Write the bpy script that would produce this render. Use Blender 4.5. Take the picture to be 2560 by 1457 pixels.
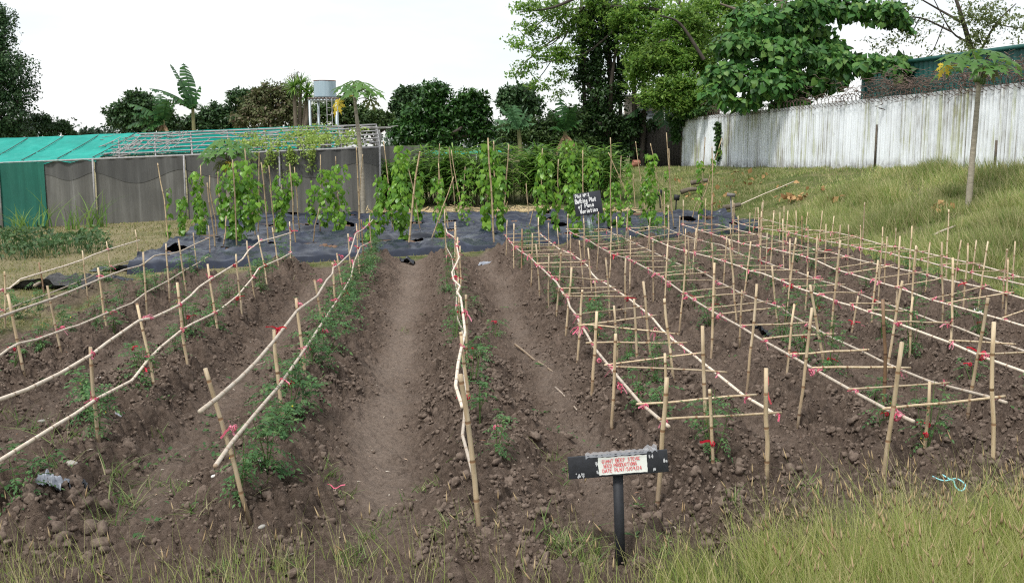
import bpy, math, random
import numpy as np
from mathutils import Vector, Matrix
rng = np.random.default_rng(11); random.seed(11)
S = bpy.context.scene
for o in list(bpy.data.objects): bpy.data.objects.remove(o)
COL = S.collection
pi = math.pi; R = math.radians

# ------------------------------------------------------------------ camera
H = 2.6; F = 2489.0; PITCH = math.atan((728.5 - 365.0) / F)
cam = bpy.data.objects.new('camera', bpy.data.cameras.new('camera')); COL.objects.link(cam)
cam.data.sensor_width = 36; cam.data.lens = 35.0; cam.data.clip_end = 3000; cam.data.clip_start = 0.05
cam.location = (0, 0, H); cam.rotation_euler = (pi / 2 - PITCH, 0, 0); S.camera = cam
# ------------------------------------------------------------------ sky, sun, exposure
W = bpy.data.worlds.new('World'); S.world = W; W.use_nodes = True
wn = W.node_tree.nodes; wl = W.node_tree.links; wn.clear()
SUN_EL, SUN_AZ = R(60), R(212)
sky = wn.new('ShaderNodeTexSky'); sky.sky_type = 'NISHITA'; sky.sun_disc = False
sky.sun_elevation = SUN_EL; sky.sun_rotation = SUN_AZ
b1 = wn.new('ShaderNodeBackground'); b1.inputs['Strength'].default_value = 0.13
b2 = wn.new('ShaderNodeBackground'); b2.inputs['Color'].default_value = (0.985, 0.995, 1.0, 1); b2.inputs['Strength'].default_value = 0.84
mixw = wn.new('ShaderNodeMixShader'); out = wn.new('ShaderNodeOutputWorld')
tc = wn.new('ShaderNodeTexCoord'); mp = wn.new('ShaderNodeMapping'); mp.inputs['Scale'].default_value = (1.0, 1.0, 3.5)
nz = wn.new('ShaderNodeTexNoise'); nz.inputs['Scale'].default_value = 2.3; nz.inputs['Detail'].default_value = 6; nz.inputs['Roughness'].default_value = .55
mr = wn.new('ShaderNodeMapRange'); mr.inputs['From Min'].default_value = .32; mr.inputs['From Max'].default_value = .62
mr.inputs['To Min'].default_value = .45; mr.inputs['To Max'].default_value = 1.0
wl.new(tc.outputs['Generated'], mp.inputs['Vector']); wl.new(mp.outputs[0], nz.inputs['Vector'])
wl.new(nz.outputs['Fac'], mr.inputs['Value']); wl.new(sky.outputs[0], b1.inputs['Color'])
wl.new(mr.outputs[0], mixw.inputs[0]); wl.new(b1.outputs[0], mixw.inputs[1]); wl.new(b2.outputs[0], mixw.inputs[2])
wl.new(mixw.outputs[0], out.inputs['Surface'])
sl = bpy.data.lights.new('sun', 'SUN'); sl.energy = 2.4; sl.angle = R(10); sl.color = (1, .97, .92)
sun = bpy.data.objects.new('sun', sl); COL.objects.link(sun)
sdir = Vector((math.sin(SUN_AZ) * math.cos(SUN_EL), math.cos(SUN_AZ) * math.cos(SUN_EL), math.sin(SUN_EL)))
sun.rotation_euler = sdir.to_track_quat('Z', 'Y').to_euler()
S.view_settings.view_transform = 'Standard'; S.view_settings.look = 'None'
S.view_settings.exposure = 0.42; S.view_settings.gamma = 1; S.view_settings.use_curve_mapping = False
S.render.engine = 'CYCLES'; S.cycles.max_bounces = 6; S.cycles.use_denoising = False; S.cycles.filter_width = 1.15; S.cycles.sample_clamp_indirect = 4; S.cycles.transparent_max_bounces = 8

# ------------------------------------------------------------------ image -> place helpers (used once to measure where things stand)
cp, sp = math.cos(PITCH), math.sin(PITCH)
def ray(u, v):
    a, b = u - 1280.0, 728.5 - v
    return np.array([a, F * cp + b * sp, -F * sp + b * cp])
C0 = np.array([0, 0, H])
def P(u, v, D):
    d = ray(u, v); return C0 + d * (D / d[1])
KR = 0.0827                                  # the rows run along x = s - KR*y
def Pl(u, v, s):                             # point of the ray on the upright plane of a row
    d = ray(u, v); return C0 + d * (s / (d[0] + KR * d[1]))
def Pz(u, v, z):
    d = ray(u, v); return C0 + d * ((z - H) / d[2])

# ------------------------------------------------------------------ noise in numpy
def _h(i, j, k):
    n = (i.astype(np.int64) * 374761393 + j.astype(np.int64) * 668265263 + k * 974634777) & 0xffffffff
    n = ((n ^ (n >> 13)) * 1274126177) & 0xffffffff
    n = ((n ^ (n >> 16)) * 2246822519) & 0xffffffff
    return ((n ^ (n >> 15)) & 0xffffff) / float(0xffffff)
def vnoise(x, y, sc, k=0):
    x = np.asarray(x, float) / sc; y = np.asarray(y, float) / sc
    i = np.floor(x); j = np.floor(y); fx = x - i; fy = y - j
    fx = fx * fx * (3 - 2 * fx); fy = fy * fy * (3 - 2 * fy)
    a = _h(i, j, k); b = _h(i + 1, j, k); c = _h(i, j + 1, k); d = _h(i + 1, j + 1, k)
    return (a * (1 - fx) + b * fx) * (1 - fy) + (c * (1 - fx) + d * fx) * fy
def fbm(x, y, sc, n=4, k=0):
    r = 0; a = .5
    for q in range(n):
        r = r + a * (vnoise(x, y, sc, k + q * 7) * 2 - 1); sc *= .5; a *= .55
    return r
def clods(x, y, sc, k=0, keep=.8):           # rounded lumps of random size
    x = np.asarray(x, float) / sc; y = np.asarray(y, float) / sc
    i0 = np.floor(x); j0 = np.floor(y); best = np.zeros_like(x)
    for di in (-1, 0, 1):
        for dj in (-1, 0, 1):
            i = i0 + di; j = j0 + dj
            px = i + .15 + .7 * _h(i, j, k); py = j + .15 + .7 * _h(i, j, k + 1)
            q = _h(i, j, k + 2); r = (.25 + .5 * _h(i, j, k + 3)) * (q < keep)
            r = np.maximum(r, 1e-3)
            an = _h(i, j, k + 4) * pi; ca, sa = np.cos(an), np.sin(an)
            dx = x - px; dy = y - py
            ex = (dx * ca + dy * sa); ey = (-dx * sa + dy * ca) * 1.35
            d2 = (ex * ex + ey * ey) / (r * r)
            h = r * np.sqrt(np.maximum(0, 1 - d2))
            best = np.maximum(best, h)
    return best * sc
def sstep(a, b, x):
    t = np.clip((np.asarray(x, float) - a) / (b - a), 0, 1); return t * t * (3 - 2 * t)

# ------------------------------------------------------------------ the lie of the land
def xplot(y): return np.where(y < 33, 10.5 - KR * y, 10.5 - KR * 33 - .42 * (np.minimum(y, 46) - 33))
def xwall(y): return 14.6 - .249 * (np.clip(y, -5, 58) - 28.7)
def zt(x, y):
    x = np.asarray(x, float); y = np.asarray(y, float)
    w = .05 + .95 * sstep(-17, -3, x)
    d = np.clip(y - 28, 0, 17); zb = (.0045 * d * d + .02 * np.clip(y - 45, 0, 20)) * w
    zb = zb - .32 * sstep(-9, -19, x) * sstep(18, 34, y)
    xe = xplot(y); xw = xwall(y)
    t = np.clip((x - xe) / (xw - xe), 0, 1)
    sm = np.where(t < 1, (t ** 1.25) * (1.0) * (1 - .25 * t) / .75, 1)
    zw = 2.0 - .021 * (np.clip(y, 5, 58) - 28.7)
    z = zb + (zw - zb) * np.clip(sm, 0, 1)
    z = z + .10 * sstep(6.0, 4.6, y)
    return z
ROWS = [  # s centre, half width, height, y start, y end
    (-6.15, .40, .05, 6, 19.0), (-4.55, .55, .22, 6.0, 19.3), (-2.92, .50, .27, 6.1, 20.6), (-1.22, .48, .30, 6.1, 22.2),
    (.42, .44, .27, 6.0, 23.0), (2.15, .70, .23, 6.3, 24.4), (3.95, .70, .22, 6.5, 25.6), (5.6, .70, .21, 6.6, 26.6),
    (7.35, .70, .20, 6.6, 27.6), (9.1, .68, .17, 6.6, 28.6)]
def ridge(x, y):
    s = x + KR * y + .10 * (vnoise(x, y, 1.3, 5) - .5)
    r = np.zeros_like(s)
    for (c, w, h, a, b) in ROWS:
        e = sstep(a - .5, a + .6, y) * (1 - sstep(b - .5, b + .5, y))
        r = np.maximum(r, h * np.exp(-np.abs((s - c) / w) ** 2.6) * e)
    return r
def gz(x, y):
    x = np.asarray(x, float); y = np.asarray(y, float)
    return zt(x, y) + ridge(x, y)
def G(u, v, f=gz):
    d = ray(u, v); d = d / d[1]; last = 3.0
    for D in np.concatenate([np.arange(3, 60, .1), np.arange(60, 200, 1)]):
        p = C0 + d * D
        if p[2] < f(p[0], p[1]):
            a, b = last, D
            for _ in range(18):
                m = (a + b) / 2; p = C0 + d * m
                if p[2] < f(p[0], p[1]): b = m
                else: a = m
            return C0 + d * ((a + b) / 2)
        last = D
    return C0 + d * 60

# ------------------------------------------------------------------ mesh helpers
def mesh_np(name, V, Q=None, T=None, uv=None, smooth=False, attrs=None):
    V = np.asarray(V, np.float32).reshape(-1, 3); me = bpy.data.meshes.new(name)
    me.vertices.add(len(V)); me.vertices.foreach_set('co', V.ravel())
    li = []; st = []; n = 0
    if Q is not None and len(Q):
        Q = np.asarray(Q, np.int32).reshape(-1, 4); li.append(Q.ravel()); st.append(np.arange(len(Q)) * 4); n = Q.size
    if T is not None and len(T):
        T = np.asarray(T, np.int32).reshape(-1, 3); li.append(T.ravel()); st.append(n + np.arange(len(T)) * 3)
    li = np.concatenate(li); st = np.concatenate(st).astype(np.int32)
    me.loops.add(len(li)); me.loops.foreach_set('vertex_index', li)
    me.polygons.add(len(st)); me.polygons.foreach_set('loop_start', st)
    if smooth: me.polygons.foreach_set('use_smooth', np.ones(len(st), bool))
    if uv is not None:
        l = me.uv_layers.new(name='UVMap'); l.data.foreach_set('uv', np.asarray(uv, np.float32)[li].ravel())
    for k, a in (attrs or {}).items():
        me.attributes.new(k, 'FLOAT', 'POINT').data.foreach_set('value', np.asarray(a, np.float32))
    me.update(calc_edges=True); return me
class MB:
    def __init__(s): s.V = []; s.Q = []; s.T = []; s.U = []; s.n = 0
    def add(s, V, Q=None, T=None, uv=None):
        V = np.asarray(V, float).reshape(-1, 3)
        if Q is not None and len(Q): s.Q.append(np.asarray(Q).reshape(-1, 4) + s.n)
        if T is not None and len(T): s.T.append(np.asarray(T).reshape(-1, 3) + s.n)
        s.V.append(V); s.U.append(np.zeros((len(V), 2)) if uv is None else uv); s.n += len(V); return s
    def mesh(s, name, off=(0, 0, 0), smooth=False):
        return mesh_np(name, np.concatenate(s.V) - np.asarray(off), np.concatenate(s.Q) if s.Q else None,
                       np.concatenate(s.T) if s.T else None, np.concatenate(s.U), smooth)
    def tube(s, path, r, sides=6, cap=True, vscale=1.0, voff=0.0):
        p = np.asarray(path, float); n = len(p); r = np.broadcast_to(np.asarray(r, float), (n,))
        t = np.gradient(p, axis=0); t /= np.linalg.norm(t, axis=1)[:, None] + 1e-12
        up = np.array([0, 0, 1.0]) if abs(t[:, 2]).mean() < .8 else np.array([1.0, 0, 0])
        a = np.cross(t, up); a /= np.linalg.norm(a, axis=1)[:, None] + 1e-12; b = np.cross(t, a)
        th = np.arange(sides) * 2 * pi / sides
        V = p[:, None, :] + r[:, None, None] * (np.cos(th)[None, :, None] * a[:, None, :] + np.sin(th)[None, :, None] * b[:, None, :])
        L = np.concatenate([[0], np.cumsum(np.linalg.norm(np.diff(p, axis=0), axis=1))]) * vscale + voff
        uv = np.stack([np.tile(th / (2 * pi), n), np.repeat(L, sides)], 1)
        i = np.arange(n - 1)[:, None] * sides; j = np.arange(sides)[None, :]; j2 = (j + 1) % sides
        Q = np.stack([i + j, i + j2, i + sides + j2, i + sides + j], -1).reshape(-1, 4)
        V = V.reshape(-1, 3); T = None
        if cap:
            V = np.concatenate([V, p[:1], p[-1:]]); k = n * sides; jj = np.arange(sides)
            uv = np.concatenate([uv, [[0, L[0]], [0, L[-1]]]])
            T = np.concatenate([np.stack([np.full(sides, k), (jj + 1) % sides, jj], 1),
                                np.stack([np.full(sides, k + 1), (n - 1) * sides + jj, (n - 1) * sides + (jj + 1) % sides], 1)])
        return s.add(V, Q, T, uv)
    def box(s, c, d, rot=None):
        x, y, z = np.asarray(d) / 2
        V = np.array([[-x, -y, -z], [x, -y, -z], [x, y, -z], [-x, y, -z], [-x, -y, z], [x, -y, z], [x, y, z], [-x, y, z]])
        if rot is not None: V = V @ np.asarray(rot).T
        return s.add(V + np.asarray(c), [[3, 2, 1, 0], [4, 5, 6, 7], [0, 1, 5, 4], [1, 2, 6, 5], [2, 3, 7, 6], [3, 0, 4, 7]])
    def scatter(s, tv, tq, tt, M, X):
        tv = np.asarray(tv, float); N = len(X); k = len(tv)
        V = np.einsum('nij,kj->nki', M, tv) + np.asarray(X)[:, None, :]
        o = (np.arange(N) * k)[:, None, None]
        Q = (np.asarray(tq)[None] + o).reshape(-1, 4) if tq is not None else None
        T = (np.asarray(tt)[None] + o).reshape(-1, 3) if tt is not None else None
        return s.add(V.reshape(-1, 3), Q, T)
def frames(d, nrm, scale=1.0):
    """rotation matrices whose x axis follows d and whose z axis follows nrm"""
    d = np.asarray(d, float); d = d / (np.linalg.norm(d, axis=1)[:, None] + 1e-9)
    y = np.cross(nrm, d); y /= np.linalg.norm(y, axis=1)[:, None] + 1e-9; z = np.cross(d, y)
    return np.stack([d, y, z], 2) * np.broadcast_to(np.asarray(scale, float), (len(d),))[:, None, None]
def unit(n):
    v = rng.normal(size=(n, 3)); return v / np.linalg.norm(v, axis=1)[:, None]
def resample(path, step):
    p = np.asarray(path, float); L = np.concatenate([[0], np.cumsum(np.linalg.norm(np.diff(p, axis=0), axis=1))])
    n = max(2, int(L[-1] / step) + 1); t = np.linspace(0, L[-1], n)
    return np.stack([np.interp(t, L, p[:, i]) for i in range(3)], 1)
def smoothp(path, n):
    p = [Vector(q) for q in path]; p = [p[0] * 2 - p[1]] + p + [p[-1] * 2 - p[-2]]; r = []
    for i in range(1, len(p) - 2):
        for k in range(n):
            t = k / n; a, b, c, d = p[i - 1], p[i], p[i + 1], p[i + 2]
            r.append(.5 * ((2 * b) + (c - a) * t + (2 * a - 5 * b + 4 * c - d) * t * t + (3 * b - a - 3 * c + d) * t ** 3))
    r.append(p[-2]); return np.array([list(q) for q in r])

def obj(name, me, mat=None, parent=None, loc=(0, 0, 0), kind=None):
    o = bpy.data.objects.new(name, me); COL.objects.link(o); o.location = loc
    if mat is not None and not me.materials: me.materials.append(mat)
    if parent is not None: o.parent = parent
    if kind: o['kind'] = kind
    return o
def tag(o, label, cat, group=None, kind=None):
    o['label'] = label; o['category'] = cat
    if group: o['group'] = group
    if kind: o['kind'] = kind
    return o
def thing(name, label, cat, loc=(0, 0, 0), group=None):
    o = bpy.data.objects.new(name, None); COL.objects.link(o); o.location = tuple(float(q) for q in loc); o.empty_display_size = .1
    return tag(o, label, cat, group)
ORD = ['first', 'second', 'third', 'fourth', 'fifth', 'sixth', 'seventh', 'eighth', 'ninth', 'tenth', 'eleventh', 'twelfth', 'thirteenth',
       'fourteenth', 'fifteenth', 'sixteenth', 'seventeenth', 'eighteenth', 'nineteenth', 'twentieth', 'twenty-first', 'twenty-second', 'twenty-third',
       'twenty-fourth', 'twenty-fifth', 'twenty-sixth', 'twenty-seventh', 'twenty-eighth', 'twenty-ninth', 'thirtieth']

# ------------------------------------------------------------------ materials
def newmat(name):
    m = bpy.data.materials.new(name); m.use_nodes = True; n = m.node_tree.nodes; l = m.node_tree.links
    return m, n, l, n['Principled BSDF'], n['Material Output']
def ramp(n, stops):
    r = n.new('ShaderNodeValToRGB'); e = r.color_ramp.elements
    while len(e) < len(stops): e.new(.5)
    for q, (p, c) in zip(e, stops): q.position = p; q.color = (*c, 1)
    return r
def noise(n, l, scale, detail=5, rough=.6, vec=None, scl=None):
    t = n.new('ShaderNodeTexNoise'); t.inputs['Scale'].default_value = scale; t.inputs['Detail'].default_value = detail; t.inputs['Roughness'].default_value = rough
    if vec is None: vec = n.new('ShaderNodeTexCoord').outputs['Object']
    if scl:
        mpn = n.new('ShaderNodeMapping'); mpn.inputs['Scale'].default_value = scl; l.new(vec, mpn.inputs['Vector']); vec = mpn.outputs[0]
    l.new(vec, t.inputs['Vector']); return t
def mixc(n, l, fac, a, b, mode='MIX'):
    m = n.new('ShaderNodeMix'); m.data_type = 'RGBA'; m.blend_type = mode
    for k, q in ((0, fac), (6, a), (7, b)):
        if hasattr(q, 'type') or hasattr(q, 'is_linked'): l.new(q, m.inputs[k])
        else: m.inputs[k].default_value = q if k == 0 else (*q, 1)
    return m.outputs[2]
def bump(n, l, b, h, strength, dist):
    q = n.new('ShaderNodeBump'); q.inputs['Strength'].default_value = strength; q.inputs['Distance'].default_value = dist
    l.new(h, q.inputs['Height']); l.new(q.outputs[0], b.inputs['Normal'])
def plain(name, c1, c2, scale=8, rough=.7, bmp=0., metal=0., scl=None, detail=5):
    m, n, l, b, o = newmat(name); t = noise(n, l, scale, detail, scl=scl); r = ramp(n, [(.3, c1), (.7, c2)])
    l.new(t.outputs['Fac'], r.inputs[0]); l.new(r.outputs[0], b.inputs['Base Color'])
    b.inputs['Roughness'].default_value = rough; b.inputs['Metallic'].default_value = metal
    if bmp: bump(n, l, b, t.outputs['Fac'], 1, bmp)
    return m
def leafmat(name, cols, rough=.5, trans=.3, tcol=None, clump=0.0, clsc=.6):
    m, n, l, b, o = newmat(name)
    g = n.new('ShaderNodeNewGeometry'); k = len(cols)
    r = ramp(n, [(i / max(1, k - 1), c) for i, c in enumerate(cols)])
    oi = n.new('ShaderNodeObjectInfo'); ad = n.new('ShaderNodeMath'); ad.operation = 'ADD'
    l.new(g.outputs['Random Per Island'], ad.inputs[0]); l.new(oi.outputs['Random'], ad.inputs[1])
    fr = n.new('ShaderNodeMath'); fr.operation = 'FRACT'; l.new(ad.outputs[0], fr.inputs[0])
    l.new(fr.outputs[0], r.inputs[0]); c = r.outputs[0]
    if clump:
        t = noise(n, l, clsc, 3); mr_ = n.new('ShaderNodeMapRange'); mr_.inputs['From Min'].default_value = .3; mr_.inputs['From Max'].default_value = .7
        mr_.inputs['To Min'].default_value = 1 - clump; mr_.inputs['To Max'].default_value = 1 + clump
        l.new(t.outputs['Fac'], mr_.inputs['Value'])
        v = n.new('ShaderNodeVectorMath'); v.operation = 'SCALE'; l.new(c, v.inputs[0]); l.new(mr_.outputs[0], v.inputs['Scale']); c = v.outputs[0]
    l.new(c, b.inputs['Base Color']); b.inputs['Roughness'].default_value = rough; b.inputs['Specular IOR Level'].default_value = .35
    if trans:
        tr = n.new('ShaderNodeBsdfTranslucent'); mx = n.new('ShaderNodeMixShader'); mx.inputs[0].default_value = trans
        if tcol:
            tr.inputs[0].default_value = (*tcol, 1)
        else:
            hs = n.new('ShaderNodeHueSaturation'); hs.inputs['Value'].default_value = 1.6; hs.inputs['Hue'].default_value = .485; l.new(c, hs.inputs['Color']); l.new(hs.outputs[0], tr.inputs[0])
        l.new(b.outputs[0], mx.inputs[1]); l.new(tr.outputs[0], mx.inputs[2]); l.new(mx.outputs[0], o.inputs['Surface'])
    return m
def bamboo_mat(name, c1, c2, node, pale):
    m, n, l, b, o = newmat(name)
    uv = n.new('ShaderNodeUVMap'); sx = n.new('ShaderNodeSeparateXYZ'); l.new(uv.outputs[0], sx.inputs[0])
    fr = n.new('ShaderNodeMath'); fr.operation = 'PINGPONG'; fr.inputs[1].default_value = .5; l.new(sx.outputs['Y'], fr.inputs[0])
    st = n.new('ShaderNodeMapRange'); st.inputs['From Min'].default_value = .015; st.inputs['From Max'].default_value = .055; l.new(fr.outputs[0], st.inputs['Value'])
    t = noise(n, l, 3.0, 6, .65, scl=(9, 9, 1.2)); r = ramp(n, [(.28, c1), (.5, c2), (.72, pale)]); l.new(t.outputs['Fac'], r.inputs[0])
    oi = n.new('ShaderNodeObjectInfo'); hv = n.new('ShaderNodeHueSaturation'); mm = n.new('ShaderNodeMapRange')
    mm.inputs['To Min'].default_value = .66; mm.inputs['To Max'].default_value = 1.12; l.new(oi.outputs['Random'], mm.inputs['Value']); l.new(mm.outputs[0], hv.inputs['Value'])
    l.new(r.outputs[0], hv.inputs['Color'])
    c = mixc(n, l, st.outputs[0], node, hv.outputs[0])
    t2 = noise(n, l, 60, 3, .7); r2 = ramp(n, [(.60, (1, 1, 1)), (.75, (.55, .47, .4))]); l.new(t2.outputs['Fac'], r2.inputs[0])
    c = mixc(n, l, .8, c, r2.outputs[0], 'MULTIPLY')
    gp = n.new('ShaderNodeNewGeometry'); gs = n.new('ShaderNodeSeparateXYZ'); l.new(gp.outputs['Position'], gs.inputs[0]); t3 = noise(n, l, 11, 4, .7, gp.outputs['Position'])
    dm = n.new('ShaderNodeMath'); dm.operation = 'MULTIPLY_ADD'; dm.inputs[1].default_value = .35; l.new(t3.outputs['Fac'], dm.inputs[0]); l.new(gs.outputs['Z'], dm.inputs[2])
    dr = n.new('ShaderNodeMapRange'); dr.inputs['From Min'].default_value = .56; dr.inputs['From Max'].default_value = .34; dr.inputs['To Max'].default_value = .62; l.new(dm.outputs[0], dr.inputs['Value'])
    c = mixc(n, l, dr.outputs[0], c, (.17, .115, .08))                                                          # earth splashed up the foot of each stake
    l.new(c, b.inputs['Base Color']); b.inputs['Roughness'].default_value = .55; bump(n, l, b, st.outputs[0], .6, .004)
    return m
M_bamboo = bamboo_mat('bamboo', (.42, .29, .165), (.61, .475, .30), (.25, .14, .07), (.72, .60, .43))
M_stick = bamboo_mat('peeled_stick', (.52, .42, .31), (.68, .58, .46), (.36, .26, .18), (.78, .70, .60))
M_brownstick = bamboo_mat('old_bamboo', (.20, .11, .06), (.32, .19, .10), (.10, .05, .03), (.36, .24, .15))
M_pole = bamboo_mat('pole_bamboo', (.30, .21, .12), (.46, .35, .20), (.2, .12, .06), (.54, .43, .28))
M_tie = leafmat('pink_tape', [(.70, .09, .16), (.80, .20, .30), (.84, .36, .44), (.76, .13, .22)], .35, .25, (.85, .3, .38))
M_redtie = leafmat('red_tape', [(.50, .01, .02), (.62, .02, .05), (.7, .05, .10)], .35, .2, (.7, .05, .08))
M_tomato = leafmat('tomato_leaf', [(.045, .115, .038), (.065, .16, .052), (.095, .205, .068), (.14, .25, .08)], .55, .32)
M_tomstem = plain('tomato_stem', (.07, .13, .03), (.12, .19, .05), 20, .6)
M_flower = plain('yellow_flower', (.75, .6, .03), (.8, .7, .08), 5, .6)
M_yam = leafmat('yam_leaf', [(.06, .16, .022), (.13, .30, .035), (.25, .44, .06), (.08, .20, .025), (.19, .38, .05)], .34, .42)
M_yamstem = plain('yam_stem', (.08, .13, .03), (.16, .15, .05), 20, .7)
M_grassF = leafmat('seeding_grass', [(.20, .28, .07), (.31, .37, .11), (.45, .43, .19), (.58, .50, .29), (.25, .33, .08), (.38, .40, .14), (.16, .25, .06), (.50, .47, .22)], .55, .42)
M_straw = leafmat('straw', [(.42, .31, .15), (.5, .40, .22), (.58, .48, .28)], .7, .15)
M_seed = leafmat('seed_head', [(.32, .23, .12), (.42, .32, .18), (.27, .18, .09)], .8, .1)
M_grassB = leafmat('bank_grass', [(.15, .23, .06), (.22, .30, .09), (.36, .37, .15), (.54, .49, .28), (.18, .26, .07)], .6, .42, clump=.3, clsc=.45)
M_lawn = leafmat('short_grass', [(.12, .16, .04), (.20, .20, .07), (.30, .25, .11), (.09, .14, .03)], .7, .2, clump=.3, clsc=.5)
M_weed = leafmat('weed_leaf', [(.035, .10, .03), (.06, .14, .035), (.09, .17, .05)], .5, .25)
M_bark = plain('bark', (.09, .07, .05), (.2, .17, .13), 6, .9, .01, scl=(1, 1, .3))
M_darkbark = plain('dark_bark', (.035, .028, .022), (.08, .065, .05), 5, .9, .01, scl=(1, 1, .3))
M_black = plain('black_plastic', (.018, .021, .028), (.035, .038, .046), 14, .45, .002)
# ------------------------------------------------------------------ ground
def soilmask(x, y):
    s = x + KR * y; wob = fbm(x, y, 1.6, 4, 31) * .7
    ye = 22.9 + .62 * s
    m = sstep(.5, -.5, y - ye + wob * 1.2) * sstep(-5.75, -5.15, s + wob * .8 + .05 * (y - 10)) * sstep(10.25, 9.75, s + wob * .6)
    # mound patches of the outer left row, standing in the grass
    d = np.abs(s + 6.15 + wob * .3)
    m = np.maximum(m, sstep(.45, .2, d) * sstep(.45, .6, vnoise(x, y, 1.1, 41)) * (y < 19) * .8)
    fg = np.interp(x, [-9, .3, .9, 1.6, 2.4, 3.4], [4.2, 4.6, 5.75, 6.15, 6.45, 6.7]) + fbm(x, y, .8, 3, 77) * .3
    m = m * sstep(fg - .25, fg + .35, y)
    # bare earth behind the black sheet
    b = sstep(33.2, 34.0, y + wob) * sstep(37.5, 36.3, y - wob) * sstep(-7.5, -6.5, x) * sstep(5.5, 4.5, x)
    return np.maximum(m, b * .9)
def pathmask(x, y):
    s = x + KR * y + .16 * (vnoise(x, y, 2.1, 9) - .5)
    s = s + .10 * (vnoise(x, y, .35, 19) - .5); p = np.zeros_like(s)
    for c, w, a in ((-.42, .24, 1.0), (1.27, .16, .6), (-2.08, .20, .5), (-3.75, .2, .45), (3.05, .16, .3), (4.8, .16, .25), (6.5, .15, .25)):
        p = np.maximum(p, a * np.exp(-((s - c) / w) ** 2))
    return p * sstep(5.9, 7.2, y) * (.55 + .6 * vnoise(x, y, .7, 21))
NX, K0 = 590, .0034
ys = 4.1 * (1 + K0) ** np.arange(int(math.log(31 / 4.1) / math.log(1 + K0)))
tt = np.linspace(-1, 1, NX)
Yg, Tg = np.meshgrid(ys, tt, indexing='ij'); Xg = Tg * (1.7 + .60 * Yg)
sm_ = soilmask(Xg, Yg); pm_ = pathmask(Xg, Yg); rd_ = ridge(Xg, Yg)
rough_ = sm_ * (.55 + .45 * np.clip(rd_ / .12, 0, 1)) * (1 - .72 * np.clip(pm_ * 1.2, 0, 1) * (.65 + .6 * vnoise(Xg, Yg, .45, 67)))
patch = .45 + .9 * vnoise(Xg, Yg, 1.4, 61)
wx = Xg + .09 * fbm(Xg, Yg, .16, 3, 303); wy = Yg + .09 * fbm(Xg, Yg, .16, 3, 313)
lump = (clods(wx, wy, .24, 101, .9) * .62 * np.clip(patch * 2.1 - .75, .05, 1.25) + clods(wx, wy, .125, 131, .95) * .85 * (.45 + .7 * vnoise(Xg, Yg, .6, 63)) + clods(wx, wy, .06, 161, .95) * .9)
Zf = zt(Xg, Yg) + rd_ * (1 + .22 * fbm(Xg, Yg, .7, 3, 15)) * np.where(sm_ > .3, 1, 1) + rough_ * (lump * 1.3 - .07) + sm_ * pm_ * (.030 * fbm(Xg, Yg, .22, 4, 83) + .018 * clods(wx, wy, .08, 87, .5) / .05) + .05 * sm_ * fbm(Xg, Yg, .35, 4, 23) + .012 * fbm(Xg, Yg, .09, 3, 29)
# near ditch at the bottom left
Zf -= .10 * np.exp(-(((Xg + 1.55) / .35) ** 2 + ((Yg - 6.35) / .45) ** 2))
Zf[0, :] -= .3; Zf[:, 0] -= .3; Zf[:, -1] -= .3; Zf[-1, :] -= .3
ny = len(ys); ii = (np.arange(ny - 1)[:, None] * NX + np.arange(NX - 1)[None, :])
Qf = np.stack([ii, ii + 1, ii + NX + 1, ii + NX], -1).reshape(-1, 4)

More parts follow.
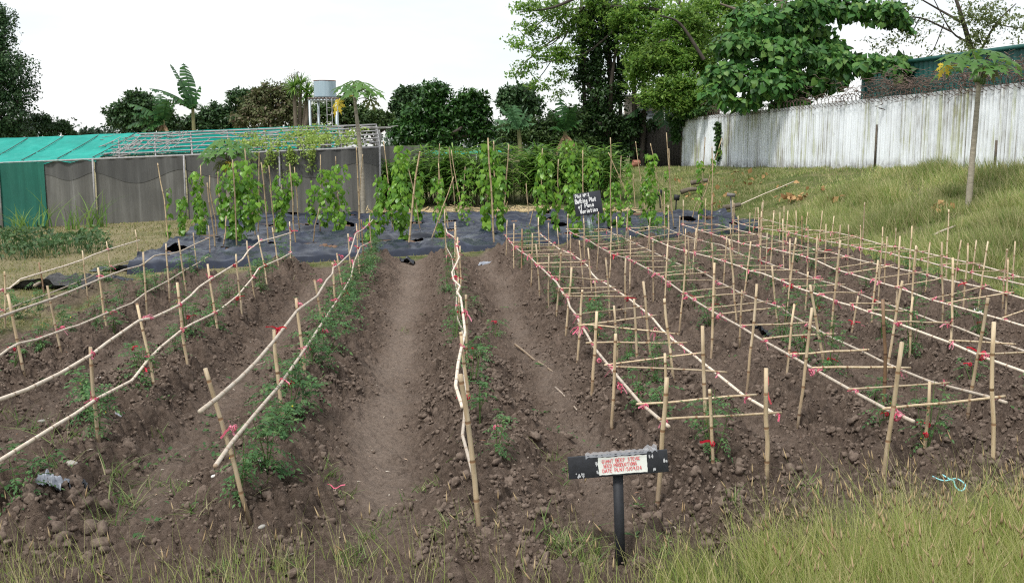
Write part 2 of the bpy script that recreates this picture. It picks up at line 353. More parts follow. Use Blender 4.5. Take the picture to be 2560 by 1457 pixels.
def ground_material():
    m, n, l, b, o = newmat('ground_cover')
    at = n.new('ShaderNodeAttribute'); at.attribute_name = 'soil'; ap = n.new('ShaderNodeAttribute'); ap.attribute_name = 'path'
    dp = n.new('ShaderNodeAttribute'); dp.attribute_name = 'dry'
    t1 = noise(n, l, 1.1, 6, .65); t2 = noise(n, l, 26, 6, .7); t3 = noise(n, l, 140, 4, .7); vo = n.new('ShaderNodeTexVoronoi'); vo.inputs['Scale'].default_value = 17; vo.inputs['Randomness'].default_value = 1; l.new(n.new('ShaderNodeTexCoord').outputs['Object'], vo.inputs['Vector'])
    s1 = ramp(n, [(.25, (.084, .062, .048)), (.5, (.150, .113, .089)), (.75, (.240, .187, .150))]); l.new(t2.outputs['Fac'], s1.inputs[0])
    s2 = ramp(n, [(.3, (.82, .80, .78)), (.7, (1.15, 1.13, 1.12))]); l.new(t1.outputs['Fac'], s2.inputs[0])
    soil = mixc(n, l, 1.0, s1.outputs[0], s2.outputs[0], 'MULTIPLY')
    sp_ = ramp(n, [(.3, (.185, .142, .112)), (.7, (.290, .228, .184))]); l.new(t2.outputs['Fac'], sp_.inputs[0])
    soil = mixc(n, l, ap.outputs['Fac'], soil, sp_.outputs[0])
    fl = ramp(n, [(.70, (0, 0, 0)), (.735, (1, 1, 1))]); l.new(t3.outputs['Fac'], fl.inputs[0])   # bits of root, chaff and pebble
    soil = mixc(n, l, fl.outputs[0], soil, (.33, .27, .21))
    t4 = noise(n, l, .55, 6, .7); t5 = noise(n, l, 9, 5, .75)
    g1 = ramp(n, [(.30, (.050, .085, .020)), (.46, (.095, .120, .036)), (.58, (.175, .170, .080)), (.72, (.28, .24, .14))])
    ad = n.new('ShaderNodeMath'); ad.operation = 'MULTIPLY_ADD'; ad.inputs[1].default_value = .35; l.new(t5.outputs['Fac'], ad.inputs[0]); 
    sb = n.new('ShaderNodeMath'); sb.operation = 'ADD'; sb.inputs[1].default_value = -.175; l.new(t4.outputs['Fac'], sb.inputs[0]); l.new(sb.outputs[0], ad.inputs[2])
    sd = n.new('ShaderNodeMath'); sd.operation = 'MULTIPLY_ADD'; sd.inputs[1].default_value = .2; l.new(dp.outputs['Fac'], sd.inputs[0]); l.new(ad.outputs[0], sd.inputs[2])
    l.new(sd.outputs[0], g1.inputs[0])
    c = mixc(n, l, at.outputs['Fac'], g1.outputs[0], soil)
    l.new(c, b.inputs['Base Color']); b.inputs['Roughness'].default_value = .95; b.inputs['Specular IOR Level'].default_value = .15
    mxh = n.new('ShaderNodeMath'); mxh.operation = 'ADD'; l.new(t2.outputs['Fac'], mxh.inputs[0]); l.new(t3.outputs['Fac'], mxh.inputs[1])
    sv = n.new('ShaderNodeMath'); sv.operation = 'MULTIPLY_ADD'; sv.inputs[1].default_value = -1.6; l.new(vo.outputs['Distance'], sv.inputs[0]); l.new(mxh.outputs[0], sv.inputs[2])
    bump(n, l, b, sv.outputs[0], 1.0, .022)
    return m
M_ground = ground_material()
def drymask(x, y):
    return np.clip(sstep(-2, -7, x + KR * y) * .9 + .8 * sstep(.6, .2, np.abs(y - (24.2 + .62 * (x + KR * y)))) + sstep(34, 36, y) * sstep(4, 1, x) * .3 - .6 * sstep(9.5, 11, x + KR * y), 0, 1)
f = mesh_np('garden_soil', np.stack([Xg, Yg, Zf], -1), Qf, smooth=True, attrs={'soil': sm_.ravel(), 'path': pm_.ravel(), 'dry': drymask(Xg, Yg).ravel()})
o = obj('garden_soil', f, M_ground, kind='structure')
# wide sheet out to the horizon, sunk under the garden
ax = np.concatenate([[-900, -400, -200, -120, -80, -60], np.arange(-46, 46.1, .75), [60, 80, 120, 200, 400, 900]])
ay = np.concatenate([[-300, -80, -30, -12, -5], np.arange(0, 66, .75), [72, 85, 105, 140, 220, 400, 900, 2000]])
Yb, Xb = np.meshgrid(ay, ax, indexing='ij')
Zb = zt(Xb, Yb)
hw_ = 1.7 + .60 * Yb
ins = sstep(-.4, -1.6, np.abs(Xb) - hw_) * sstep(4.6, 6, Yb) * sstep(30.3, 28.9, Yb)
Zb = Zb - .45 * ins - .012
ii = (np.arange(len(ay) - 1)[:, None] * len(ax) + np.arange(len(ax) - 1)[None, :])
Qb = np.stack([ii, ii + 1, ii + len(ax) + 1, ii + len(ax)], -1).reshape(-1, 4)
g = mesh_np('ground', np.stack([Xb, Yb, Zb], -1), Qb, smooth=True, attrs={'soil': soilmask(Xb, Yb).ravel(), 'path': 0 * Xb.ravel(), 'dry': drymask(Xb, Yb).ravel()})
obj('ground', g, M_ground, kind='structure')
def ztop(x, y):                                   # real surface height in the garden incl. lumps
    y = np.asarray(y, float); x = np.asarray(x, float)
    fi = np.clip(np.log(np.maximum(y, 4.11) / 4.1) / math.log(1 + K0), 0, ny - 1.001); ti = np.clip((x / (1.7 + .60 * y) + 1) / 2 * (NX - 1), 0, NX - 1.001)
    i = np.round(fi).astype(int); j = np.round(ti).astype(int)
    z = Zf[i, j]
    return np.where((y > 30.5) | (i < 1) | (j < 1) | (j > NX - 2), zt(x, y), z)

# ------------------------------------------------------------------ loose lumps of earth
ico = [(0, 0, -1), (.7236, -.52572, -.44721), (-.27639, -.85064, -.44721), (-.89443, 0, -.44721), (-.27639, .85064, -.44721), (.7236, .52572, -.44721),
       (.27639, -.85064, .44721), (-.7236, -.52572, .44721), (-.7236, .52572, .44721), (.27639, .85064, .44721), (.89443, 0, .44721), (0, 0, 1)]
icf = [(0, 1, 2), (1, 0, 5), (0, 2, 3), (0, 3, 4), (0, 4, 5), (1, 5, 10), (2, 1, 6), (3, 2, 7), (4, 3, 8), (5, 4, 9), (1, 10, 6), (2, 6, 7), (3, 7, 8), (4, 8, 9), (5, 9, 10),
       (6, 10, 11), (7, 6, 11), (8, 7, 11), (9, 8, 11), (10, 9, 11)]
def subdiv(V, T):
    V = [np.array(v, float) for v in V]; c = {}; R_ = []
    def mid(a, b):
        k = (min(a, b), max(a, b))
        if k not in c:
            m = V[a] + V[b]; V.append(m / np.linalg.norm(m)); c[k] = len(V) - 1
        return c[k]
    for a, b, d in T:
        x, y, z = mid(a, b), mid(b, d), mid(d, a); R_ += [(a, x, z), (x, b, y), (z, y, d), (x, y, z)]
    return np.array(V), np.array(R_)
ICO1 = (np.array(ico, float), np.array(icf)); ICO2 = subdiv(*ICO1); ICO3 = subdiv(*ICO2)
def rock_v(base, k, amp=.3):
    V = base[0].copy(); d = unit(9); 
    for q in d: V = V * (1 - amp * .55 * np.clip(V @ q - .55, 0, 1)[:, None] * 1.6)
    V += amp * .14 * np.sin(V[:, [1, 2, 0]] * 5.3 + k) ; return V * np.array([1, .8, .68])
def crumb(base, k):
    V = base[0] * (1 + rng.normal(size=(len(base[0]), 1)) * .17); d = unit(5)
    for q in d: V = V * (1 - .9 * np.clip(base[0] @ q - .55, 0, 1)[:, None])
    return V * np.array([1.1, .9, .72])
def rot_rand(n):
    return frames(unit(n), unit(n))
mb = MB()
def put_clods(n, y0, y1, base, smin, smax, dens=1.0):
    y = y0 * (y1 / y0) ** rng.random(n); x = (rng.random(n) * 2 - 1) * (1.2 + .56 * y)
    m = soilmask(x, y) * (.15 + .85 * np.clip(ridge(x, y) / .1, 0, 1)) * (1 - np.clip(pathmask(x, y) * 1.4, 0, .96)) * np.clip(vnoise(x, y, 1.4, 61) * 1.8 - .2, .25, 1)
    k = rng.random(n) < m * dens; x = x[k]; y = y[k]; n = len(x)
    s = smin + (smax - smin) * rng.random(n) ** 3.2
    big = np.where(s > .026)[0]; rep = np.repeat(big, 3); e = rng.normal(size=(len(rep), 2)) * s[rep][:, None] * .75
    x = np.concatenate([x, x[rep] + e[:, 0]]); y = np.concatenate([y, y[rep] + e[:, 1]]); s = np.concatenate([s, s[rep] * rng.uniform(.35, .7, len(rep))]); s[big] *= .85; n = len(x)
    z = ztop(x, y) + s * .12
    for q in range(14):
        w = np.arange(n) % 14 == q
        mb.scatter(crumb(base, q), None, base[1], rot_rand(w.sum()) * s[w][:, None, None], np.stack([x, y, z], 1)[w])
put_clods(4200, 5.5, 10, ICO2, .014, .062)
put_clods(2600, 5.6, 15, ICO2, .030, .075, .6)
put_clods(52000, 5.3, 13, ICO1, .007, .034)
put_clods(34000, 9, 27, ICO1, .013, .055)
m, n, l, b, o_ = newmat('earth_lumps')
t2 = noise(n, l, 30, 6, .7); r = ramp(n, [(.3, (.098, .073, .057)), (.7, (.225, .174, .139))]); l.new(t2.outputs['Fac'], r.inputs[0]); l.new(r.outputs[0], b.inputs['Base Color'])
b.inputs['Roughness'].default_value = .95; b.inputs['Specular IOR Level'].default_value = .1; bump(n, l, b, t2.outputs['Fac'], .8, .012); M_clod = m
o = obj('soil_clods', mb.mesh('soil_clods', smooth=False), M_clod, kind='stuff'); tag(o, 'crumbly brown earth clods lying on the raised beds', 'soil clods', kind='stuff')
mbq = MB()
for _ in range(46):                      # heavy lumps turned up at the near left corner
    u = rng.uniform(-20, 270); v = rng.uniform(1285, 1420)
    p = G(u, v, zt); s = rng.uniform(.025, .075); mbq.scatter(crumb(ICO2, 0), None, ICO2[1], rot_rand(1) * s, np.array([[p[0], p[1], float(ztop(p[0], p[1])) + s * .25]]))
o = obj('earth_lumps', mbq.mesh('earth_lumps'), M_clod, kind='stuff'); tag(o, 'heavy dark lumps of earth heaped at the near left corner', 'earth lumps', kind='stuff')
# grit, chaff and pale root bits
mb = MB(); n_ = 4200; y = 5.7 * (24 / 5.7) ** rng.random(n_); x = (rng.random(n_) * 2 - 1) * (1 + .54 * y); k = rng.random(n_) < soilmask(x, y) * .8; x = x[k]; y = y[k]
z = ztop(x, y) + .006; n_ = len(x); hd = np.stack([rng.normal(size=n_), rng.normal(size=n_), rng.normal(size=n_) * .15], 1)
bl = np.array([(0, -.5, 0), (.5, -.35, .1), (1, 0, 0), (.5, .35, .1)]); 
mb.scatter(bl, [[0, 1, 2, 3]], None, frames(hd, np.tile([0, 0, 1.0], (n_, 1)) + .3 * unit(n_), .012 + .05 * rng.random(n_) ** 3) * np.array([1, .28, 1])[None, None, :], np.stack([x, y, z], 1))
o = obj('dry_litter', mb.mesh('dry_litter'), leafmat('litter', [(.42, .36, .28), (.5, .42, .32), (.30, .13, .06), (.55, .5, .42), (.2, .13, .08)], .8, 0)); tag(o, 'pale chaff and root bits scattered over the soil', 'litter', kind='stuff')
# ------------------------------------------------------------------ bamboo
def bamboo(path, r0, r1=None, step=None, sides=7, node=.26, bulge=1.16, off=(0, 0, 0), name='stake'):
    p = np.asarray(path, float); L = np.concatenate([[0], np.cumsum(np.linalg.norm(np.diff(p, axis=0), axis=1))]); tot = L[-1]
    r1 = r0 if r1 is None else r1; ph = random.random() * node
    at = {0.0: 1, float(tot): 1}
    for q in L[1:-1]: at[float(q)] = 1
    k = ph
    while k < tot - .03:
        if k > .03:
            at[k - .014] = 1; at[k] = bulge; at[k + .014] = 1
        k += node
    ts = sorted(at); P_ = np.stack([np.interp(ts, L, p[:, i]) for i in range(3)], 1)
    rr = np.array([(r0 + (r1 - r0) * t / tot) * at[t] for t in ts])
    mb = MB(); mb.tube(P_, rr, sides, True, 1 / node, -ph / node)
    return mb.mesh(name, off, smooth=True)
def wob(a, b, amp, n=5):
    a = np.asarray(a, float); b = np.asarray(b, float); t = np.linspace(0, 1, n)[:, None]
    q = a + (b - a) * t; w = np.cumsum(rng.normal(size=(n, 3)), 0); w -= w[0] + (w[-1] - w[0]) * t; return q + w * amp
def tie_mesh(k):
    r_ = np.random.default_rng(k + 50); mb = MB()
    th = np.linspace(0, 2 * pi, 13)
    for q in range(3):
        ax = np.array([[1, 0, 0], [0, 1, 0], [.7, .7, 0]][q], float); u = np.array([0, 0, 1.0]); v = np.cross(ax, u)
        rad = .021 + .004 * q
        ring = rad * (np.cos(th)[:, None] * u + np.sin(th)[:, None] * v) + ax * (.004 * np.sin(th * .5))[:, None]
        mb.tube(ring, [.0045] * len(th), 4, False)
    mb.tube([(-.012, -.02, .012), (.0, -.03, .016), (.012, -.022, .012)], [.007, .011, .007], 5)
    for q in range(r_.integers(2, 4)):
        a = r_.random() * 2 * pi; ln = .05 + .09 * r_.random() ** 1.5; el = r_.normal() * .7
        d = np.array([math.cos(a) * math.cos(el), math.sin(a) * math.cos(el) - .4, math.sin(el) - .1]); d /= np.linalg.norm(d)
        s = np.cross(d, r_.normal(size=3)); s /= np.linalg.norm(s); w = .005 + .006 * r_.random(); n = 5
        t = np.linspace(0, 1, n); c = np.array([0, -.028, .014]) + d * (t * ln)[:, None] + np.array([0, 0, -1.0]) * (t * t * ln * r_.random() * .8)[:, None] + r_.normal(size=(n, 3)) * .003
        V = np.stack([c - s * w, c + s * w], 1).reshape(-1, 3)
        mb.add(V, [[2 * i, 2 * i + 1, 2 * i + 3, 2 * i + 2] for i in range(n - 1)])
    return mb.mesh('tie')
TIES = [tie_mesh(k) for k in range(7)]
for q, t in enumerate(TIES): t.materials.append(M_redtie if q == 6 else M_tie)
def put_tie(root, p, sc=1.0, red=False):
    t = TIES[6] if red else TIES[random.randrange(6)]
    o = obj('tie', t, None, root, Vector(p) - root.location); o.rotation_euler = (rng.normal() * .4, rng.normal() * .4, random.random() * 2 * pi if random.random() < .5 else rng.normal() * .6)
    o.scale = (sc * random.uniform(.65, 1.0),) * 3; return o
def near_on(path, q):
    """closest point of a polyline to the upright line through q"""
    p = resample(path, .04); i = np.argmin((p[:, 0] - q[0]) ** 2 + (p[:, 1] - q[1]) ** 2); return p[i]
def trellis(label, stakes, rails, bars, group, col=M_bamboo, rmat=M_stick, rr=.0128, br=.0102):
    """stakes: (base xyz, top xyz); rails: polylines; bars: (left xyz, right xyz)"""
    b0 = np.array(stakes[0][0]); root = thing('bamboo_trellis', label, 'trellis', b0, group); off = b0
    for k, (a, t) in enumerate(stakes):
        a = np.array(a) - [0, 0, .12]; d = np.asarray(t) - a
        near = max(0, 1 - (a[1] - 6) / 8); r = .0118 + .0035 * near + .0025 * rng.random()
        obj('stake', bamboo(wob(a, t, .006, 6), r * 1.05, r * .95, off=off), M_brownstick if random.random() < .04 else col, root)
    for pth in rails:
        obj('rail', bamboo(pth, rr * 1.1, rr * .9, node=.33, bulge=1.12, off=off, name='rail'), rmat, root)
    for a, c in bars:
        obj('crosspiece', bamboo(wob(a, c, .005, 5), br * random.uniform(.85, 1.12), None, off=off, name='crosspiece', node=.3), col, root)
        for e in (a, c):
            best = min((near_on(p, e) for p in rails), key=lambda q: (q[0] - e[0]) ** 2 + (q[1] - e[1]) ** 2)
            if (best[0] - e[0]) ** 2 + (best[1] - e[1]) ** 2 < .09: put_tie(root, best + [0, -.004, .010], .85)
    for a, t in stakes:
        for pth in rails:
            m_ = (np.asarray(a) + np.asarray(t)) / 2
            q = near_on(pth, m_)
            f_ = np.clip((q[2] - a[2]) / max(.1, t[2] - a[2]), 0, 1); c_ = np.asarray(a) + (np.asarray(t) - np.asarray(a)) * f_
            if np.hypot(*(q[:2] - c_[:2])) < .16 and q[2] < t[2] + .05: put_tie(root, (q + c_) / 2, 1.1, random.random() < .15)
    return root
GT = 'bamboo trellises along the tomato rows'
def stake_px(lst, lift=0):
    r = []
    for (tu, tv, bu, bv) in lst:
        b = G(bu, bv); t = P(tu, tv, b[1] - .02); t[2] = min(t[2], b[2] + 1.75); r.append((b, t))
    return r
def stakes_plane(lst, s):
    r = []
    for (u, v) in lst:
        p = Pl(u, v, s); g_ = float(gz(p[0], p[1])); h = p[2] - g_
        if h < .75 or h > 1.75: p[2] = g_ + 1.2 + .15 * rng.random()
        r.append((np.array([p[0] + .05 * rng.normal(), p[1] + .04 * rng.normal(), g_]), p))
    return r
def rail_plane(px, s, lo=None, hi=None):
    r = []
    for u, v in px:
        p = Pl(u, v, s)
        r.append(p)
    r = np.array(r); k = np.argsort(r[:, 1]); r = r[k]
    keep = [0]
    for i in range(1, len(r)):
        if r[i, 1] - r[keep[-1], 1] > .12: keep.append(i)
    r = r[keep]; g_ = gz(r[:, 0], r[:, 1])
    if lo is not None: r[:, 2] = np.clip(r[:, 2], g_ + lo, g_ + hi)
    return r
def bars_plane(lst, sl, sr, rl=None, rr_=None):
    r = []; rl = resample(rl, .05); rr_ = resample(rr_, .05)
    for (a, b, c, d) in lst:
        p = Pl(a, b, sl - .03); q = Pl(c, d, sr + .03)
        if abs(p[1] - q[1]) > 1.5: q[1] = p[1] + 1.5 * np.sign(q[1] - p[1]); q[0] = sr + .03 - KR * q[1]
        a_ = rl[np.argmin(np.abs(rl[:, 1] - p[1]))]; c_ = rr_[np.argmin(np.abs(rr_[:, 1] - q[1]))]; dd = (c_ - a_) / np.linalg.norm(c_ - a_); r.append((a_ - dd * (.03 + .05 * rng.random()) + [0, 0, .028], c_ + dd * (.03 + .09 * rng.random()) + [0, 0, .028]))
    return r
# --- right hand beds -------------------------------------------------------
R1L = [(1263, 589), (1284, 615), (1306, 632), (1324, 642), (1343, 661), (1359, 675), (1374, 690), (1392, 706), (1405, 729), (1419, 747), (1425, 768), (1438, 784), (1451, 809), (1470, 840), (1484, 869), (1503, 900), (1523, 920), (1552, 955), (1593, 1000), (1601, 1009), (1653, 1051), (1672, 1066)]
R1R = [(1345, 580), (1372, 605), (1399, 624), (1430, 636), (1454, 652), (1469, 665), (1479, 683), (1493, 700), (1522, 713), (1542, 727), (1567, 743), (1602, 770), (1628, 791), (1655, 824), (1680, 850), (1731, 885), (1758, 910), (1783, 931), (1840, 976), (1861, 991), (1920, 1024), (1944, 1040)]
R2L = [(1419, 580), (1438, 589), (1469, 599), (1493, 615), (1524, 632), (1545, 640), (1570, 646), (1594, 659), (1631, 679), (1658, 696), (1706, 731), (1733, 749), (1780, 778), (1801, 789), (1852, 817), (1902, 848), (1982, 892), (2013, 910), (2046, 929), (2131, 977), (2222, 1026), (2284, 1053)]
R2R = [(1514, 580), (1553, 599), (1598, 619), (1623, 636), (1678, 657), (1708, 665), (1741, 673), (1764, 685), (1795, 704), (1827, 720), (1858, 736), (1906, 754), (1951, 768), (1982, 791), (2025, 813), (2071, 840), (2161, 881), (2202, 905), (2257, 927), (2326, 954), (2356, 962), (2469, 991), (2516, 1006)]
R3L = [(1570, 580), (1619, 599), (1671, 617), (1699, 624), (1731, 632), (1772, 642), (1805, 652), (1846, 665), (1873, 677), (1904, 683), (1949, 700), (2000, 722), (2054, 739), (2097, 756), (2128, 764), (2171, 780), (2204, 789), (2245, 809), (2381, 859), (2451, 890), (2560, 929), (2720, 995)]
R3R = [(1658, 582), (1702, 593), (1747, 603), (1805, 613), (1825, 624), (1867, 642), (1904, 652), (1949, 669), (1990, 679), (2052, 702), (2106, 716), (2149, 735), (2194, 754), (2223, 762), (2282, 782), (2342, 805), (2390, 817), (2451, 842), (2480, 850), (2560, 877), (2740, 935)]
R4L = [(1704, 568), (1729, 582), (1753, 593), (1799, 603), (1854, 611), (1891, 615), (1928, 622), (1970, 632), (1998, 638), (2038, 650), (2087, 673), (2124, 684), (2177, 700), (2241, 718), (2326, 749), (2375, 762), (2431, 778), (2507, 799), (2560, 815), (2760, 876)]
R4R = [(1759, 560), (1797, 572), (1821, 580), (1871, 593), (1898, 599), (1935, 603), (1970, 611), (2011, 617), (2044, 626), (2079, 632), (2122, 644), (2184, 659), (2225, 667), (2299, 683), (2357, 698), (2462, 720), (2519, 735), (2560, 747), (2780, 800)]
R5L = [(1832, 552), (1856, 564), (1891, 570), (1939, 576), (1968, 580), (2011, 591), (2062, 603), (2089, 607), (2128, 615), (2173, 624), (2221, 632), (2254, 642), (2301, 650), (2348, 663), (2423, 681), (2456, 690), (2491, 696), (2560, 712), (2780, 768)]
R5R = [(1902, 547), (1970, 564), (2031, 576), (2093, 582), (2140, 593), (2175, 603), (2212, 613), (2262, 622), (2313, 632), (2390, 650), (2435, 659), (2513, 681), (2560, 696), (2780, 745)]
R1S = [(1667, 943, 1642, 1253), (1915, 920, 1920, 1195), (1539, 834, 1531, 1074), (1492, 778, 1477, 998), (1456, 724, 1441, 912), (1429, 667, 1409, 850), (1403, 630, 1388, 806), (1372, 634, 1374, 779), (1340, 611, 1351, 748), (1331, 583, 1327, 716), (1305, 572, 1305, 696), (1285, 559, 1284, 677), (1268, 550, 1265, 648),
       (1346, 543, 1350, 640), (1371, 556, 1374, 643), (1393, 570, 1400, 655), (1426, 584, 1430, 690), (1448, 601, 1463, 725), (1470, 620, 1484, 753), (1514, 644, 1527, 801), (1564, 646, 1562, 822), (1608, 703, 1630, 896), (1661, 747, 1687, 966), (1756, 814, 1772, 1058)]
R2S = [(2255, 855, 2199, 1219), (2485, 805, 2487, 1187), (2030, 769, 1992, 1071), (1892, 710, 1865, 976), (1786, 657, 1777, 892), (1716, 624, 1696, 838), (1669, 609, 1660, 803), (1632, 601, 1634, 770), (1576, 589, 1575, 728), (1529, 566, 1523, 704), (1496, 530, 1494, 688), (1459, 546, 1463, 652), (1420, 535, 1418, 624),
       (2207, 748, 2214, 1036), (2025, 712, 2071, 937), (1930, 664, 1949, 842), (1823, 598, 1844, 807), (1780, 607, 1790, 765), (1720, 593, 1729, 698), (1621, 564, 1624, 650), (1541, 541, 1549, 640), (1568, 519, 1572, 628)]
B1 = [(1260, 587, 1346, 577), (1275, 595, 1352, 590), (1268, 602, 1362, 597), (1284, 613, 1362, 606), (1290, 621, 1375, 614), (1303, 630, 1400, 626), (1318, 636, 1426, 630), (1324, 642, 1440, 632), (1342, 649, 1452, 644), (1340, 659, 1466, 658), (1350, 672, 1475, 664), (1376, 688, 1487, 684), (1375, 698, 1514, 699), (1398, 713, 1536, 708), (1408, 731, 1556, 721), (1412, 750, 1577, 740), (1436, 782, 1612, 765), (1450, 810, 1638, 787), (1449, 841, 1677, 821), (1476, 869, 1707, 847), (1518, 913, 1745, 885), (1521, 954, 1803, 926), (1603, 1007, 1880, 985), (1650, 1053, 1955, 1027)]
B2 = [(1415, 580, 1497, 573), (1437, 587, 1517, 578), (1455, 592, 1553, 582), (1470, 600, 1550, 596), (1490, 608, 1572, 605), (1503, 617, 1595, 617), (1520, 628, 1620, 625), (1537, 635, 1640, 637), (1563, 644, 1660, 648), (1585, 654, 1686, 653), (1614, 666, 1711, 662), (1640, 682, 1745, 669), (1650, 692, 1770, 682), (1668, 708, 1802, 699), (1707, 726, 1836, 717), (1729, 746, 1868, 732), (1770, 765, 1926, 744), (1797, 787, 1965, 767), (1850, 825, 2030, 810), (1905, 848, 2082, 835), (1975, 888, 2170, 878), (2032, 922, 2267, 922), (2125, 970, 2375, 952), (2220, 1028, 2510, 1003)]
B3 = [(1570, 581, 1640, 571), (1590, 588, 1665, 578), (1625, 597, 1703, 591), (1650, 610, 1757, 606), (1680, 618, 1757, 607), (1731, 632, 1837, 624), (1772, 640, 1877, 642), (1800, 650, 1908, 652), (1846, 664, 1955, 665), (1882, 676, 2000, 676), (1949, 699, 2060, 698), (1990, 720, 2112, 711), (2048, 737, 2157, 731), (2122, 758, 2232, 759), (2165, 776, 2295, 778), (2240, 802, 2380, 808), (2375, 852, 2535, 857), (2447, 887, 2600, 892), (2600, 950, 2780, 945)]
B4 = [(1693, 567, 1762, 560), (1729, 580, 1797, 572), (1752, 588, 1843, 585), (1770, 594, 1845, 585), (1800, 602, 1900, 595), (1855, 610, 1935, 601), (1890, 614, 1970, 607), (1930, 621, 2005, 613), (1970, 628, 2052, 623), (1998, 637, 2090, 633), (2036, 648, 2130, 642), (2087, 672, 2185, 657), (2122, 682, 2233, 660), (2177, 698, 2309, 679), (2240, 716, 2362, 693), (2324, 746, 2470, 715), (2370, 760, 2532, 728), (2500, 797, 2620, 760), (2640, 840, 2770, 795)]
B5 = [(1832, 550, 1882, 548), (1857, 562, 1930, 553), (1891, 570, 1975, 560), (1940, 574, 1992, 567), (1968, 577, 2060, 574), (2012, 590, 2098, 581), (2060, 600, 2140, 592), (2088, 606, 2150, 602), (2128, 612, 2220, 612), (2170, 622, 2263, 620), (2222, 628, 2316, 630), (2298, 647, 2360, 648), (2350, 660, 2455, 657), (2422, 677, 2523, 676), (2490, 692, 2580, 694), (2620, 727, 2740, 732)]
S3L = [(2470, 744), (2256, 702), (2101, 600), (1990, 595), (1877, 603), (1817, 591), (1741, 570), (1669, 575), (1625, 546), (1570, 519), (1714, 572)]
S3R = [(2382, 644), (2195, 650), (2283, 740), (2043, 588), (1975, 596), (1918, 582), (1901, 599), (1825, 560), (1747, 537), (1700, 540), (1660, 537), (2580, 790)]
S4L = [(2355, 605), (2250, 590), (2101, 562), (2020, 567), (1957, 546), (1895, 518), (1935, 527), (1845, 540), (1780, 548), (1708, 500), (2207, 603), (2620, 720)]
S4R = [(2520, 645), (2470, 603), (2420, 608), (2325, 605), (2293, 617), (2218, 592), (2121, 562), (2065, 560), (2005, 540), (1970, 527), (1875, 532), (1835, 507), (1765, 495), (2660, 680)]
S5L = [(2518, 622), (2280, 565), (2403, 600), (2207, 567), (2151, 563), (2056, 527), (1990, 525), (1908, 502), (1950, 530), (1890, 518), (1832, 500), (2650, 650)]
S5R = [(2538, 603), (2441, 600), (2367, 603), (2158, 582), (2240, 570), (2085, 540), (2020, 530), (1960, 515), (1906, 505), (2680, 640)]
BED = [(1.70, 2.66), (3.46, 4.48), (5.10, 6.10), (6.85, 7.85), (8.60, 9.60)]
NAMES = ['bamboo ladder trellis over the first wide bed right of the bare central footpath',
         'bamboo ladder trellis over the second wide bed right, its near end beside the blue string',
         'bamboo ladder trellis over the middle of the five wide right beds',
         'bamboo ladder trellis over the fourth wide bed, second from the grassy bank',
         'low bamboo ladder trellis over the last wide bed, beside the grassy bank']
for k, (LL, RR_, SS, BB) in enumerate([(R1L, R1R, R1S, B1), (R2L, R2R, R2S, B2), (R3L, R3R, (S3L, S3R), B3), (R4L, R4R, (S4L, S4R), B4), (R5L, R5R, (S5L, S5R), B5)]):
    sl_, sr_ = BED[k]
    st = stake_px(SS) if k < 2 else stakes_plane(SS[0], sl_) + stakes_plane(SS[1], sr_)
    ra, rb = rail_plane(LL, sl_, .35, 1.15), rail_plane(RR_, sr_, .35, 1.15); trellis(NAMES[k], st, [ra, rb], bars_plane(BB, sl_, sr_, ra, rb), GT)
# --- left hand single rows --------------------------------------------------
L1T = [(500, 1028), (543, 995), (600, 945), (640, 905), (685, 852), (743, 776), (793, 740), (817, 700), (831, 685), (833, 670), (846, 662), (874, 635), (884, 602), (889, 585), (907, 574), (926, 556), (932, 549)]
L1B = [(538, 1165), (580, 1105), (650, 1020), (700, 962), (755, 883), (807, 805), (838, 758), (862, 720), (878, 692), (884, 659), (901, 617), (928, 605)]
L2T = [(-250, 1085), (0, 998), (66, 974), (150, 933), (229, 886), (266, 857), (346, 802), (385, 793), (422, 776), (447, 763), (476, 740), (497, 718), (528, 697), (592, 658), (606, 648), (622, 625), (649, 604), (688, 594), (730, 581)]
L2B = [(-200, 1260), (0, 1150), (144, 1060), (185, 1036), (241, 997), (328, 952), (338, 941), (371, 898), (402, 867), (455, 824), (479, 810), (537, 782), (555, 770), (594, 739), (631, 695), (647, 670), (666, 662), (699, 648), (730, 631)]
L3T = [(-200, 855), (0, 792), (33, 780), (103, 756), (130, 747), (185, 725), (249, 698), (309, 675), (348, 665), (360, 659), (385, 640), (404, 636), (424, 636), (453, 630), (487, 611), (524, 594)]
L3B = [(-200, 985), (0, 888), (23, 871), (45, 859), (91, 849), (171, 820), (194, 814), (264, 784), (330, 758), (365, 731), (422, 704), (461, 680), (493, 659), (524, 639)]
L4T = [(-180, 775), (0, 725), (23, 721), (51, 698), (103, 682), (161, 665), (208, 649), (231, 638), (270, 624), (350, 600)]
L4B = [(-180, 835), (0, 780), (60, 756), (115, 737), (218, 696), (266, 671), (354, 642)]
L1S = [(513, 920, 625, 1268), (685, 824, 714, 1058), (740, 745, 768, 953), (786, 699, 816, 848), (831, 656, 842, 802), (842, 633, 866, 753), (870, 584, 882, 716), (891, 559, 901, 690), (903, 549, 911, 671), (924, 538, 929, 650)]
L2S = [(-80, 950, 5, 1275), (226, 867, 251, 1110), (342, 758, 392, 989), (443, 706, 471, 917), (519, 660, 549, 844), (590, 635, 606, 804), (617, 602, 641, 755), (645, 588, 673, 726), (681, 569, 699, 672), (724, 554, 727, 662)]
L3S = [(-110, 800, -60, 1030), (19, 735, 65, 942), (118, 714, 158, 888), (245, 669, 270, 826), (358, 630, 368, 793), (415, 609, 424, 754), (446, 597, 468, 737), (483, 582, 497, 675), (521, 563, 528, 664)]
L4S = [(-90, 700, -85, 850), (11, 678, 13, 820), (97, 656, 113, 750), (206, 626, 223, 766), (266, 603, 282, 700), (338, 574, 349, 661)]
def row_s(sts): return float(np.mean([b[0] + KR * b[1] for b, t in sts]))
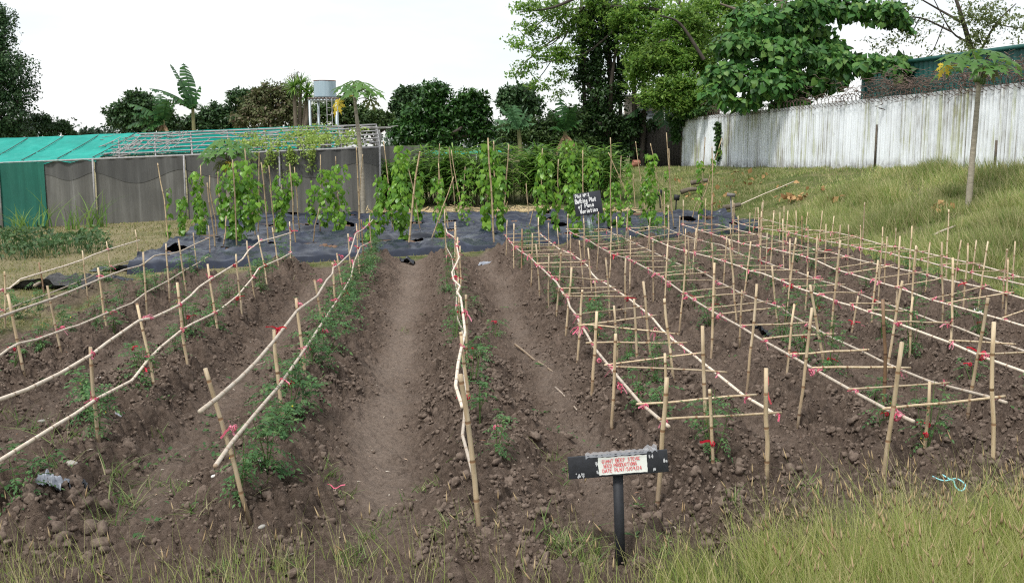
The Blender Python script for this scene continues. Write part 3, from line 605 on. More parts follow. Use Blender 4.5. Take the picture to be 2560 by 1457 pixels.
LN = ['two-rail bamboo trellis left of the bare central footpath with the bushiest tomatoes under it',
      'two-rail bamboo trellis left of the bushy tomato row, second single row from the footpath',
      'two-rail bamboo trellis in the third single row left of the footpath',
      'two-rail bamboo trellis standing in the dry lawn, outermost of the left rows']
for k, (T_, B_, S_) in enumerate([(L1T, L1B, L1S), (L2T, L2B, L2S), (L3T, L3B, L3S), (L4T, L4B, L4S)]):
    st = stake_px(S_); s0 = row_s(st)
    def onrow(px, lo, hi, st=st):
        bb = np.array([b for b, t in st]); bb = bb[np.argsort(bb[:, 1])]
        co = np.polyfit(bb[:, 1], bb[:, 0] + 0.0, 1)          # the row's own line
        r = []
        for u, v in px:
            d = ray(u, v); t_ = co[1] / (d[0] - co[0] * d[1]); r.append(C0 + d * t_)
        r = np.array(r); r = r[np.argsort(r[:, 1])]; kp = [0]
        for i in range(1, len(r)):
            if r[i, 1] - r[kp[-1], 1] > .1: kp.append(i)
        r = r[kp]; g_ = gz(r[:, 0], r[:, 1]); r[:, 2] = np.clip(r[:, 2], g_ + lo, g_ + hi); return r
    trellis(LN[k], st, [onrow(T_, .5, 1.35), onrow(B_, .12, .8)], [], GT)
CS = [(1150, 935, 1204, 1325), (1152, 830, 1178, 1025), (1165, 737, 1167, 918), (1145, 692, 1150, 800), (1150, 615, 1150, 727), (1144, 593, 1146, 700), (1139, 564, 1142, 690), (1138, 555, 1138, 675), (1111, 522, 1118, 663)]
CT = [(1156, 1017), (1139, 964), (1145, 911), (1152, 876), (1163, 832), (1158, 788), (1152, 744), (1143, 731), (1150, 715), (1134, 700), (1130, 681), (1148, 644), (1140, 607), (1138, 595), (1118, 582), (1111, 560)]
CB = [(1185, 1193), (1156, 1087), (1161, 1043), (1165, 980), (1158, 902), (1156, 823), (1145, 801), (1141, 766), (1140, 768), (1142, 727), (1130, 644), (1117, 620), (1114, 601)]
def level(px, h0, h1):
    n = len(px); r = []
    for k, (u, v) in enumerate(px): r.append(Pz(u, v, .2 + h0 + (h1 - h0) * k / n))
    r = np.array(r); r = r[np.argsort(r[:, 1])]; kp = [0]
    for i in range(1, len(r)):
        if r[i, 1] - r[kp[-1], 1] > .12: kp.append(i)
    return r[kp]
trellis('single bamboo trellis seen end-on between the two bare footpaths', stake_px(CS), [level(CT, .64, .66), level(CB, .16, .30)], [], GT)
# ------------------------------------------------------------------ tomato plants
LEAF2 = np.array([(0, 0, 0), (.42, .24, .05), (1, 0, -.12), (.42, -.24, .05)]); LT2 = [[0, 1, 2], [0, 2, 3]]
def compound(mb, base, dirs, ln, nl, lsz, droop, pairs=4):
    """pinnate leaves: rachis from base along dirs with leaflets either side"""
    N = len(base); up = np.tile([0, 0, 1.0], (N, 1)); side = np.cross(dirs, up); side /= np.linalg.norm(side, axis=1)[:, None] + 1e-9
    B, D_, Nn, Sz = [], [], [], []
    for k in range(pairs * 2 + 1):
        t = (.30 + .7 * (k // 2) / pairs) if k < pairs * 2 else 1.0
        pos = base + dirs * (t * ln)[:, None] + np.array([0, 0, -1.0]) * (droop * t * t * ln)[:, None]
        s = 0 if k == pairs * 2 else (1 if k % 2 else -1)
        d = dirs * (.55 if s else 1) + side * s * .9 + np.array([0, 0, -1]) * (.15 + droop * .9 * t)[:, None] + rng.normal(size=(N, 3)) * .18
        B.append(pos); D_.append(d); Nn.append(up + side * s * -.35 + rng.normal(size=(N, 3)) * .25); Sz.append(lsz * (.75 + .5 * rng.random(N)) * (1.0 if k < pairs * 2 else 1.25) * (1 - .25 * t))
    B = np.concatenate(B); D_ = np.concatenate(D_); Nn = np.concatenate(Nn); Sz = np.concatenate(Sz)
    mb.scatter(LEAF2, None, LT2, frames(D_, Nn, Sz), B)
def tomato_variant(h, spread, nleaf, lsz, seed):
    st = MB(); lf = MB(); ns = 3 if h < .4 else 5
    bs, ds = [], []
    for q in range(ns):
        a = 2 * pi * q / ns + rng.random(); o = spread * (.25 + .55 * rng.random()) * (q > 0)
        tip = np.array([math.cos(a) * o, math.sin(a) * o, h * (1 - .3 * (q > 0) * rng.random())])
        path = smoothp([(0, 0, -.04), tip * [.35, .35, .4] + rng.normal(size=3) * .01, tip], 4)
        st.tube(path, np.linspace(.006, .002, len(path)), 4, False)
        m = nleaf // ns; i = rng.integers(1, len(path), m); bs.append(path[i]); aa = rng.random(m) * 2 * pi
        ds.append(np.stack([np.cos(aa), np.sin(aa), .35 + .5 * rng.random(m) - .35 * (path[i, 2] < h * .35)], 1))
    b = np.concatenate(bs); d = np.concatenate(ds); d /= np.linalg.norm(d, axis=1)[:, None]
    compound(lf, b, d, (.10 + .11 * rng.random(len(b))) * (.7 + spread), 0, lsz, .35 + .5 * rng.random(len(b)))
    fl = MB(); n = 1; i = rng.integers(0, len(b), n); fl.scatter(LEAF2 * [1, 1.5, 1], None, LT2, rot_rand(n) * .02, b[i] + d[i] * .05 + [0, 0, .04])
    return st.mesh('stem', smooth=True), lf.mesh('foliage'), fl.mesh('flower')
TV = {'small': [tomato_variant(.26, .14, 16, .045, k) for k in range(3)], 'mid': [tomato_variant(.40, .20, 30, .044, k) for k in range(4)],
      'tall': [tomato_variant(.62, .22, 46, .045, k) for k in range(3)], 'bushy': [tomato_variant(.38, .36, 66, .046, k) for k in range(4)]}
for L_ in TV.values():
    for a, b_, c in L_: a.materials.append(M_tomstem); b_.materials.append(M_tomato); c.materials.append(M_flower)
ADJ = {'small': 'small spindly tomato plant', 'mid': 'leafy green tomato plant', 'tall': 'tall staked tomato plant', 'bushy': 'wide bushy tomato plant'}
def tomato(x, y, kind, label, group, sc=1.0):
    z = float(gz(x, y)) + .02; st, lf, fl = random.choice(TV[kind])
    t = thing('tomato_plant', label, 'plant', (x, y, z), group); t.rotation_euler = (rng.normal() * .06, rng.normal() * .06, random.random() * 6.28); t.scale = (sc,) * 3
    obj('stem', st, None, t); obj('foliage', lf, None, t)
    if kind != 'small': obj('flower', fl, None, t)
    if random.random() < .35 and y < 15:
        tie = obj('tie', TIES[6 if random.random() < .7 else 2], None, t, (.02, 0, .16 + .1 * random.random())); tie.scale = (.7,) * 3
    return t
ROWN = [(-6.15, 'outermost left row', 10), (-4.55, 'third single row left of the footpath', 14), (-2.92, 'second single row left of the footpath', 15), (-1.22, 'bushy single row left of the footpath', 20),
        (.42, 'single row seen end-on', 15), (2.17, 'first wide bed right of the footpath', 17), (3.97, 'second wide bed right of the footpath', 17), (5.6, 'middle wide bed', 15), (7.35, 'fourth wide bed', 14), (9.1, 'bed beside the grassy bank', 11)]
GTOM = 'tomato plants along the rows'
WORD = {'small': 'small spindly', 'mid': 'leafy', 'tall': 'tall', 'bushy': 'wide bushy'}
for ri, (sc_, nm, n_) in enumerate(ROWN):
    yb = ROWS[ri][4] - .6; ya = [9.5, 8.2, 8.4, 6.95, 7.3, 7.6, 8.0, 8.6, 9.8, 13][ri]
    yy = np.linspace(ya, yb, n_)
    for k, y0 in enumerate(yy):
        y = y0 + rng.normal() * .12; s = sc_ + rng.normal() * .07
        if ri >= 5 and rng.random() < .35: s += rng.choice([-.28, .28])
        if ri == 3: kind = 'bushy' if k < 15 or k == 19 else 'mid'
        elif ri == 4: kind = 'small' if k % 2 else 'mid'
        elif ri == 2: kind = ['bushy', 'mid', 'small', 'mid', 'tall'][k % 5] if k else 'bushy'
        elif ri in (0, 1): kind = ['mid', 'bushy', 'mid', 'small'][k % 4]
        else: kind = ['mid', 'small', 'tall', 'mid', 'tall'][k % 5] if rng.random() < .8 else 'mid'
        tomato(s - KR * y, y, kind, f'{WORD[kind]} tomato plant, {ORD[k]} from front in the {nm}', GTOM, random.uniform(.85, 1.15))
# a few measured ones
for (u, v, kd, lb, sc_) in [(45, 1260, 'bushy', 'sprawling tomato plant at the near left edge beside the crumpled grey cloth', .95),
                            (1660, 1045, 'small', 'small tomato seedling under the near end of the first wide bed trellis', 1),
                            (1782, 1150, 'tall', 'slim tomato plant tied to the near short stake of the first wide bed', .85), (2318, 1130, 'tall', 'tomato plant on the thick near stake of the second wide bed', .9), (245, 1100, 'mid', 'thin tomato plant at the stake under the near left rails', .9), (600, 1235, 'mid', 'tomato plant behind the nearest leaning stake left of the footpath', 1), (1205, 922, 'small', 'low rounded green plant right of the end-on row, beside the loose bamboo stick', 1.2), (1240, 842, 'small', 'low green plant standing in the footpath right of the end-on row', .9),
                            (1185, 780, 'small', 'small green plant hard against the end-on trellis, at its middle', .9), (285, 845, 'small', 'flat-growing green plant on bare earth between two left rows', 1.3)]:
    p = G(u, v); tomato(p[0], p[1], kd, lb, GTOM, sc_)
# short bamboo stakes beside single plants inside the beds
GS = 'short bamboo stakes beside single plants'
SH = [(1774, 973, 1784, 1160, 'short bamboo stake with red tape in front of the near plant, first wide bed', 1), (1535, 764, 1545, 900, 'thin stake rising through the second crosspiece group of the first wide bed', 0), (1585, 747, 1597, 929, 'brown split-topped stake inside the first wide bed beside a tall tomato', 0), (1662, 883, 1665, 1046, 'pale short stake behind the front crosspieces of the first wide bed', 0),
      (1486, 696, 1492, 760, 'thin stake in the far half of the first wide bed', 0), (2324, 953, 2311, 1137, 'thick split bamboo stake carrying the near plant of the second wide bed', 1), (1986, 760, 1966, 936, 'bamboo stake leaning over a leafy plant in the second wide bed', 1), (1855, 725, 1850, 865, 'thin stake beside a plant in the middle of the second wide bed', 0),
      (2145, 740, 2127, 836, 'bamboo stake tied to a plant in the middle wide bed', 1), (2282, 742, 2272, 900, 'short stake with a drooping tape in the middle wide bed', 0), (2020, 679, 2012, 780, 'thin stake in the far half of the middle wide bed', 0)]
for a, b_, c, d, lb, red in SH:
    q = G(c, d); t_ = P(a, b_, q[1] - .02); root = thing('plant_stake', lb, 'stake', q, GS)
    obj('cane', bamboo(wob(q - [0, 0, .1], t_, .005), .014, .012, off=q, name='cane'), M_bamboo, root)
    if red: put_tie(root, q + (t_ - q) * .28, 1.1, True)
o = None
q = G(1920, 1190); pp = Pl(1917, 925, 2.66)
mb = MB(); a = np.array([pp[0] - .015, pp[1] - .02, pp[2]]); b_ = np.array([q[0] - .01, q[1] - .02, q[2] + .55]); c_ = np.array([.012, 0, 0])
n_ = 6; t_ = np.linspace(0, 1, n_)[:, None]; ln = a + (b_ - a) * t_ + np.array([.01, 0, 0]) * np.sin(t_ * 7); V = np.stack([ln - c_ * .6, ln + c_ * .6], 1).reshape(-1, 3)
mb.add(V, [[2 * i, 2 * i + 1, 2 * i + 3, 2 * i + 2] for i in range(n_ - 1)])
o = obj('red_ribbon', mb.mesh('red_ribbon'), M_redtie); tag(o, 'long red tape strip hanging down the near right stake of the first wide bed', 'ribbon')

# ------------------------------------------------------------------ low weeds between the rows
mb = MB(); n_ = 1500; y = 6.2 * (22 / 6.2) ** rng.random(n_); x = (rng.random(n_) * 2 - 1) * (1 + .53 * y); s = x + KR * y
w_ = soilmask(x, y) * (np.exp(-((s + 2.0) / .42) ** 2) * .95 + np.exp(-((s + 3.7) / .35) ** 2) * .35 + .05 + .25 * np.exp(-((s - 1.27) / .4) ** 2)) * (vnoise(x, y, .9, 88) * 1.7 - .25)
k = rng.random(n_) < w_; x, y = x[k], y[k]; n_ = len(x); z = ztop(x, y)
for i in range(n_):
    m_ = rng.integers(4, 14); a = rng.random(m_) * 2 * pi; d = np.stack([np.cos(a), np.sin(a), .25 + .5 * rng.random(m_)], 1); sp_ = .03 + .09 * rng.random()
    pos = np.array([x[i], y[i], z[i] + .008]) + d * (sp_ * rng.random(m_))[:, None] * [1, 1, .4]
    mb.scatter(LEAF2 * [1, 1.25, 1], None, LT2, frames(d, np.tile([0, 0, 1.0], (m_, 1)) + .4 * unit(m_), .022 + .035 * rng.random(m_)), pos)
o = obj('weeds', mb.mesh('weeds'), M_weed, kind='stuff'); tag(o, 'small broad-leaved weeds growing between the left rows', 'weeds', kind='stuff')

# ------------------------------------------------------------------ grasses
def blades(mb, base, h, lean, w, segs=3, curl=.5):
    """tapered bending blades. base (N,3), h, w (N,), lean (N,2)"""
    N = len(base); a = rng.random(N) * 2 * pi; side = np.stack([np.cos(a), np.sin(a), 0 * a], 1); V = []
    for k in range(segs + 1):
        t = k / segs; c = base + np.stack([lean[:, 0] * h * t ** (1 + curl), lean[:, 1] * h * t ** (1 + curl), h * t * (1 - .18 * (lean ** 2).sum(1) * t)], 1)
        ww = (w * (1 - t) ** .7 * .5 + .0002)[:, None]; V += [c - side * ww, c + side * ww]
    V = np.stack(V, 1); m = 2 * (segs + 1); o_ = (np.arange(N) * m)[:, None, None]
    q = np.array([[2 * k, 2 * k + 1, 2 * k + 3, 2 * k + 2] for k in range(segs)])[None] + o_
    mb.add(V.reshape(-1, 3), q.reshape(-1, 4)); return V[:, -2:, :].mean(1)
# foreground: seeding grass on the verge
def fg_root_y(x): return np.where(x < .55, 5.92 + .05 * np.clip(x + 3, 0, 4), np.interp(x, [.55, 1.3, 2.0, 2.7, 3.5, 5], [5.92, 5.98, 6.12, 6.32, 6.50, 6.7]))
def fg_spots(n, dl=None):
    x = rng.uniform(-4.6, 4.9, n); y = 4.6 + (fg_root_y(x) + .15 * rng.normal(size=n) * .8 - 4.6) * rng.random(n) ** .8
    dens = np.interp(x, [-4.6, -2.5, -1.2, -.9, .2, .9, 1.6, 2.2, 4.9], [.10, .10, .07, .06, .10, .32, .8, 1.0, 1.0])
    if dl is not None: dens = np.maximum(dens, np.interp(x, [-4.6, -2.2, -1.4, -.8, .2, 1], dl))
    cl = np.clip(vnoise(x, y, .22, 55) * 1.8 - .35, .08, 1)
    k = rng.random(n) < dens * cl; return x[k], y[k]
x, y = fg_spots(52000); n_ = len(x); z = zt(x, y) - .01
mb = MB(); right = sstep(.7, 2.2, x)
h = (.09 + .16 * rng.random(n_)) * (1 + .9 * right) * np.where(rng.random(n_) < .12, 1.6, 1)
lean = rng.normal(size=(n_, 2)) * .35 + np.array([-.15, 0])
tips = blades(mb, np.stack([x, y, z], 1), h, lean, .004 + .003 * rng.random(n_), 3)
x, y = fg_spots(14000, [.42, .40, .22, .16, .30, .5]); k = rng.random(len(x)) < .40; x, y = x[k], y[k]; n_ = len(x); z = zt(x, y) - .01; right = sstep(.7, 2.2, x)
h = (.20 + .28 * rng.random(n_)) * (1 + .38 * right); lean = rng.normal(size=(n_, 2)) * .22 + np.array([-.10, 0])
st = MB(); tips = blades(mb, np.stack([x, y, z], 1), h, lean, .0028 + .001 * rng.random(n_), 4)
o = obj('verge_grass', mb.mesh('verge_grass'), M_grassF, kind='stuff'); tag(o, 'tall yellow-green seeding grass along the near edge of the garden', 'grass', kind='stuff')
sd = MB(); ov = np.array([(0, 0, 0), (.3, .12, .0), (.3, 0, .12), (.3, -.12, 0), (.3, 0, -.12), (1, 0, 0)]); ot = [[0, 2, 1], [0, 3, 2], [0, 4, 3], [0, 1, 4], [5, 1, 2], [5, 2, 3], [5, 3, 4], [5, 4, 1]]
k = rng.random(n_) < .25 + .4 * right; tp = tips[k]; m_ = len(tp); d = np.concatenate([lean[k] * 1.2, np.ones((m_, 1))], 1) + rng.normal(size=(m_, 3)) * .12
sd.scatter(ov, None, ot, frames(d, unit(m_), .045 + .055 * rng.random(m_)) * np.array([1, .55, .55]), tp - d * .004)
o = obj('seed_heads', sd.mesh('seed_heads'), M_seed, kind='stuff'); tag(o, 'brown seed heads on top of the tall verge grass', 'seed heads', kind='stuff')
# bank on the right
mb = MB(); n_ = 420000; y = 9 * (52 / 9) ** rng.random(n_); xe = xplot(y); xw = xwall(y); t = rng.random(n_); x = xe - .5 + (xw - xe + .4) * t
vis = (x < .545 * y + .8); near = np.clip(vnoise(x, y, 1.1, 91) * 1.6 - .2, .1, 1); mown = sstep(37, 31, y + 2.0 * vnoise(x, y, 3, 17)) * .82 + .18
k = vis & (rng.random(n_) < near * (.35 + .65 * mown)); x, y, t, mown = x[k], y[k], t[k], mown[k]; n_ = len(x)
z = np.where(y < 30, ztop(x, y), zt(x, y)) - .02
h = (.09 + .52 * rng.random(n_) ** 1.1 * mown) * np.clip(vnoise(x, y, .8, 93) * 1.5, .3, 1.25) * np.clip(.35 + t * 3, .3, 1)
blades(mb, np.stack([x, y, z], 1), h, rng.normal(size=(n_, 2)) * .38 + [-.2, 0], .008 + .012 * rng.random(n_) + y * .0005, 1)
o = obj('bank_grass', mb.mesh('bank_grass'), M_grassB, kind='stuff'); tag(o, 'long tufted green and straw grass covering the bank below the white fence', 'grass', kind='stuff')
# short lawn on the left, the strip before the black sheet, and tufts in the garden
mb = MB(); n_ = 260000; y = 8 * (36 / 8) ** rng.random(n_); x = rng.uniform(-1, 1, n_) * (2 + .56 * y); sm = soilmask(x, y)
k = (sm < .45) & (x < xplot(y)) & (rng.random(n_) < .25 + .75 * vnoise(x, y, .5, 95)); x, y = x[k], y[k]; n_ = len(x)
z = np.where(y < 30, ztop(x, y), zt(x, y)) - .01
blades(mb, np.stack([x, y, z], 1), .025 + .075 * rng.random(n_) ** 2, rng.normal(size=(n_, 2)) * .7, .006 + .0007 * y, 1)
o = obj('lawn_grass', mb.mesh('lawn_grass'), M_lawn, kind='stuff'); tag(o, 'short patchy dry grass on the lawn left of the rows', 'grass', kind='stuff')
mb = MB()
def tuft(u, v, n, h, mbx=mb):
    p = G(u, v, zt); r_ = rng.normal(size=(n, 2)) * .06; b_ = np.stack([p[0] + r_[:, 0], p[1] + r_[:, 1]], 1); zz = ztop(b_[:, 0], b_[:, 1]) - .01
    blades(mbx, np.column_stack([b_, zz]), h * (.5 + .7 * rng.random(n)), rng.normal(size=(n, 2)) * .8, .006 + .005 * rng.random(n), 4, .3)
for u, v, n, h in [(35, 1075, 16, .2), (90, 1090, 16, .22), (300, 1230, 30, .22), (270, 1310, 30, .25), (180, 1200, 14, .3), (400, 1220, 24, .12), (450, 1240, 40, .1), (320, 1270, 30, .2), (140, 1260, 20, .22), (480, 1345, 20, .15), (385, 1120, 10, .15), (225, 990, 12, .15), (820, 1240, 34, .12), (850, 1255, 30, .1), (950, 1300, 26, .1), (920, 1340, 30, .13), (880, 1390, 60, .14), (1080, 1250, 34, .1), (640, 1300, 14, .16), (1395, 1165, 20, .15), (1405, 1230, 14, .12), (1030, 1260, 10, .1), (1120, 1370, 40, .14), (1390, 1400, 80, .15), (1450, 1420, 80, .15), (1480, 1380, 60, .14), (1660, 1400, 60, .13), (700, 1420, 60, .12), (550, 1430, 40, .12), (2120, 1000, 10, .1), (870, 900, 14, .12), (760, 720, 20, .1), (1010, 830, 14, .08), (1150, 1180, 12, .1), (2000, 1290, 30, .16), (1840, 1330, 30, .15)]:
    tuft(u, v, n, h)
o = obj('grass_tufts', mb.mesh('grass_tufts'), leafmat('green_tuft', [(.07, .15, .03), (.12, .2, .05), (.2, .25, .09), (.36, .33, .18)], .6, .25), kind='stuff'); tag(o, 'green grass tufts sprouting between clods near the front', 'grass tufts', kind='stuff')
# dense low shrubs on the far left lawn
mb = MB(); n_ = 16000; x = rng.uniform(-21, -6.5, n_); y = rng.uniform(20, 33, n_)
def inpatch(x, y): return sstep(.2, .35, 1 - (((x + 13.4) / 4.3) ** 2 + ((y - 24.9) / 2.6) ** 2) + .5 * fbm(x, y, 2.0, 3, 99))
hh = .46 * inpatch(x, y) * np.clip(.55 + .8 * vnoise(x, y, .9, 111), .4, 1.15); k = hh > .08; x, y, hh = x[k], y[k], hh[k]; n_ = len(x)
z = zt(x, y) + hh * (1 - .6 * rng.random(n_) ** 2)
d = unit(n_) + [0, -.2, .25]; mb.scatter(LEAF2 * [1, 1.1, 1], None, LT2, frames(d, unit(n_) * .7 + [0, -.3, .9], .09 + .09 * rng.random(n_)), np.stack([x, y, z], 1))
n2 = 900; i = rng.integers(0, n_, n2); blades(mb, np.stack([x[i], y[i], zt(x[i], y[i])], 1), hh[i] * 1.15, rng.normal(size=(n2, 2)) * .4, .012 + .01 * rng.random(n2), 2)
o = obj('low_shrubs', mb.mesh('low_shrubs'), leafmat('low_shrub_leaf', [(.035, .085, .03), (.055, .115, .038), (.085, .15, .05)], .6, .2, clump=.35, clsc=.8), kind='stuff'); tag(o, 'dense dark low undergrowth on the lawn before the shade house', 'undergrowth', kind='stuff')
GG = 'tall grass clumps at the foot of the shade house'
for u, v, n, h, lb in [(243, 568, 26, 1.35, 'tall bright grass clump below the first cloth post right of the green door'), (182, 574, 20, 1.0, 'medium grass clump just right of the green door cloth'), (112, 570, 14, 1.5, 'thin tall grass clump at the right edge of the green door cloth'), (62, 582, 40, .95, 'wide grass clump in front of the green door cloth')]:
    p = G(u, v, zt); mb = MB(); b_ = p + np.column_stack([rng.normal(size=(n, 2)) * .16, np.zeros(n)])
    blades(mb, b_, h * (.55 + .5 * rng.random(n)), rng.normal(size=(n, 2)) * .55, .045 + .02 * rng.random(n), 5, .9)
    o = obj('grass_clump', mb.mesh('grass_clump', p), leafmat('cane_grass', [(.09, .2, .04), (.14, .27, .06), (.22, .3, .09)], .5, .3) if u == 243 else bpy.data.materials['cane_grass'], None, p); tag(o, lb, 'grass clump', GG)
# ------------------------------------------------------------------ black mulch sheets of the yam plot
def mulch_y(s, f):      # f 0 front edge .. 1 back edge
    return (23.9 + .60 * s) * (1 - f) + (34.0 + .02 * s) * f
MS0, MS1 = -6.2, 10.0
def mulch_mat():
    m, n, l, b, o = newmat('mulch_plastic'); t = noise(n, l, 2.2, 6, .65); t2 = noise(n, l, 5, 3, .5, scl=(.5, 1.6, 1))
    r = ramp(n, [(.3, (.008, .011, .020)), (.55, (.018, .024, .042)), (.75, (.055, .068, .105))]); l.new(t.outputs['Fac'], r.inputs[0]); l.new(r.outputs[0], b.inputs['Base Color'])
    b.inputs['Roughness'].default_value = .30; b.inputs['Specular IOR Level'].default_value = .5; bump(n, l, b, t2.outputs['Fac'], .4, .02); return m
M_mulch = mulch_mat(); GM = 'black plastic mulch sheets over the yam beds'
ML = ['front black plastic mulch sheet, nearest the tomato rows', 'second black plastic mulch sheet behind the front one', 'third black plastic mulch sheet, among most yam poles', 'rear black plastic mulch sheet beside the straw']
edges = [(0, .225), (.27, .48), (.53, .745), (.785, 1.0)]
HOLES = []
for k, (f0, f1) in enumerate(edges):
    ns, nf = 300, 34; ss = np.linspace(MS0, MS1, ns); ff = np.linspace(0, 1, nf); Sg, Fg = np.meshgrid(ss, ff, indexing='ij')
    wv = .28 * fbm(Sg, Fg * 0 + k * 9, 1.8, 4, 200 + k)
    edge = np.where(Fg < .5, (1 - Fg * 2), (Fg * 2 - 1)); Y = mulch_y(Sg, f0 + (f1 - f0) * Fg) + wv * edge * .5
    Xm = Sg - 1.1 * (f0 + (f1 - f0) * Fg) * np.clip((2 - Sg) / 8, 0, 1) - KR * Y; dome = .13 * np.sin(pi * Fg) ** .6 + .05
    wr = .085 * np.abs(fbm(Sg, Y, .8, 4, 210 + k)) * 2 + .11 * np.abs(fbm(Sg * .3, Y * 1.6, .4, 3, 230)) + .05 * fbm(Sg, Y, .3, 2, 220) + .09 * (1 - np.abs(2 * vnoise(Sg * .22, Y, .5, 240 + k) - 1)) ** 4
    Zm = zt(Xm, Y) + dome * (.8 + .4 * vnoise(Sg, Y, 2, 5)) + wr * np.sin(pi * Fg) ** .35 + .01
    Zm[:, 0] = zt(Xm, Y)[:, 0] - .03; Zm[:, -1] = zt(Xm, Y)[:, -1] - .03
    ii = np.arange(ns - 1)[:, None] * nf + np.arange(nf - 1)[None]; Q = np.stack([ii, ii + nf, ii + nf + 1, ii + 1], -1).reshape(-1, 4)
    cut = np.ones(len(Q), bool); cx = Xm[:-1, :-1].ravel(); cy = Y[:-1, :-1].ravel()
    for s_ in np.arange(MS0 + .5, MS1, 1.05):
        hy = mulch_y(s_, f0 + (f1 - f0) * .55) + rng.normal() * .1; hx = s_ - KR * hy; HOLES.append((hx, hy))
        cut &= ~(((cx - hx) / .26) ** 2 + ((cy - hy) / .22) ** 2 < 1)
    off = (0, 26, 0)
    o = obj('mulch_sheet', mesh_np('mulch_sheet', np.stack([Xm, Y, Zm], -1).reshape(-1, 3) - off, Q[cut], smooth=True), M_mulch, None, off); tag(o, ML[k], 'plastic sheet', GM)
# bed earth under the sheets (shows through the planting holes and between the sheets)
ns, nf = 120, 60; Sg, Fg = np.meshgrid(np.linspace(MS0 + .1, MS1 - .1, ns), np.linspace(.01, .99, nf), indexing='ij'); Y = mulch_y(Sg, Fg); Xm = Sg - 1.1 * Fg * np.clip((2 - Sg) / 8, 0, 1) - KR * Y
bed = sum(.10 * np.sin(pi * np.clip((Fg - a) / (b_ - a), 0, 1)) ** .7 for a, b_ in edges); bed = np.maximum(bed, sum(.17 * np.exp(-((Fg - g_) / .022) ** 2) for g_ in (.2475, .505, .765)))
ii = np.arange(ns - 1)[:, None] * nf + np.arange(nf - 1)[None]; Q = np.stack([ii, ii + nf, ii + nf + 1, ii + 1], -1).reshape(-1, 4)
obj('bed_earth', mesh_np('bed_earth', np.stack([Xm, Y, zt(Xm, Y) + bed + .018 + .02 * fbm(Xm, Y, .3, 3, 3)], -1), Q, smooth=True), plain('bed_earth', (.10, .062, .042), (.19, .12, .08), 6, .95, .02), kind='structure')
hs = MB()
for hx, hy in HOLES:
    n_ = 7; x = hx + rng.normal(size=n_) * .15; y = hy + rng.normal(size=n_) * .1
    hs.scatter(rock_v(ICO1, 1, .4), None, ICO1[1], rot_rand(n_) * (.06 + .09 * rng.random(n_))[:, None, None], np.stack([x, y, zt(x, y) + .19], 1))
o = obj('planting_hole_earth', hs.mesh('planting_hole_earth', smooth=True), plain('brown_earth', (.12, .07, .045), (.2, .125, .08), 9, .95), kind='stuff'); tag(o, 'brown earth crumbs in the planting holes of the black sheets', 'earth', kind='stuff')
# straw behind the black sheets
mb = MB(); n_ = 2600; x = rng.uniform(-5.2, 4.2, n_); y = 34.6 + rng.normal(size=n_) * .45 + .5 * fbm(x, x * 0, 1.2, 3, 71); k = rng.random(n_) < np.clip(vnoise(x, y, .9, 73) * 2 - .5, .05, 1); x, y = x[k], y[k]; n_ = len(x)
d = np.stack([rng.normal(size=n_) * 1.4, rng.normal(size=n_) * .6, rng.normal(size=n_) * .22], 1)
mb.scatter(np.array([(-.5, -.5, 0), (.5, -.5, 0), (.5, .5, 0), (-.5, .5, 0)]), [[0, 1, 2, 3]], None, frames(d, np.tile([0, -.5, 1.0], (n_, 1)) + .4 * unit(n_)) * (np.array([[1, .035, 1]]) * (.35 + .6 * rng.random(n_))[:, None])[:, None, :], np.stack([x, y, zt(x, y) + .03 + .16 * rng.random(n_)], 1))
o = obj('straw', mb.mesh('straw'), M_straw, kind='stuff'); tag(o, 'loose straw strewn behind the black plastic sheets', 'straw', kind='stuff')

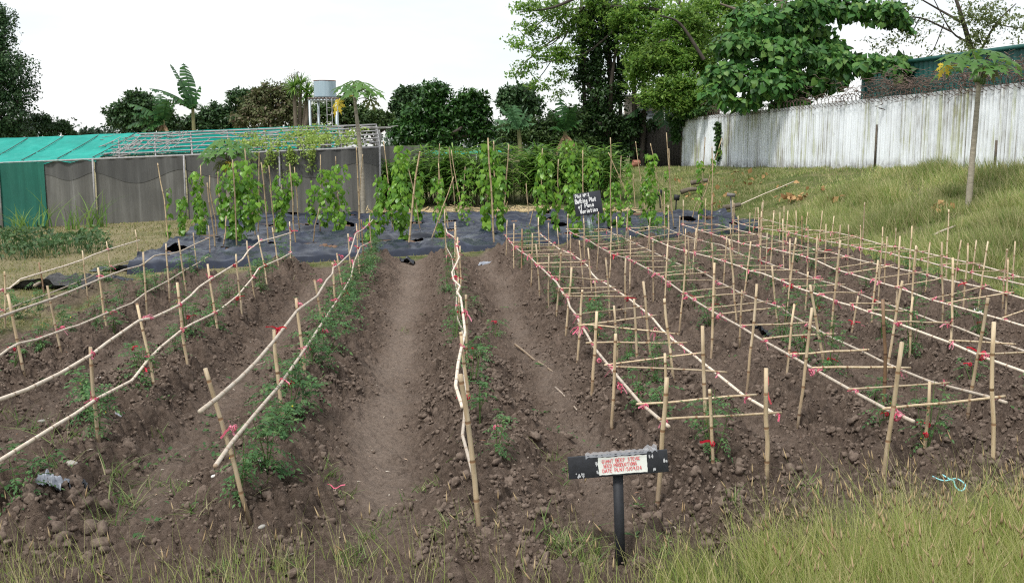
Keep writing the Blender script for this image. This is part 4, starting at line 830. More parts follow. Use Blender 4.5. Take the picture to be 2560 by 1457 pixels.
# ------------------------------------------------------------------ yam poles and vines
GPOLE = 'bare bamboo poles standing in the yam plot'
def zplot(x, y): return zt(x, y) + .10
def pole(tu, tv, bu, bv, label, r=.019, bend=.02):
    b = G(bu, bv, zplot); t = P(tu, tv, b[1] - .05 + rng.normal() * .1); root = thing('yam_pole', label, 'pole', b, GPOLE)
    obj('pole', bamboo(wob(b - [0, 0, .25], t, bend, 6), r, r * .8, off=b, node=.34, name='pole', sides=6), M_pole, root); return b, t
POLES = [(394, 408, 424, 608, 'leftmost tall pole, leaning left, with only a thin string of leaves'), (501, 412, 502, 572, 'pole showing its tip over the narrow vine column left of the low papaya'), (518, 457, 539, 637, 'bare leaning pole just left of the low papaya, nearest of its pair'), (524, 439, 546, 602, 'slanted bare pole behind the left papaya neighbour pole'),
         (545, 429, 553, 567, 'pole with a few leaves left of the low papaya trunk'), (581, 399, 593, 624, 'pole sunk deep in the broad vine under the low papaya'), (612, 371, 640, 600, 'pole crossing the right leaves of the low papaya crown'), (648, 379, 643, 597, 'upright pole right of the broad papaya vine, its tip split'), (653, 406, 678, 630, 'bare pole leaning left beside the split-tip pole'),
         (672, 414, 690, 590, 'thin pole left of the tall narrow vine column'), (724, 409, 742, 633, 'long bare pole right of the tall narrow vine column'), (736, 418, 753, 583, 'thin pole behind the curl of vine right of the narrow column'), (801, 387, 800, 585, 'pole rising above the wide vine bush before the cloth wall'), (798, 521, 779, 610, 'short pole slanting out of the wide vine bush into a hole'),
         (839, 391, 851, 580, 'thin pole at the right peak of the wide vine bush'), (566, 540, 549, 618, 'short hooked pole in front of the low papaya'), (891, 368, 898, 614, 'straight bare pole just left of the tall papaya trunk'), (907, 386, 894, 560, 'pole leaning right across the tall papaya trunk'), (959, 354, 983, 579, 'bare pole left of the tallest vine, before the shade house corner'),
         (1050, 379, 1017, 622, 'thick pole leaning right beside the tallest vine'), (1015, 390, 1057, 581, 'thin pole leaning left behind the tallest vine'), (1099, 359, 1095, 545, 'thin upright pole before the dark strap-leaved hedge'), (1096, 408, 1128, 583, 'pole leaning left that meets the long slanting pole'), (1134, 442, 1061, 612, 'long pole slanting strongly to the right with a leaf at its foot'),
         (1123, 368, 1138, 545, 'left one of two poles leaning left before the hedge'), (1128, 375, 1163, 559, 'right one of two poles leaning left before the hedge'), (1163, 417, 1142, 546, 'thin pole leaning right, crossing the two left-leaning poles'), (1220, 345, 1237, 613, 'thickest tall pole with a split top beside a big-leaved vine'), (1234, 353, 1240, 560, 'thin pole hidden in the vine behind the thickest pole'),
         (1272, 361, 1255, 552, 'pole leaning right above the vine next to the thickest pole'), (1217, 437, 1221, 587, 'pale thin pole left of the thickest pole foot'), (1356, 371, 1352, 572, 'pole inside the vine column left of the lettered black sign'), (1343, 495, 1312, 575, 'low slanting pole over the far end of the first wide bed'), (1315, 458, 1319, 548, 'short pole under a small clump of vine leaves before the hedge'),
         (1396, 398, 1390, 591, 'pole with a string of large pale leaves left of the lettered sign'), (1457, 376, 1463, 577, 'pole standing directly behind the lettered black sign'), (1526, 344, 1529, 600, 'tall pole right of the lettered black sign'), (1521, 381, 1590, 525, 'pole leaning left behind the tall pole right of the sign'), (1553, 389, 1553, 563, 'pale pole with a forked tip, second right of the sign'),
         (1589, 354, 1615, 520, 'left-leaning pole before the dark bushes'), (1583, 437, 1590, 524, 'short bare pole before the dry bank'), (1626, 359, 1665, 544, 'pole leaning left over a yellow-green vine near the white fence'), (1666, 332, 1687, 577, 'highest-reaching pole at the fence end, leaning left'), (1672, 371, 1678, 548, 'pole paired behind the highest-reaching pole'),
         (1763, 343, 1753, 557, 'tall upright pole in front of the white fence'), (1805, 345, 1735, 540, 'pole slanting right across the green gap in the white fence'), (1780, 367, 1779, 567, 'upright pole at the right end of the yam plot'), (1744, 503, 1722, 555, 'short slanting pole at the right end of the black sheet')]
for (a, b_, c, d, lb) in POLES:
    pole(a, b_, c, d, lb, .028 if 'thick' in lb else .019)
def heart(n=1):
    V = [(0, 0, 0), (-.16, .26, -.02), (.05, .46, -.05), (.42, .40, -.02), (1.0, 0, -.10), (.42, -.40, -.02), (.05, -.46, -.05), (-.16, -.26, -.02), (.40, 0, .06)]
    T = [(0, 1, 8), (1, 2, 8), (2, 3, 8), (3, 4, 8), (4, 5, 8), (5, 6, 8), (6, 7, 8), (7, 0, 8)]
    return np.array(V, float), np.array(T)
HV, HT = heart()
YL = []
for q in range(5):
    V = HV.copy(); V[:, 2] += rng.normal(size=9) * .03; me = mesh_np('leaf', V, None, HT); me.materials.append(M_yam); YL.append(me)
GV = 'yam vines climbing poles over the black sheets'
def vine(blobs, n, label, size=.14, nobj=45):
    size *= .88; n = int(n * 1.3)
    """blobs: (u, vtop, vbot, halfwidth px)"""
    vb = max(b[2] for b in blobs); ub = [b[0] for b in blobs if b[2] == vb][0]; base = G(ub, min(vb, 612), zplot); D = base[1]
    root = thing('yam_vine', label, 'vine', base, GV); px = D / 2515.0
    ar = np.array([(b[2] - b[1]) * b[3] for b in blobs], float); ar /= ar.sum(); pos = []; out = []
    st = MB()
    for b, a in zip(blobs, ar):
        m = max(6, int(n * a)); t = rng.random(m); ang = rng.random(m) * 2 * pi
        c0 = P(b[0], b[1], D); c1 = P(b[0] if len(b) < 5 else b[4], b[2], D); c = c0 + (c1 - c0) * t[:, None]
        prof = (.30 + .70 * np.sin(pi * np.clip(t * .9 + .12, 0, 1)) ** .7) * (.45 + 1.0 * vnoise(t * 8, t * 0 + b[0], 1, 7))
        rr = b[3] * px * prof * np.sqrt(.25 + .75 * rng.random(m)); o_ = np.stack([np.cos(ang), np.sin(ang), 0 * ang], 1)
        pos.append(c + o_ * rr[:, None]); out.append(o_)
        tt_ = np.linspace(0, 1, 26)[:, None]; hel = c1 + (c0 - c1) * tt_; an = tt_[:, 0] * 18; rh = .03 + b[3] * px * .3
        hel = hel + np.stack([np.cos(an) * rh, np.sin(an) * rh, 0 * an], 1); hel[:, 2] = np.maximum(hel[:, 2], zplot(hel[:, 0], hel[:, 1]) - .02); st.tube(hel, .006, 4, False)
    pos = np.concatenate(pos); out = np.concatenate(out); g_ = zplot(pos[:, 0], pos[:, 1]) + .05; pos[:, 2] = np.maximum(pos[:, 2], g_ + .1 * rng.random(len(pos)))
    nrm = out * .9 + [0, -.15, .55] + unit(len(pos)) * .45; d = np.array([0, 0, -1.0]) + out * .35 + unit(len(pos)) * .45
    Mx = frames(d, nrm, size * (.45 + .85 * rng.random(len(pos))))
    obj('stem', st.mesh('stem', base, True), M_yamstem, root)
    k = np.argsort(pos[:, 1] + rng.random(len(pos)) * .25); first = k[:nobj]; rest = k[nobj:]
    for i in first:
        lf = obj('leaf', YL[i % 5], None, root); lf.matrix_local = Matrix([[*Mx[i][r], (pos[i] - base)[r]] for r in range(3)] + [[0, 0, 0, 1]])
    if len(rest):
        mb = MB(); mb.scatter(HV, None, HT, Mx[rest], pos[rest]); o = obj('foliage', mb.mesh('foliage', base), M_yam, root); o['kind'] = 'stuff'
vine([(422, 470, 600, 7)], 18, 'thin string of leaves hanging on the leftmost pole', 0.163, 60)
vine([(490, 430, 520, 17), (503, 500, 590, 22), (455, 492, 592, 15)], 260, 'vine column left of the low papaya with a shorter side column')
vine([(600, 402, 480, 44), (622, 450, 570, 46), (592, 560, 612, 24), (556, 440, 560, 13), (583, 470, 600, 20)], 520, 'broadest vine, climbing under and right of the low papaya', 0.155, 80)
vine([(700, 438, 588, 23), (735, 432, 462, 22), (722, 470, 500, 12)], 260, 'tall narrow vine column with a curl to the right, before the cloth wall', 0.146, 60)
vine([(812, 425, 560, 38), (845, 412, 588, 24), (775, 470, 560, 12)], 360, 'wide bushy vine left of the tall papaya trunk', 0.146, 70)
vine([(1000, 364, 480, 24), (1000, 450, 570, 42), (952, 435, 520, 20), (965, 500, 606, 26, 920), (1010, 540, 600, 16)], 560, 'tallest vine, trailing down to the left by the tall papaya', 0.146, 90)
vine([(1046, 430, 565, 17)], 90, 'loose vine with pale yellow leaves right of the tallest vine', 0.163, 50)
vine([(1100, 442, 600, 18), (1085, 440, 480, 12)], 90, 'thin vine around the crossed slanting poles', 0.146, 50)
vine([(1160, 425, 550, 28), (1180, 400, 460, 10), (1165, 552, 572, 30)], 130, 'sparse vine of small leaves before the dark hedge', 0.112, 60)
vine([(1216, 360, 590, 18), (1250, 415, 572, 22), (1236, 365, 420, 14)], 340, 'tall vine with large leaves on the thickest pole', 0.163, 80)
vine([(1312, 428, 480, 14)], 50, 'small floating clump of vine leaves left of the lettered sign, before the hedge', 0.120, 40)
vine([(1354, 384, 578, 20), (1375, 400, 500, 12)], 240, 'full vine column left of the lettered black sign', 0.146, 60)
vine([(1391, 448, 592, 9)], 46, 'string of big pale leaves immediately left of the lettered sign', 0.181, 60)
vine([(1424, 352, 540, 20), (1440, 430, 600, 16)], 240, 'vine column rising behind the lettered black sign', 0.146, 60)
vine([(1482, 396, 492, 24), (1497, 495, 575, 18)], 210, 'dark vine at the right shoulder of the lettered sign', 0.120, 60)
vine([(1538, 455, 578, 24), (1520, 470, 560, 12)], 170, 'vine on the tall pole right of the lettered sign', 0.146, 60)
vine([(1572, 410, 560, 18), (1560, 540, 585, 16)], 140, 'vine beside the forked pale pole', 0.120, 50)
vine([(1628, 384, 560, 23), (1610, 440, 540, 14), (1650, 540, 575, 26)], 260, 'yellow-green vine below the fence end with a low bushy foot', 0.138, 60)
vine([(1667, 420, 555, 10)], 50, 'thin vine on the highest-reaching pole', 0.112, 40)
vine([(1750, 400, 560, 11), (1782, 395, 430, 12), (1800, 370, 392, 8)], 70, 'sparse vine near the green gap in the white fence', 0.138, 50)
mb = None
# ------------------------------------------------------------------ strap-leaved hedge behind the plot
def strap_leaf(n=5, w=.055, droop=.55):
    t = np.linspace(0, 1, n + 1); ww = w * np.sin(pi * np.clip(t * .86 + .12, 0, 1)) ** .8; ww[-1] = .002
    V = np.concatenate([np.stack([t, ww, -droop * t ** 2.2 + .02 * 0 * t], 1), np.stack([t, 0 * t, -droop * t ** 2.2 - .02], 1), np.stack([t, -ww, -droop * t ** 2.2], 1)])
    m = n + 1; Q = [[i, m + i, m + i + 1, i + 1] for i in range(n)] + [[m + i, 2 * m + i, 2 * m + i + 1, m + i + 1] for i in range(n)]
    return V, np.array(Q)
SV, SQ = strap_leaf()
M_strap = leafmat('strap_leaf', [(.035, .10, .018), (.085, .20, .034), (.15, .29, .055), (.24, .38, .085)], .32, .36)
SL = [mesh_np('leaf', strap_leaf(5, .05, d)[0], SQ) for d in (.2, .45, .7)]
for q in SL: q.materials.append(M_strap)
M_cane = plain('green_cane', (.06, .08, .03), (.13, .13, .06), 12, .7)
GH = 'strap-leaved clumps forming the hedge behind the yam plot'
HED = [(985, 408, 505, 60, 37.2, 'leftmost strap-leaved clump, against the shade house corner'), (1085, 362, 508, 80, 38.0, 'strap-leaved clump second from the shade house, yellow-tipped'), (1175, 372, 508, 70, 37.6, 'strap-leaved clump in the middle of the hedge, left of the thickest pole'),
       (1290, 352, 506, 80, 38.2, 'strap-leaved clump right of the thickest pole'), (1390, 352, 505, 75, 38.2, 'strap-leaved clump behind the lettered sign'), (1485, 368, 500, 70, 39.0, 'rightmost strap-leaved clump of the hedge, arching right')]
for (u, v0, v1, hw, D, lb) in HED:
    b = P(u, v1, D); b[2] = float(zt(b[0], b[1])); top = P(u, v0 - 14, D)[2]; hgt = top - b[2]; rad = hw * D / 2515
    root = thing('strap_leaf_clump', lb, 'plant', b, GH); cn = MB(); bp, dd, sz = [], [], []
    for q in range(66):
        a = rng.random() * 2 * pi; rr = rad * math.sqrt(rng.random()); lean_ = .55 * rng.random()
        f = np.array([math.cos(a) * rr * .75, math.sin(a) * rr * .6, 0]); tp = f + np.array([math.cos(a) * lean_ * .9, math.sin(a) * lean_ * .8, hgt * (.62 + .36 * rng.random()) * (1 - .25 * (rr / rad) ** 2)])
        pa = np.stack([f, (f + tp) / 2 + [0, 0, .12], tp]); cn.tube(b + pa, [.016, .013, .006], 4, False)
        m = 15; t = .22 + .78 * rng.random(m); ax = f + (tp - f) * t[:, None] + np.array([0, 0, .12]) * (4 * t * (1 - t))[:, None]; az = a + pi / 2 + pi * (np.arange(m) % 2) + rng.normal(size=m) * .7
        bp.append(b + ax); dd.append(np.stack([np.cos(az), np.sin(az), .25 + .7 * rng.random(m) * t ** 2], 1)); sz.append(.50 + .38 * rng.random(m))
    bp = np.concatenate(bp); dd = np.concatenate(dd); sz = np.concatenate(sz); Mx = frames(dd, np.tile([0, 0, 1.0], (len(dd), 1)) + .25 * unit(len(dd)), sz)
    obj('cane', cn.mesh('cane', b), M_cane, root)
    k = np.argsort(bp[:, 1] - .8 * bp[:, 2]); f_, r_ = k[:45], k[45:]
    for i in f_:
        lf = obj('leaf', SL[i % 3], None, root); lf.matrix_local = Matrix([[*Mx[i][r], (bp[i] - b)[r]] for r in range(3)] + [[0, 0, 0, 1]])
    mb = MB()
    for q in range(3):
        w_ = r_[q::3]; mb.scatter(strap_leaf(4, .05, (.2, .45, .7)[q])[0], strap_leaf(4, .05)[1], None, Mx[w_], bp[w_])
    o = obj('foliage', mb.mesh('foliage', b), M_strap, root); o['kind'] = 'stuff'

# ------------------------------------------------------------------ papayas
def papaya_leaf(seed):
    r_ = np.random.default_rng(seed); V = [(0, 0, 0)]; T = []
    angs = np.radians([-140, -95, -50, 0, 50, 95, 140]); lens = [.5, .75, .92, 1.0, .92, .75, .5]
    for a, L in zip(angs, lens):
        L *= r_.uniform(.9, 1.1); dx, dy = math.cos(a), math.sin(a); px, py = -dy, dx
        pts = [(.10, .05), (.34, .09), (.50, .25), (.56, .10), (.72, .20), (.76, .07), (1.0, 0), (.76, -.07), (.72, -.20), (.56, -.10), (.50, -.25), (.34, -.09), (.10, -.05)]
        s = len(V)
        for (t, w) in pts:
            x = dx * t * L + px * w * L; y = dy * t * L + py * w * L; rr = math.hypot(x, y); V.append((x, y, -.42 * rr ** 2 + .05 * math.sin(6 * t) * abs(w)))
        c = len(V); 
        for t in (.34, .56, .76):
            x = dx * t * L; y = dy * t * L; V.append((x, y, -.42 * (t * L) ** 2 + .03))
        c1, c2, c3 = c, c + 1, c + 2
        ring = lambda i: s + i
        T += [(0, ring(0), c1), (ring(0), ring(1), c1), (c1, ring(1), ring(2)), (c1, ring(2), c2), (ring(2), ring(3), c2), (c2, ring(3), ring(4)), (c2, ring(4), c3), (ring(4), ring(5), c3), (c3, ring(5), ring(6)),
              (c3, ring(6), ring(7)), (c3, ring(7), ring(8)), (c2, c3, ring(8)), (c2, ring(8), ring(9)), (c2, ring(9), ring(10)), (c1, c2, ring(10)), (c1, ring(10), ring(11)), (c1, ring(11), ring(12)), (0, c1, ring(12))]
    return np.array(V), np.array(T)
M_pap = leafmat('papaya_leaf', [(.06, .15, .028), (.09, .20, .04), (.12, .24, .05)], .45, .3); M_papy = leafmat('yellow_papaya_leaf', [(.55, .42, .03), (.65, .50, .05)], .5, .3, (.7, .5, .05)); M_papm = leafmat('fading_papaya_leaf', [(.10, .12, .03), (.16, .17, .05)], .5, .25)
M_ptrunk = plain('papaya_trunk', (.24, .21, .16), (.40, .36, .28), 7, .85, .01, scl=(1, 1, 3)); M_fruit = plain('papaya_fruit', (.06, .12, .03), (.10, .17, .05), 6, .5)
PL = [papaya_leaf(k) for k in range(4)]
def papaya(base, path_px, D, tr, leaves, label, lsz, fruit=0, pet=None):
    b = np.array(base); root = thing('papaya_tree', label, 'papaya tree', b, 'papaya trees'); pts = [b - [0, 0, .2]] + [P(u, v, D) for u, v in path_px]
    tp = smoothp(pts, 5); mb = MB(); rr = np.linspace(tr, tr * .55, len(tp)) * (1 + .06 * (np.arange(len(tp)) % 2)); mb.tube(tp, rr, 9); obj('trunk', mb.mesh('trunk', b, True), M_ptrunk, root)
    top = tp[-1]
    for k, (u, v, kind, sz, dy) in enumerate(leaves):
        c = P(u, v, D + dy); mb = MB(); stt = top + [0, 0, -.08 * (k % 3)]; mid = (stt + c) / 2 + [0, 0, .12 * lsz]; V, T = PL[k % 4]
        d = c - top; d[2] = 0; d = d / (np.linalg.norm(d) + 1e-6) + np.array([0, -.15, -.25 if kind == 'g' else -1.4]); nr = np.array([0, -.25, 1.0]) if kind == 'g' else np.array([d[0], -1.0, .3])
        Mx = frames(d[None], nr[None] + .15 * unit(1), lsz * sz); mb.scatter(V, None, T, Mx, c[None])
        mat = {'g': M_pap, 'y': M_papy, 'm': M_papm}[kind]
        lf = obj('leaf', mb.mesh('leaf', b), mat, root)
        if kind == 'y': lf['label'] = 'withered yellow leaf hanging down'
        pm = MB(); pm.tube(smoothp([stt, mid, c], 4), .016 * lsz + .004, 5, False); obj('petiole', pm.mesh('petiole', b, True), M_cane if kind != 'y' else M_papy, root)
    for q in range(fruit):
        a = q * 2.4; mb = MB(); V, T = ICO2; c = top + np.array([math.cos(a) * .11, math.sin(a) * .11, -.14 - .05 * (q % 3)]); mb.add(V * [.055, .055, .085] + c, None, T); obj('fruit', mb.mesh('fruit', b, True), M_fruit, root)
b = G(2420, 518, zt)
papaya(b, [(2428, 430), (2438, 320), (2447, 215), (2450, 180)], b[1], .085, [(2395, 140, 'g', 1, -.3), (2385, 165, 'g', .9, .2), (2430, 128, 'g', 1, .4), (2480, 128, 'g', 1.1, -.2), (2500, 160, 'g', 1.1, -.3), (2522, 150, 'g', .8, .3), (2465, 165, 'g', 1, -.6), (2440, 150, 'g', .9, -.5), (2476, 172, 'm', .7, -.3), (2362, 165, 'y', .5, 0)], 'papaya tree on the grassy bank in front of the white fence', .66, 9)
b = P(908, 524, 33.7); b[2] = float(zt(b[0], b[1]))
papaya(b, [(905, 440), (898, 350), (890, 280), (886, 240)], b[1], .088, [(860, 215, 'g', 1, -.3), (868, 235, 'g', .9, .3), (885, 205, 'g', 1, .4), (905, 208, 'g', 1, -.3), (915, 222, 'g', 1, .3), (930, 225, 'g', .85, -.2), (890, 228, 'g', 1, -.6), (875, 222, 'g', .9, -.5), (926, 250, 'm', .75, -.2), (846, 258, 'y', .75, 0)], 'tallest slender papaya tree in front of the shade house', .62, 0)
b = P(572, 540, 33.9); b[2] = float(zt(b[0], b[1]))
papaya(b, [(572, 500), (571, 440), (570, 400)], b[1], .095, [(525, 378, 'g', .9, -.2), (535, 362, 'g', 1, .3), (560, 350, 'g', 1, -.3), (580, 352, 'g', 1, .3), (598, 362, 'g', 1, -.3), (612, 375, 'g', .9, .2), (545, 375, 'g', 1, -.5), (575, 368, 'g', 1, -.6), (595, 382, 'g', .9, -.4), (525, 398, 'g', .7, -.3), (550, 408, 'm', .7, -.2), (566, 408, 'y', .5, -.1)], 'low papaya tree among the left yam vines', .66, 4)

# ------------------------------------------------------------------ signs
GL = {'A': [[(0, 0), (.5, 1), (1, 0)], [(.2, .4), (.8, .4)]], 'B': [[(0, 0), (0, 1), (.6, 1), (.8, .8), (.6, .55), (0, .5)], [(.6, .53), (.9, .28), (.6, 0), (0, 0)]], 'C': [[(.9, .85), (.5, 1), (.1, .7), (.1, .3), (.5, 0), (.9, .15)]], 'D': [[(0, 0), (0, 1), (.5, 1), (.9, .7), (.9, .3), (.5, 0), (0, 0)]],
      'E': [[(.8, 1), (0, 1), (0, 0), (.8, 0)], [(0, .5), (.6, .5)]], 'F': [[(.8, 1), (0, 1), (0, 0)], [(0, .5), (.6, .5)]], 'G': [[(.9, .85), (.5, 1), (.1, .7), (.1, .3), (.5, 0), (.9, .2), (.9, .45), (.55, .45)]], 'I': [[(.3, 0), (.3, 1)]], 'K': [[(0, 0), (0, 1)], [(.8, 1), (0, .45), (.85, 0)]],
      'L': [[(0, 1), (0, 0), (.7, 0)]], 'N': [[(0, 0), (0, 1), (.85, 0), (.85, 1)]], 'O': [[(.45, 1), (.05, .7), (.05, .3), (.45, 0), (.85, .3), (.85, .7), (.45, 1)]], 'P': [[(0, 0), (0, 1), (.6, 1), (.85, .75), (.6, .48), (0, .45)]], 'R': [[(0, 0), (0, 1), (.6, 1), (.8, .75), (.6, .5), (0, .5)], [(.4, .5), (.85, 0)]],
      'S': [[(.8, .88), (.4, 1), (.1, .78), (.4, .55), (.75, .3), (.45, 0), (.05, .12)]], 'T': [[(0, 1), (.9, 1)], [(.45, 1), (.45, 0)]], 'U': [[(0, 1), (.05, .2), (.4, 0), (.8, .2), (.85, 1)]], 'V': [[(0, 1), (.4, 0), (.9, 1)]], ':': [[(.2, .2), (.2, .3)], [(.2, .65), (.2, .75)]], '/': [[(0, -.1), (.6, 1.1)]],
      '5': [[(.8, 1), (.2, 1), (.1, .58), (.5, .62), (.8, .35), (.5, 0), (.05, .1)]], '0': [[(.4, 1), (.05, .7), (.05, .3), (.4, 0), (.75, .3), (.75, .7), (.4, 1)]], '9': [[(.75, .7), (.45, .45), (.1, .7), (.45, 1), (.75, .75), (.65, 0)]], '2': [[(.1, .8), (.4, 1), (.75, .75), (.05, 0), (.8, .02)]], '4': [[(.6, 0), (.6, 1), (.05, .35), (.85, .35)]],
      '1': [[(.15, .8), (.4, 1), (.4, 0)], [(.1, 0), (.7, 0)]], 'o': [[(.4, .6), (.08, .4), (.1, .12), (.4, 0), (.7, .15), (.7, .45), (.4, .6)]], 'l': [[(.2, 1), (.2, .0), (.35, 0)]], 't': [[(.3, .95), (.3, .1), (.6, 0)], [(0, .62), (.65, .62)]], 'u': [[(.05, .6), (.1, .1), (.4, 0), (.65, .15)], [(.65, .6), (.68, 0)]], 'k': [[(.05, 1), (.05, 0)], [(.6, .6), (.08, .28), (.65, 0)]],
      'i': [[(.2, .6), (.2, 0)], [(.2, .82), (.2, .88)]], 'n': [[(.05, 0), (.05, .6)], [(.05, .42), (.35, .6), (.62, .45), (.65, 0)]], 'g': [[(.65, .5), (.35, .6), (.08, .35), (.35, .08), (.65, .2)], [(.66, .6), (.62, -.25), (.3, -.35), (.08, -.22)]], 'f': [[(.6, .95), (.38, 1), (.28, .8), (.25, -.3)], [(0, .55), (.55, .55)]],
      'a': [[(.65, .5), (.35, .6), (.08, .3), (.3, 0), (.62, .2)], [(.66, .6), (.7, 0)]], 'r': [[(.05, .6), (.1, 0)], [(.08, .38), (.35, .6), (.6, .52)]], 'e': [[(.1, .32), (.62, .36), (.5, .58), (.2, .55), (.08, .25), (.3, 0), (.65, .1)]], 's': [[(.6, .52), (.3, .6), (.12, .45), (.55, .2), (.35, 0), (.05, .08)]], 'º': [[(.3, 1), (.1, .82), (.3, .62), (.5, .82), (.3, 1)], [(.1, .5), (.5, .5)]]}
def write(text, x0, y0, h, wd, thick, jit=.02, slope=0.0):
    """hand lettering as flat ribbons in the x-z plane (y towards the reader is negative)"""
    mb = MB(); x = x0; lay = 0
    for ch in text:
        if ch == ' ': x += wd * .8; continue
        for stk in GL[ch]:
            p = np.array(stk, float); p = p + rng.normal(size=p.shape) * jit
            q = np.stack([x + p[:, 0] * wd * .82, np.zeros(len(p)), y0 + slope * (x - x0) + p[:, 1] * h], 1)
            if len(q) > 2: q = smoothp(q, 3)
            t = np.gradient(q, axis=0); t /= np.linalg.norm(t, axis=1)[:, None] + 1e-9; nn = np.stack([-t[:, 2], 0 * t[:, 0], t[:, 0]], 1) * thick / 2
            q[:, 1] -= .0002 * (lay % 7); lay += 1; q[0] -= t[0] * thick * .3; q[-1] += t[-1] * thick * .3
            V = np.stack([q - nn, q + nn], 1).reshape(-1, 3); mb.add(V, [[2 * i, 2 * i + 2, 2 * i + 3, 2 * i + 1] for i in range(len(q) - 1)])
        x += wd * (.62 if ch in 'Iil:/1' else 1)
    return mb
def upright(d):
    z = np.asarray(d, float); z = z / np.linalg.norm(z); y = np.cross(z, [1.0, 0, 0]); y /= np.linalg.norm(y); return np.stack([np.cross(y, z), y, z], 1)
M_signblack = plain('sign_black_paint', (.012, .013, .016), (.022, .024, .03), 30, .65, .0008); M_red_ink = plain('red_ink', (.62, .03, .05), (.7, .05, .07), 9, .6); M_white_paint = plain('white_sign_paint', (.75, .76, .74), (.85, .86, .86), 9, .6)
M_paper = plain('paper', (.72, .74, .68), (.80, .81, .76), 6, .7); M_clear = None
pb = Pz(1556, 1402, 0.0); pb[2] = float(zt(pb[0], pb[1])); D = pb[1]
root = thing('garden_sign', 'black T-shaped garden sign with a red handwritten white paper, standing in the verge grass', 'sign', pb)
bl, br_ = P(1421, 1172, D), P(1670, 1155, D); cen = P(1545, 1160, D); sc_ = D / F * 1.02; bw = abs(br_[0] - bl[0]); bh = 56 * D / 2515 * 1.04
tilt = math.atan2(22, 250); rx = R(-6); Rm = np.array(Matrix.Rotation(-0.02, 3, 'Z') @ Matrix.Rotation(-tilt, 3, 'Y') @ Matrix.Rotation(rx, 3, 'X'))
off = cen - pb
def board(name, c, d, mat, parent, bev=.002, kind=None):
    mb = MB(); mb.box((0, 0, 0), d); me = mb.mesh(name); o = obj(name, me, mat, parent, c); o.rotation_euler = Matrix(Rm.tolist()).to_euler()
    mo = o.modifiers.new('edge', 'BEVEL'); mo.width = bev; mo.segments = 2; return o
bd = board('board', off, (bw, .024, bh), M_signblack, root)
mb = MB(); ph = off[2] + .02; p0 = np.array([0, .026, -.25]); p1 = off + [.0 + .0, .026, .0]; 
dd_ = p1 - p0; mb.box((p0 + p1) / 2, (.062, .026, np.linalg.norm(dd_)), upright(dd_))
po = obj('post', mb.mesh('post'), M_signblack, root)
# paper, its writing, plastic film, old paint marks - flat layers fixed on the board face
def onboard(name, me, mat, x, z, lift, parent=bd):
    o = obj(name, me, mat, parent, (x, -.012 - lift, z)); return o
pw, ph_ = 122 / 250 * bw, .78 * bh
V = []; n1, n2 = 14, 6
for i in range(n1 + 1):
    for j in range(n2 + 1):
        x = (i / n1 - .5) * pw; z = (j / n2 - .5) * ph_; V.append((x + (.0015 * rng.normal() if i in (0, n1) else 0), -.0015 - .0025 * abs(math.sin(i * .9 + j)) * (j in (0, n2) or i in (0, n1)), z + (.0015 * rng.normal() if j in (0, n2) else 0)))
paper = onboard('paper_label', mesh_np('paper_label', V, [[i * (n2 + 1) + j, (i + 1) * (n2 + 1) + j, (i + 1) * (n2 + 1) + j + 1, i * (n2 + 1) + j + 1] for i in range(n1) for j in range(n2)], smooth=True), M_paper, .045 * bw, -.02 * bh, .0005)
LH = ph_ * .185; TK = LH * .15
for txt, fx, fz, ww in (('GIANT BEEF STEAK', -.42, .19, .052), ('SEED PRODUCTIONS', -.40, -.08, .0455), ('DATE PLNT:5/09/24', -.42, -.36, .052)):
    l_ = write(txt, fx * pw, fz * ph_, LH, ww * pw, TK, .03, .02); obj('lettering', l_.mesh('lettering'), M_red_ink, paper, (0, -.0062, 0))
m, n, l, b_, o_ = newmat('clear_film'); b_.inputs['Base Color'].default_value = (.75, .78, .82, 1); b_.inputs['Roughness'].default_value = .2; b_.inputs['Alpha'].default_value = .22; M_film = m
n1, n2 = 26, 5; V = []
for i in range(n1 + 1):
    for j in range(n2 + 1):
        t = i / n1; x = (-.32 + .72 * t) * bw; V.append((x, -.013 + .034 * j / n2 - .02 * (1 - j / n2), bh * .5 + .006 + .010 * abs(math.sin(i * 1.3 + j * .7)) * (1 + 2.2 * (t > .82)) - .022 * (1 - j / n2) + .0012 * rng.normal()))
film = obj('plastic_film', mesh_np('plastic_film', V, [[i * (n2 + 1) + j, (i + 1) * (n2 + 1) + j, (i + 1) * (n2 + 1) + j + 1, i * (n2 + 1) + j + 1] for i in range(n1) for j in range(n2)]), M_film, bd)
mb = MB()
for (x, z, w_, h_, q) in ((-.40, -.36, .016, .05, 9), (-.36, -.34, .016, .05, 9), (.475, .03, .02, .05, 8), (-.22, .12, .03, .06, 6), (-.2, -.30, .03, .04, 6), (.33, .28, .03, .03, 7), (.36, -.32, .03, .02, 7)):
    for _ in range(q):
        a = rng.random() * 6.28; c = np.array([x * bw + rng.normal() * w_ * .5 * bw, -.0006 - .0001 * rng.random(), z * bh + rng.normal() * h_ * .9 * bh]); r_ = .003 + .004 * rng.random()
        th = np.linspace(0, 2 * pi, 6)[:-1]; V = c + np.stack([np.cos(th) * r_ * .7, 0 * th, np.sin(th) * r_ * (1 + rng.random())], 1); mb.add(V, None, [[0, 2, 1], [0, 3, 2], [0, 4, 3]])
mk = onboard('old_paint_mark', mb.mesh('old_paint_mark'), plain('faded_white', (.35, .36, .37), (.6, .6, .6), 30, .7), 0, 0, .0006); mk['kind'] = 'stuff'
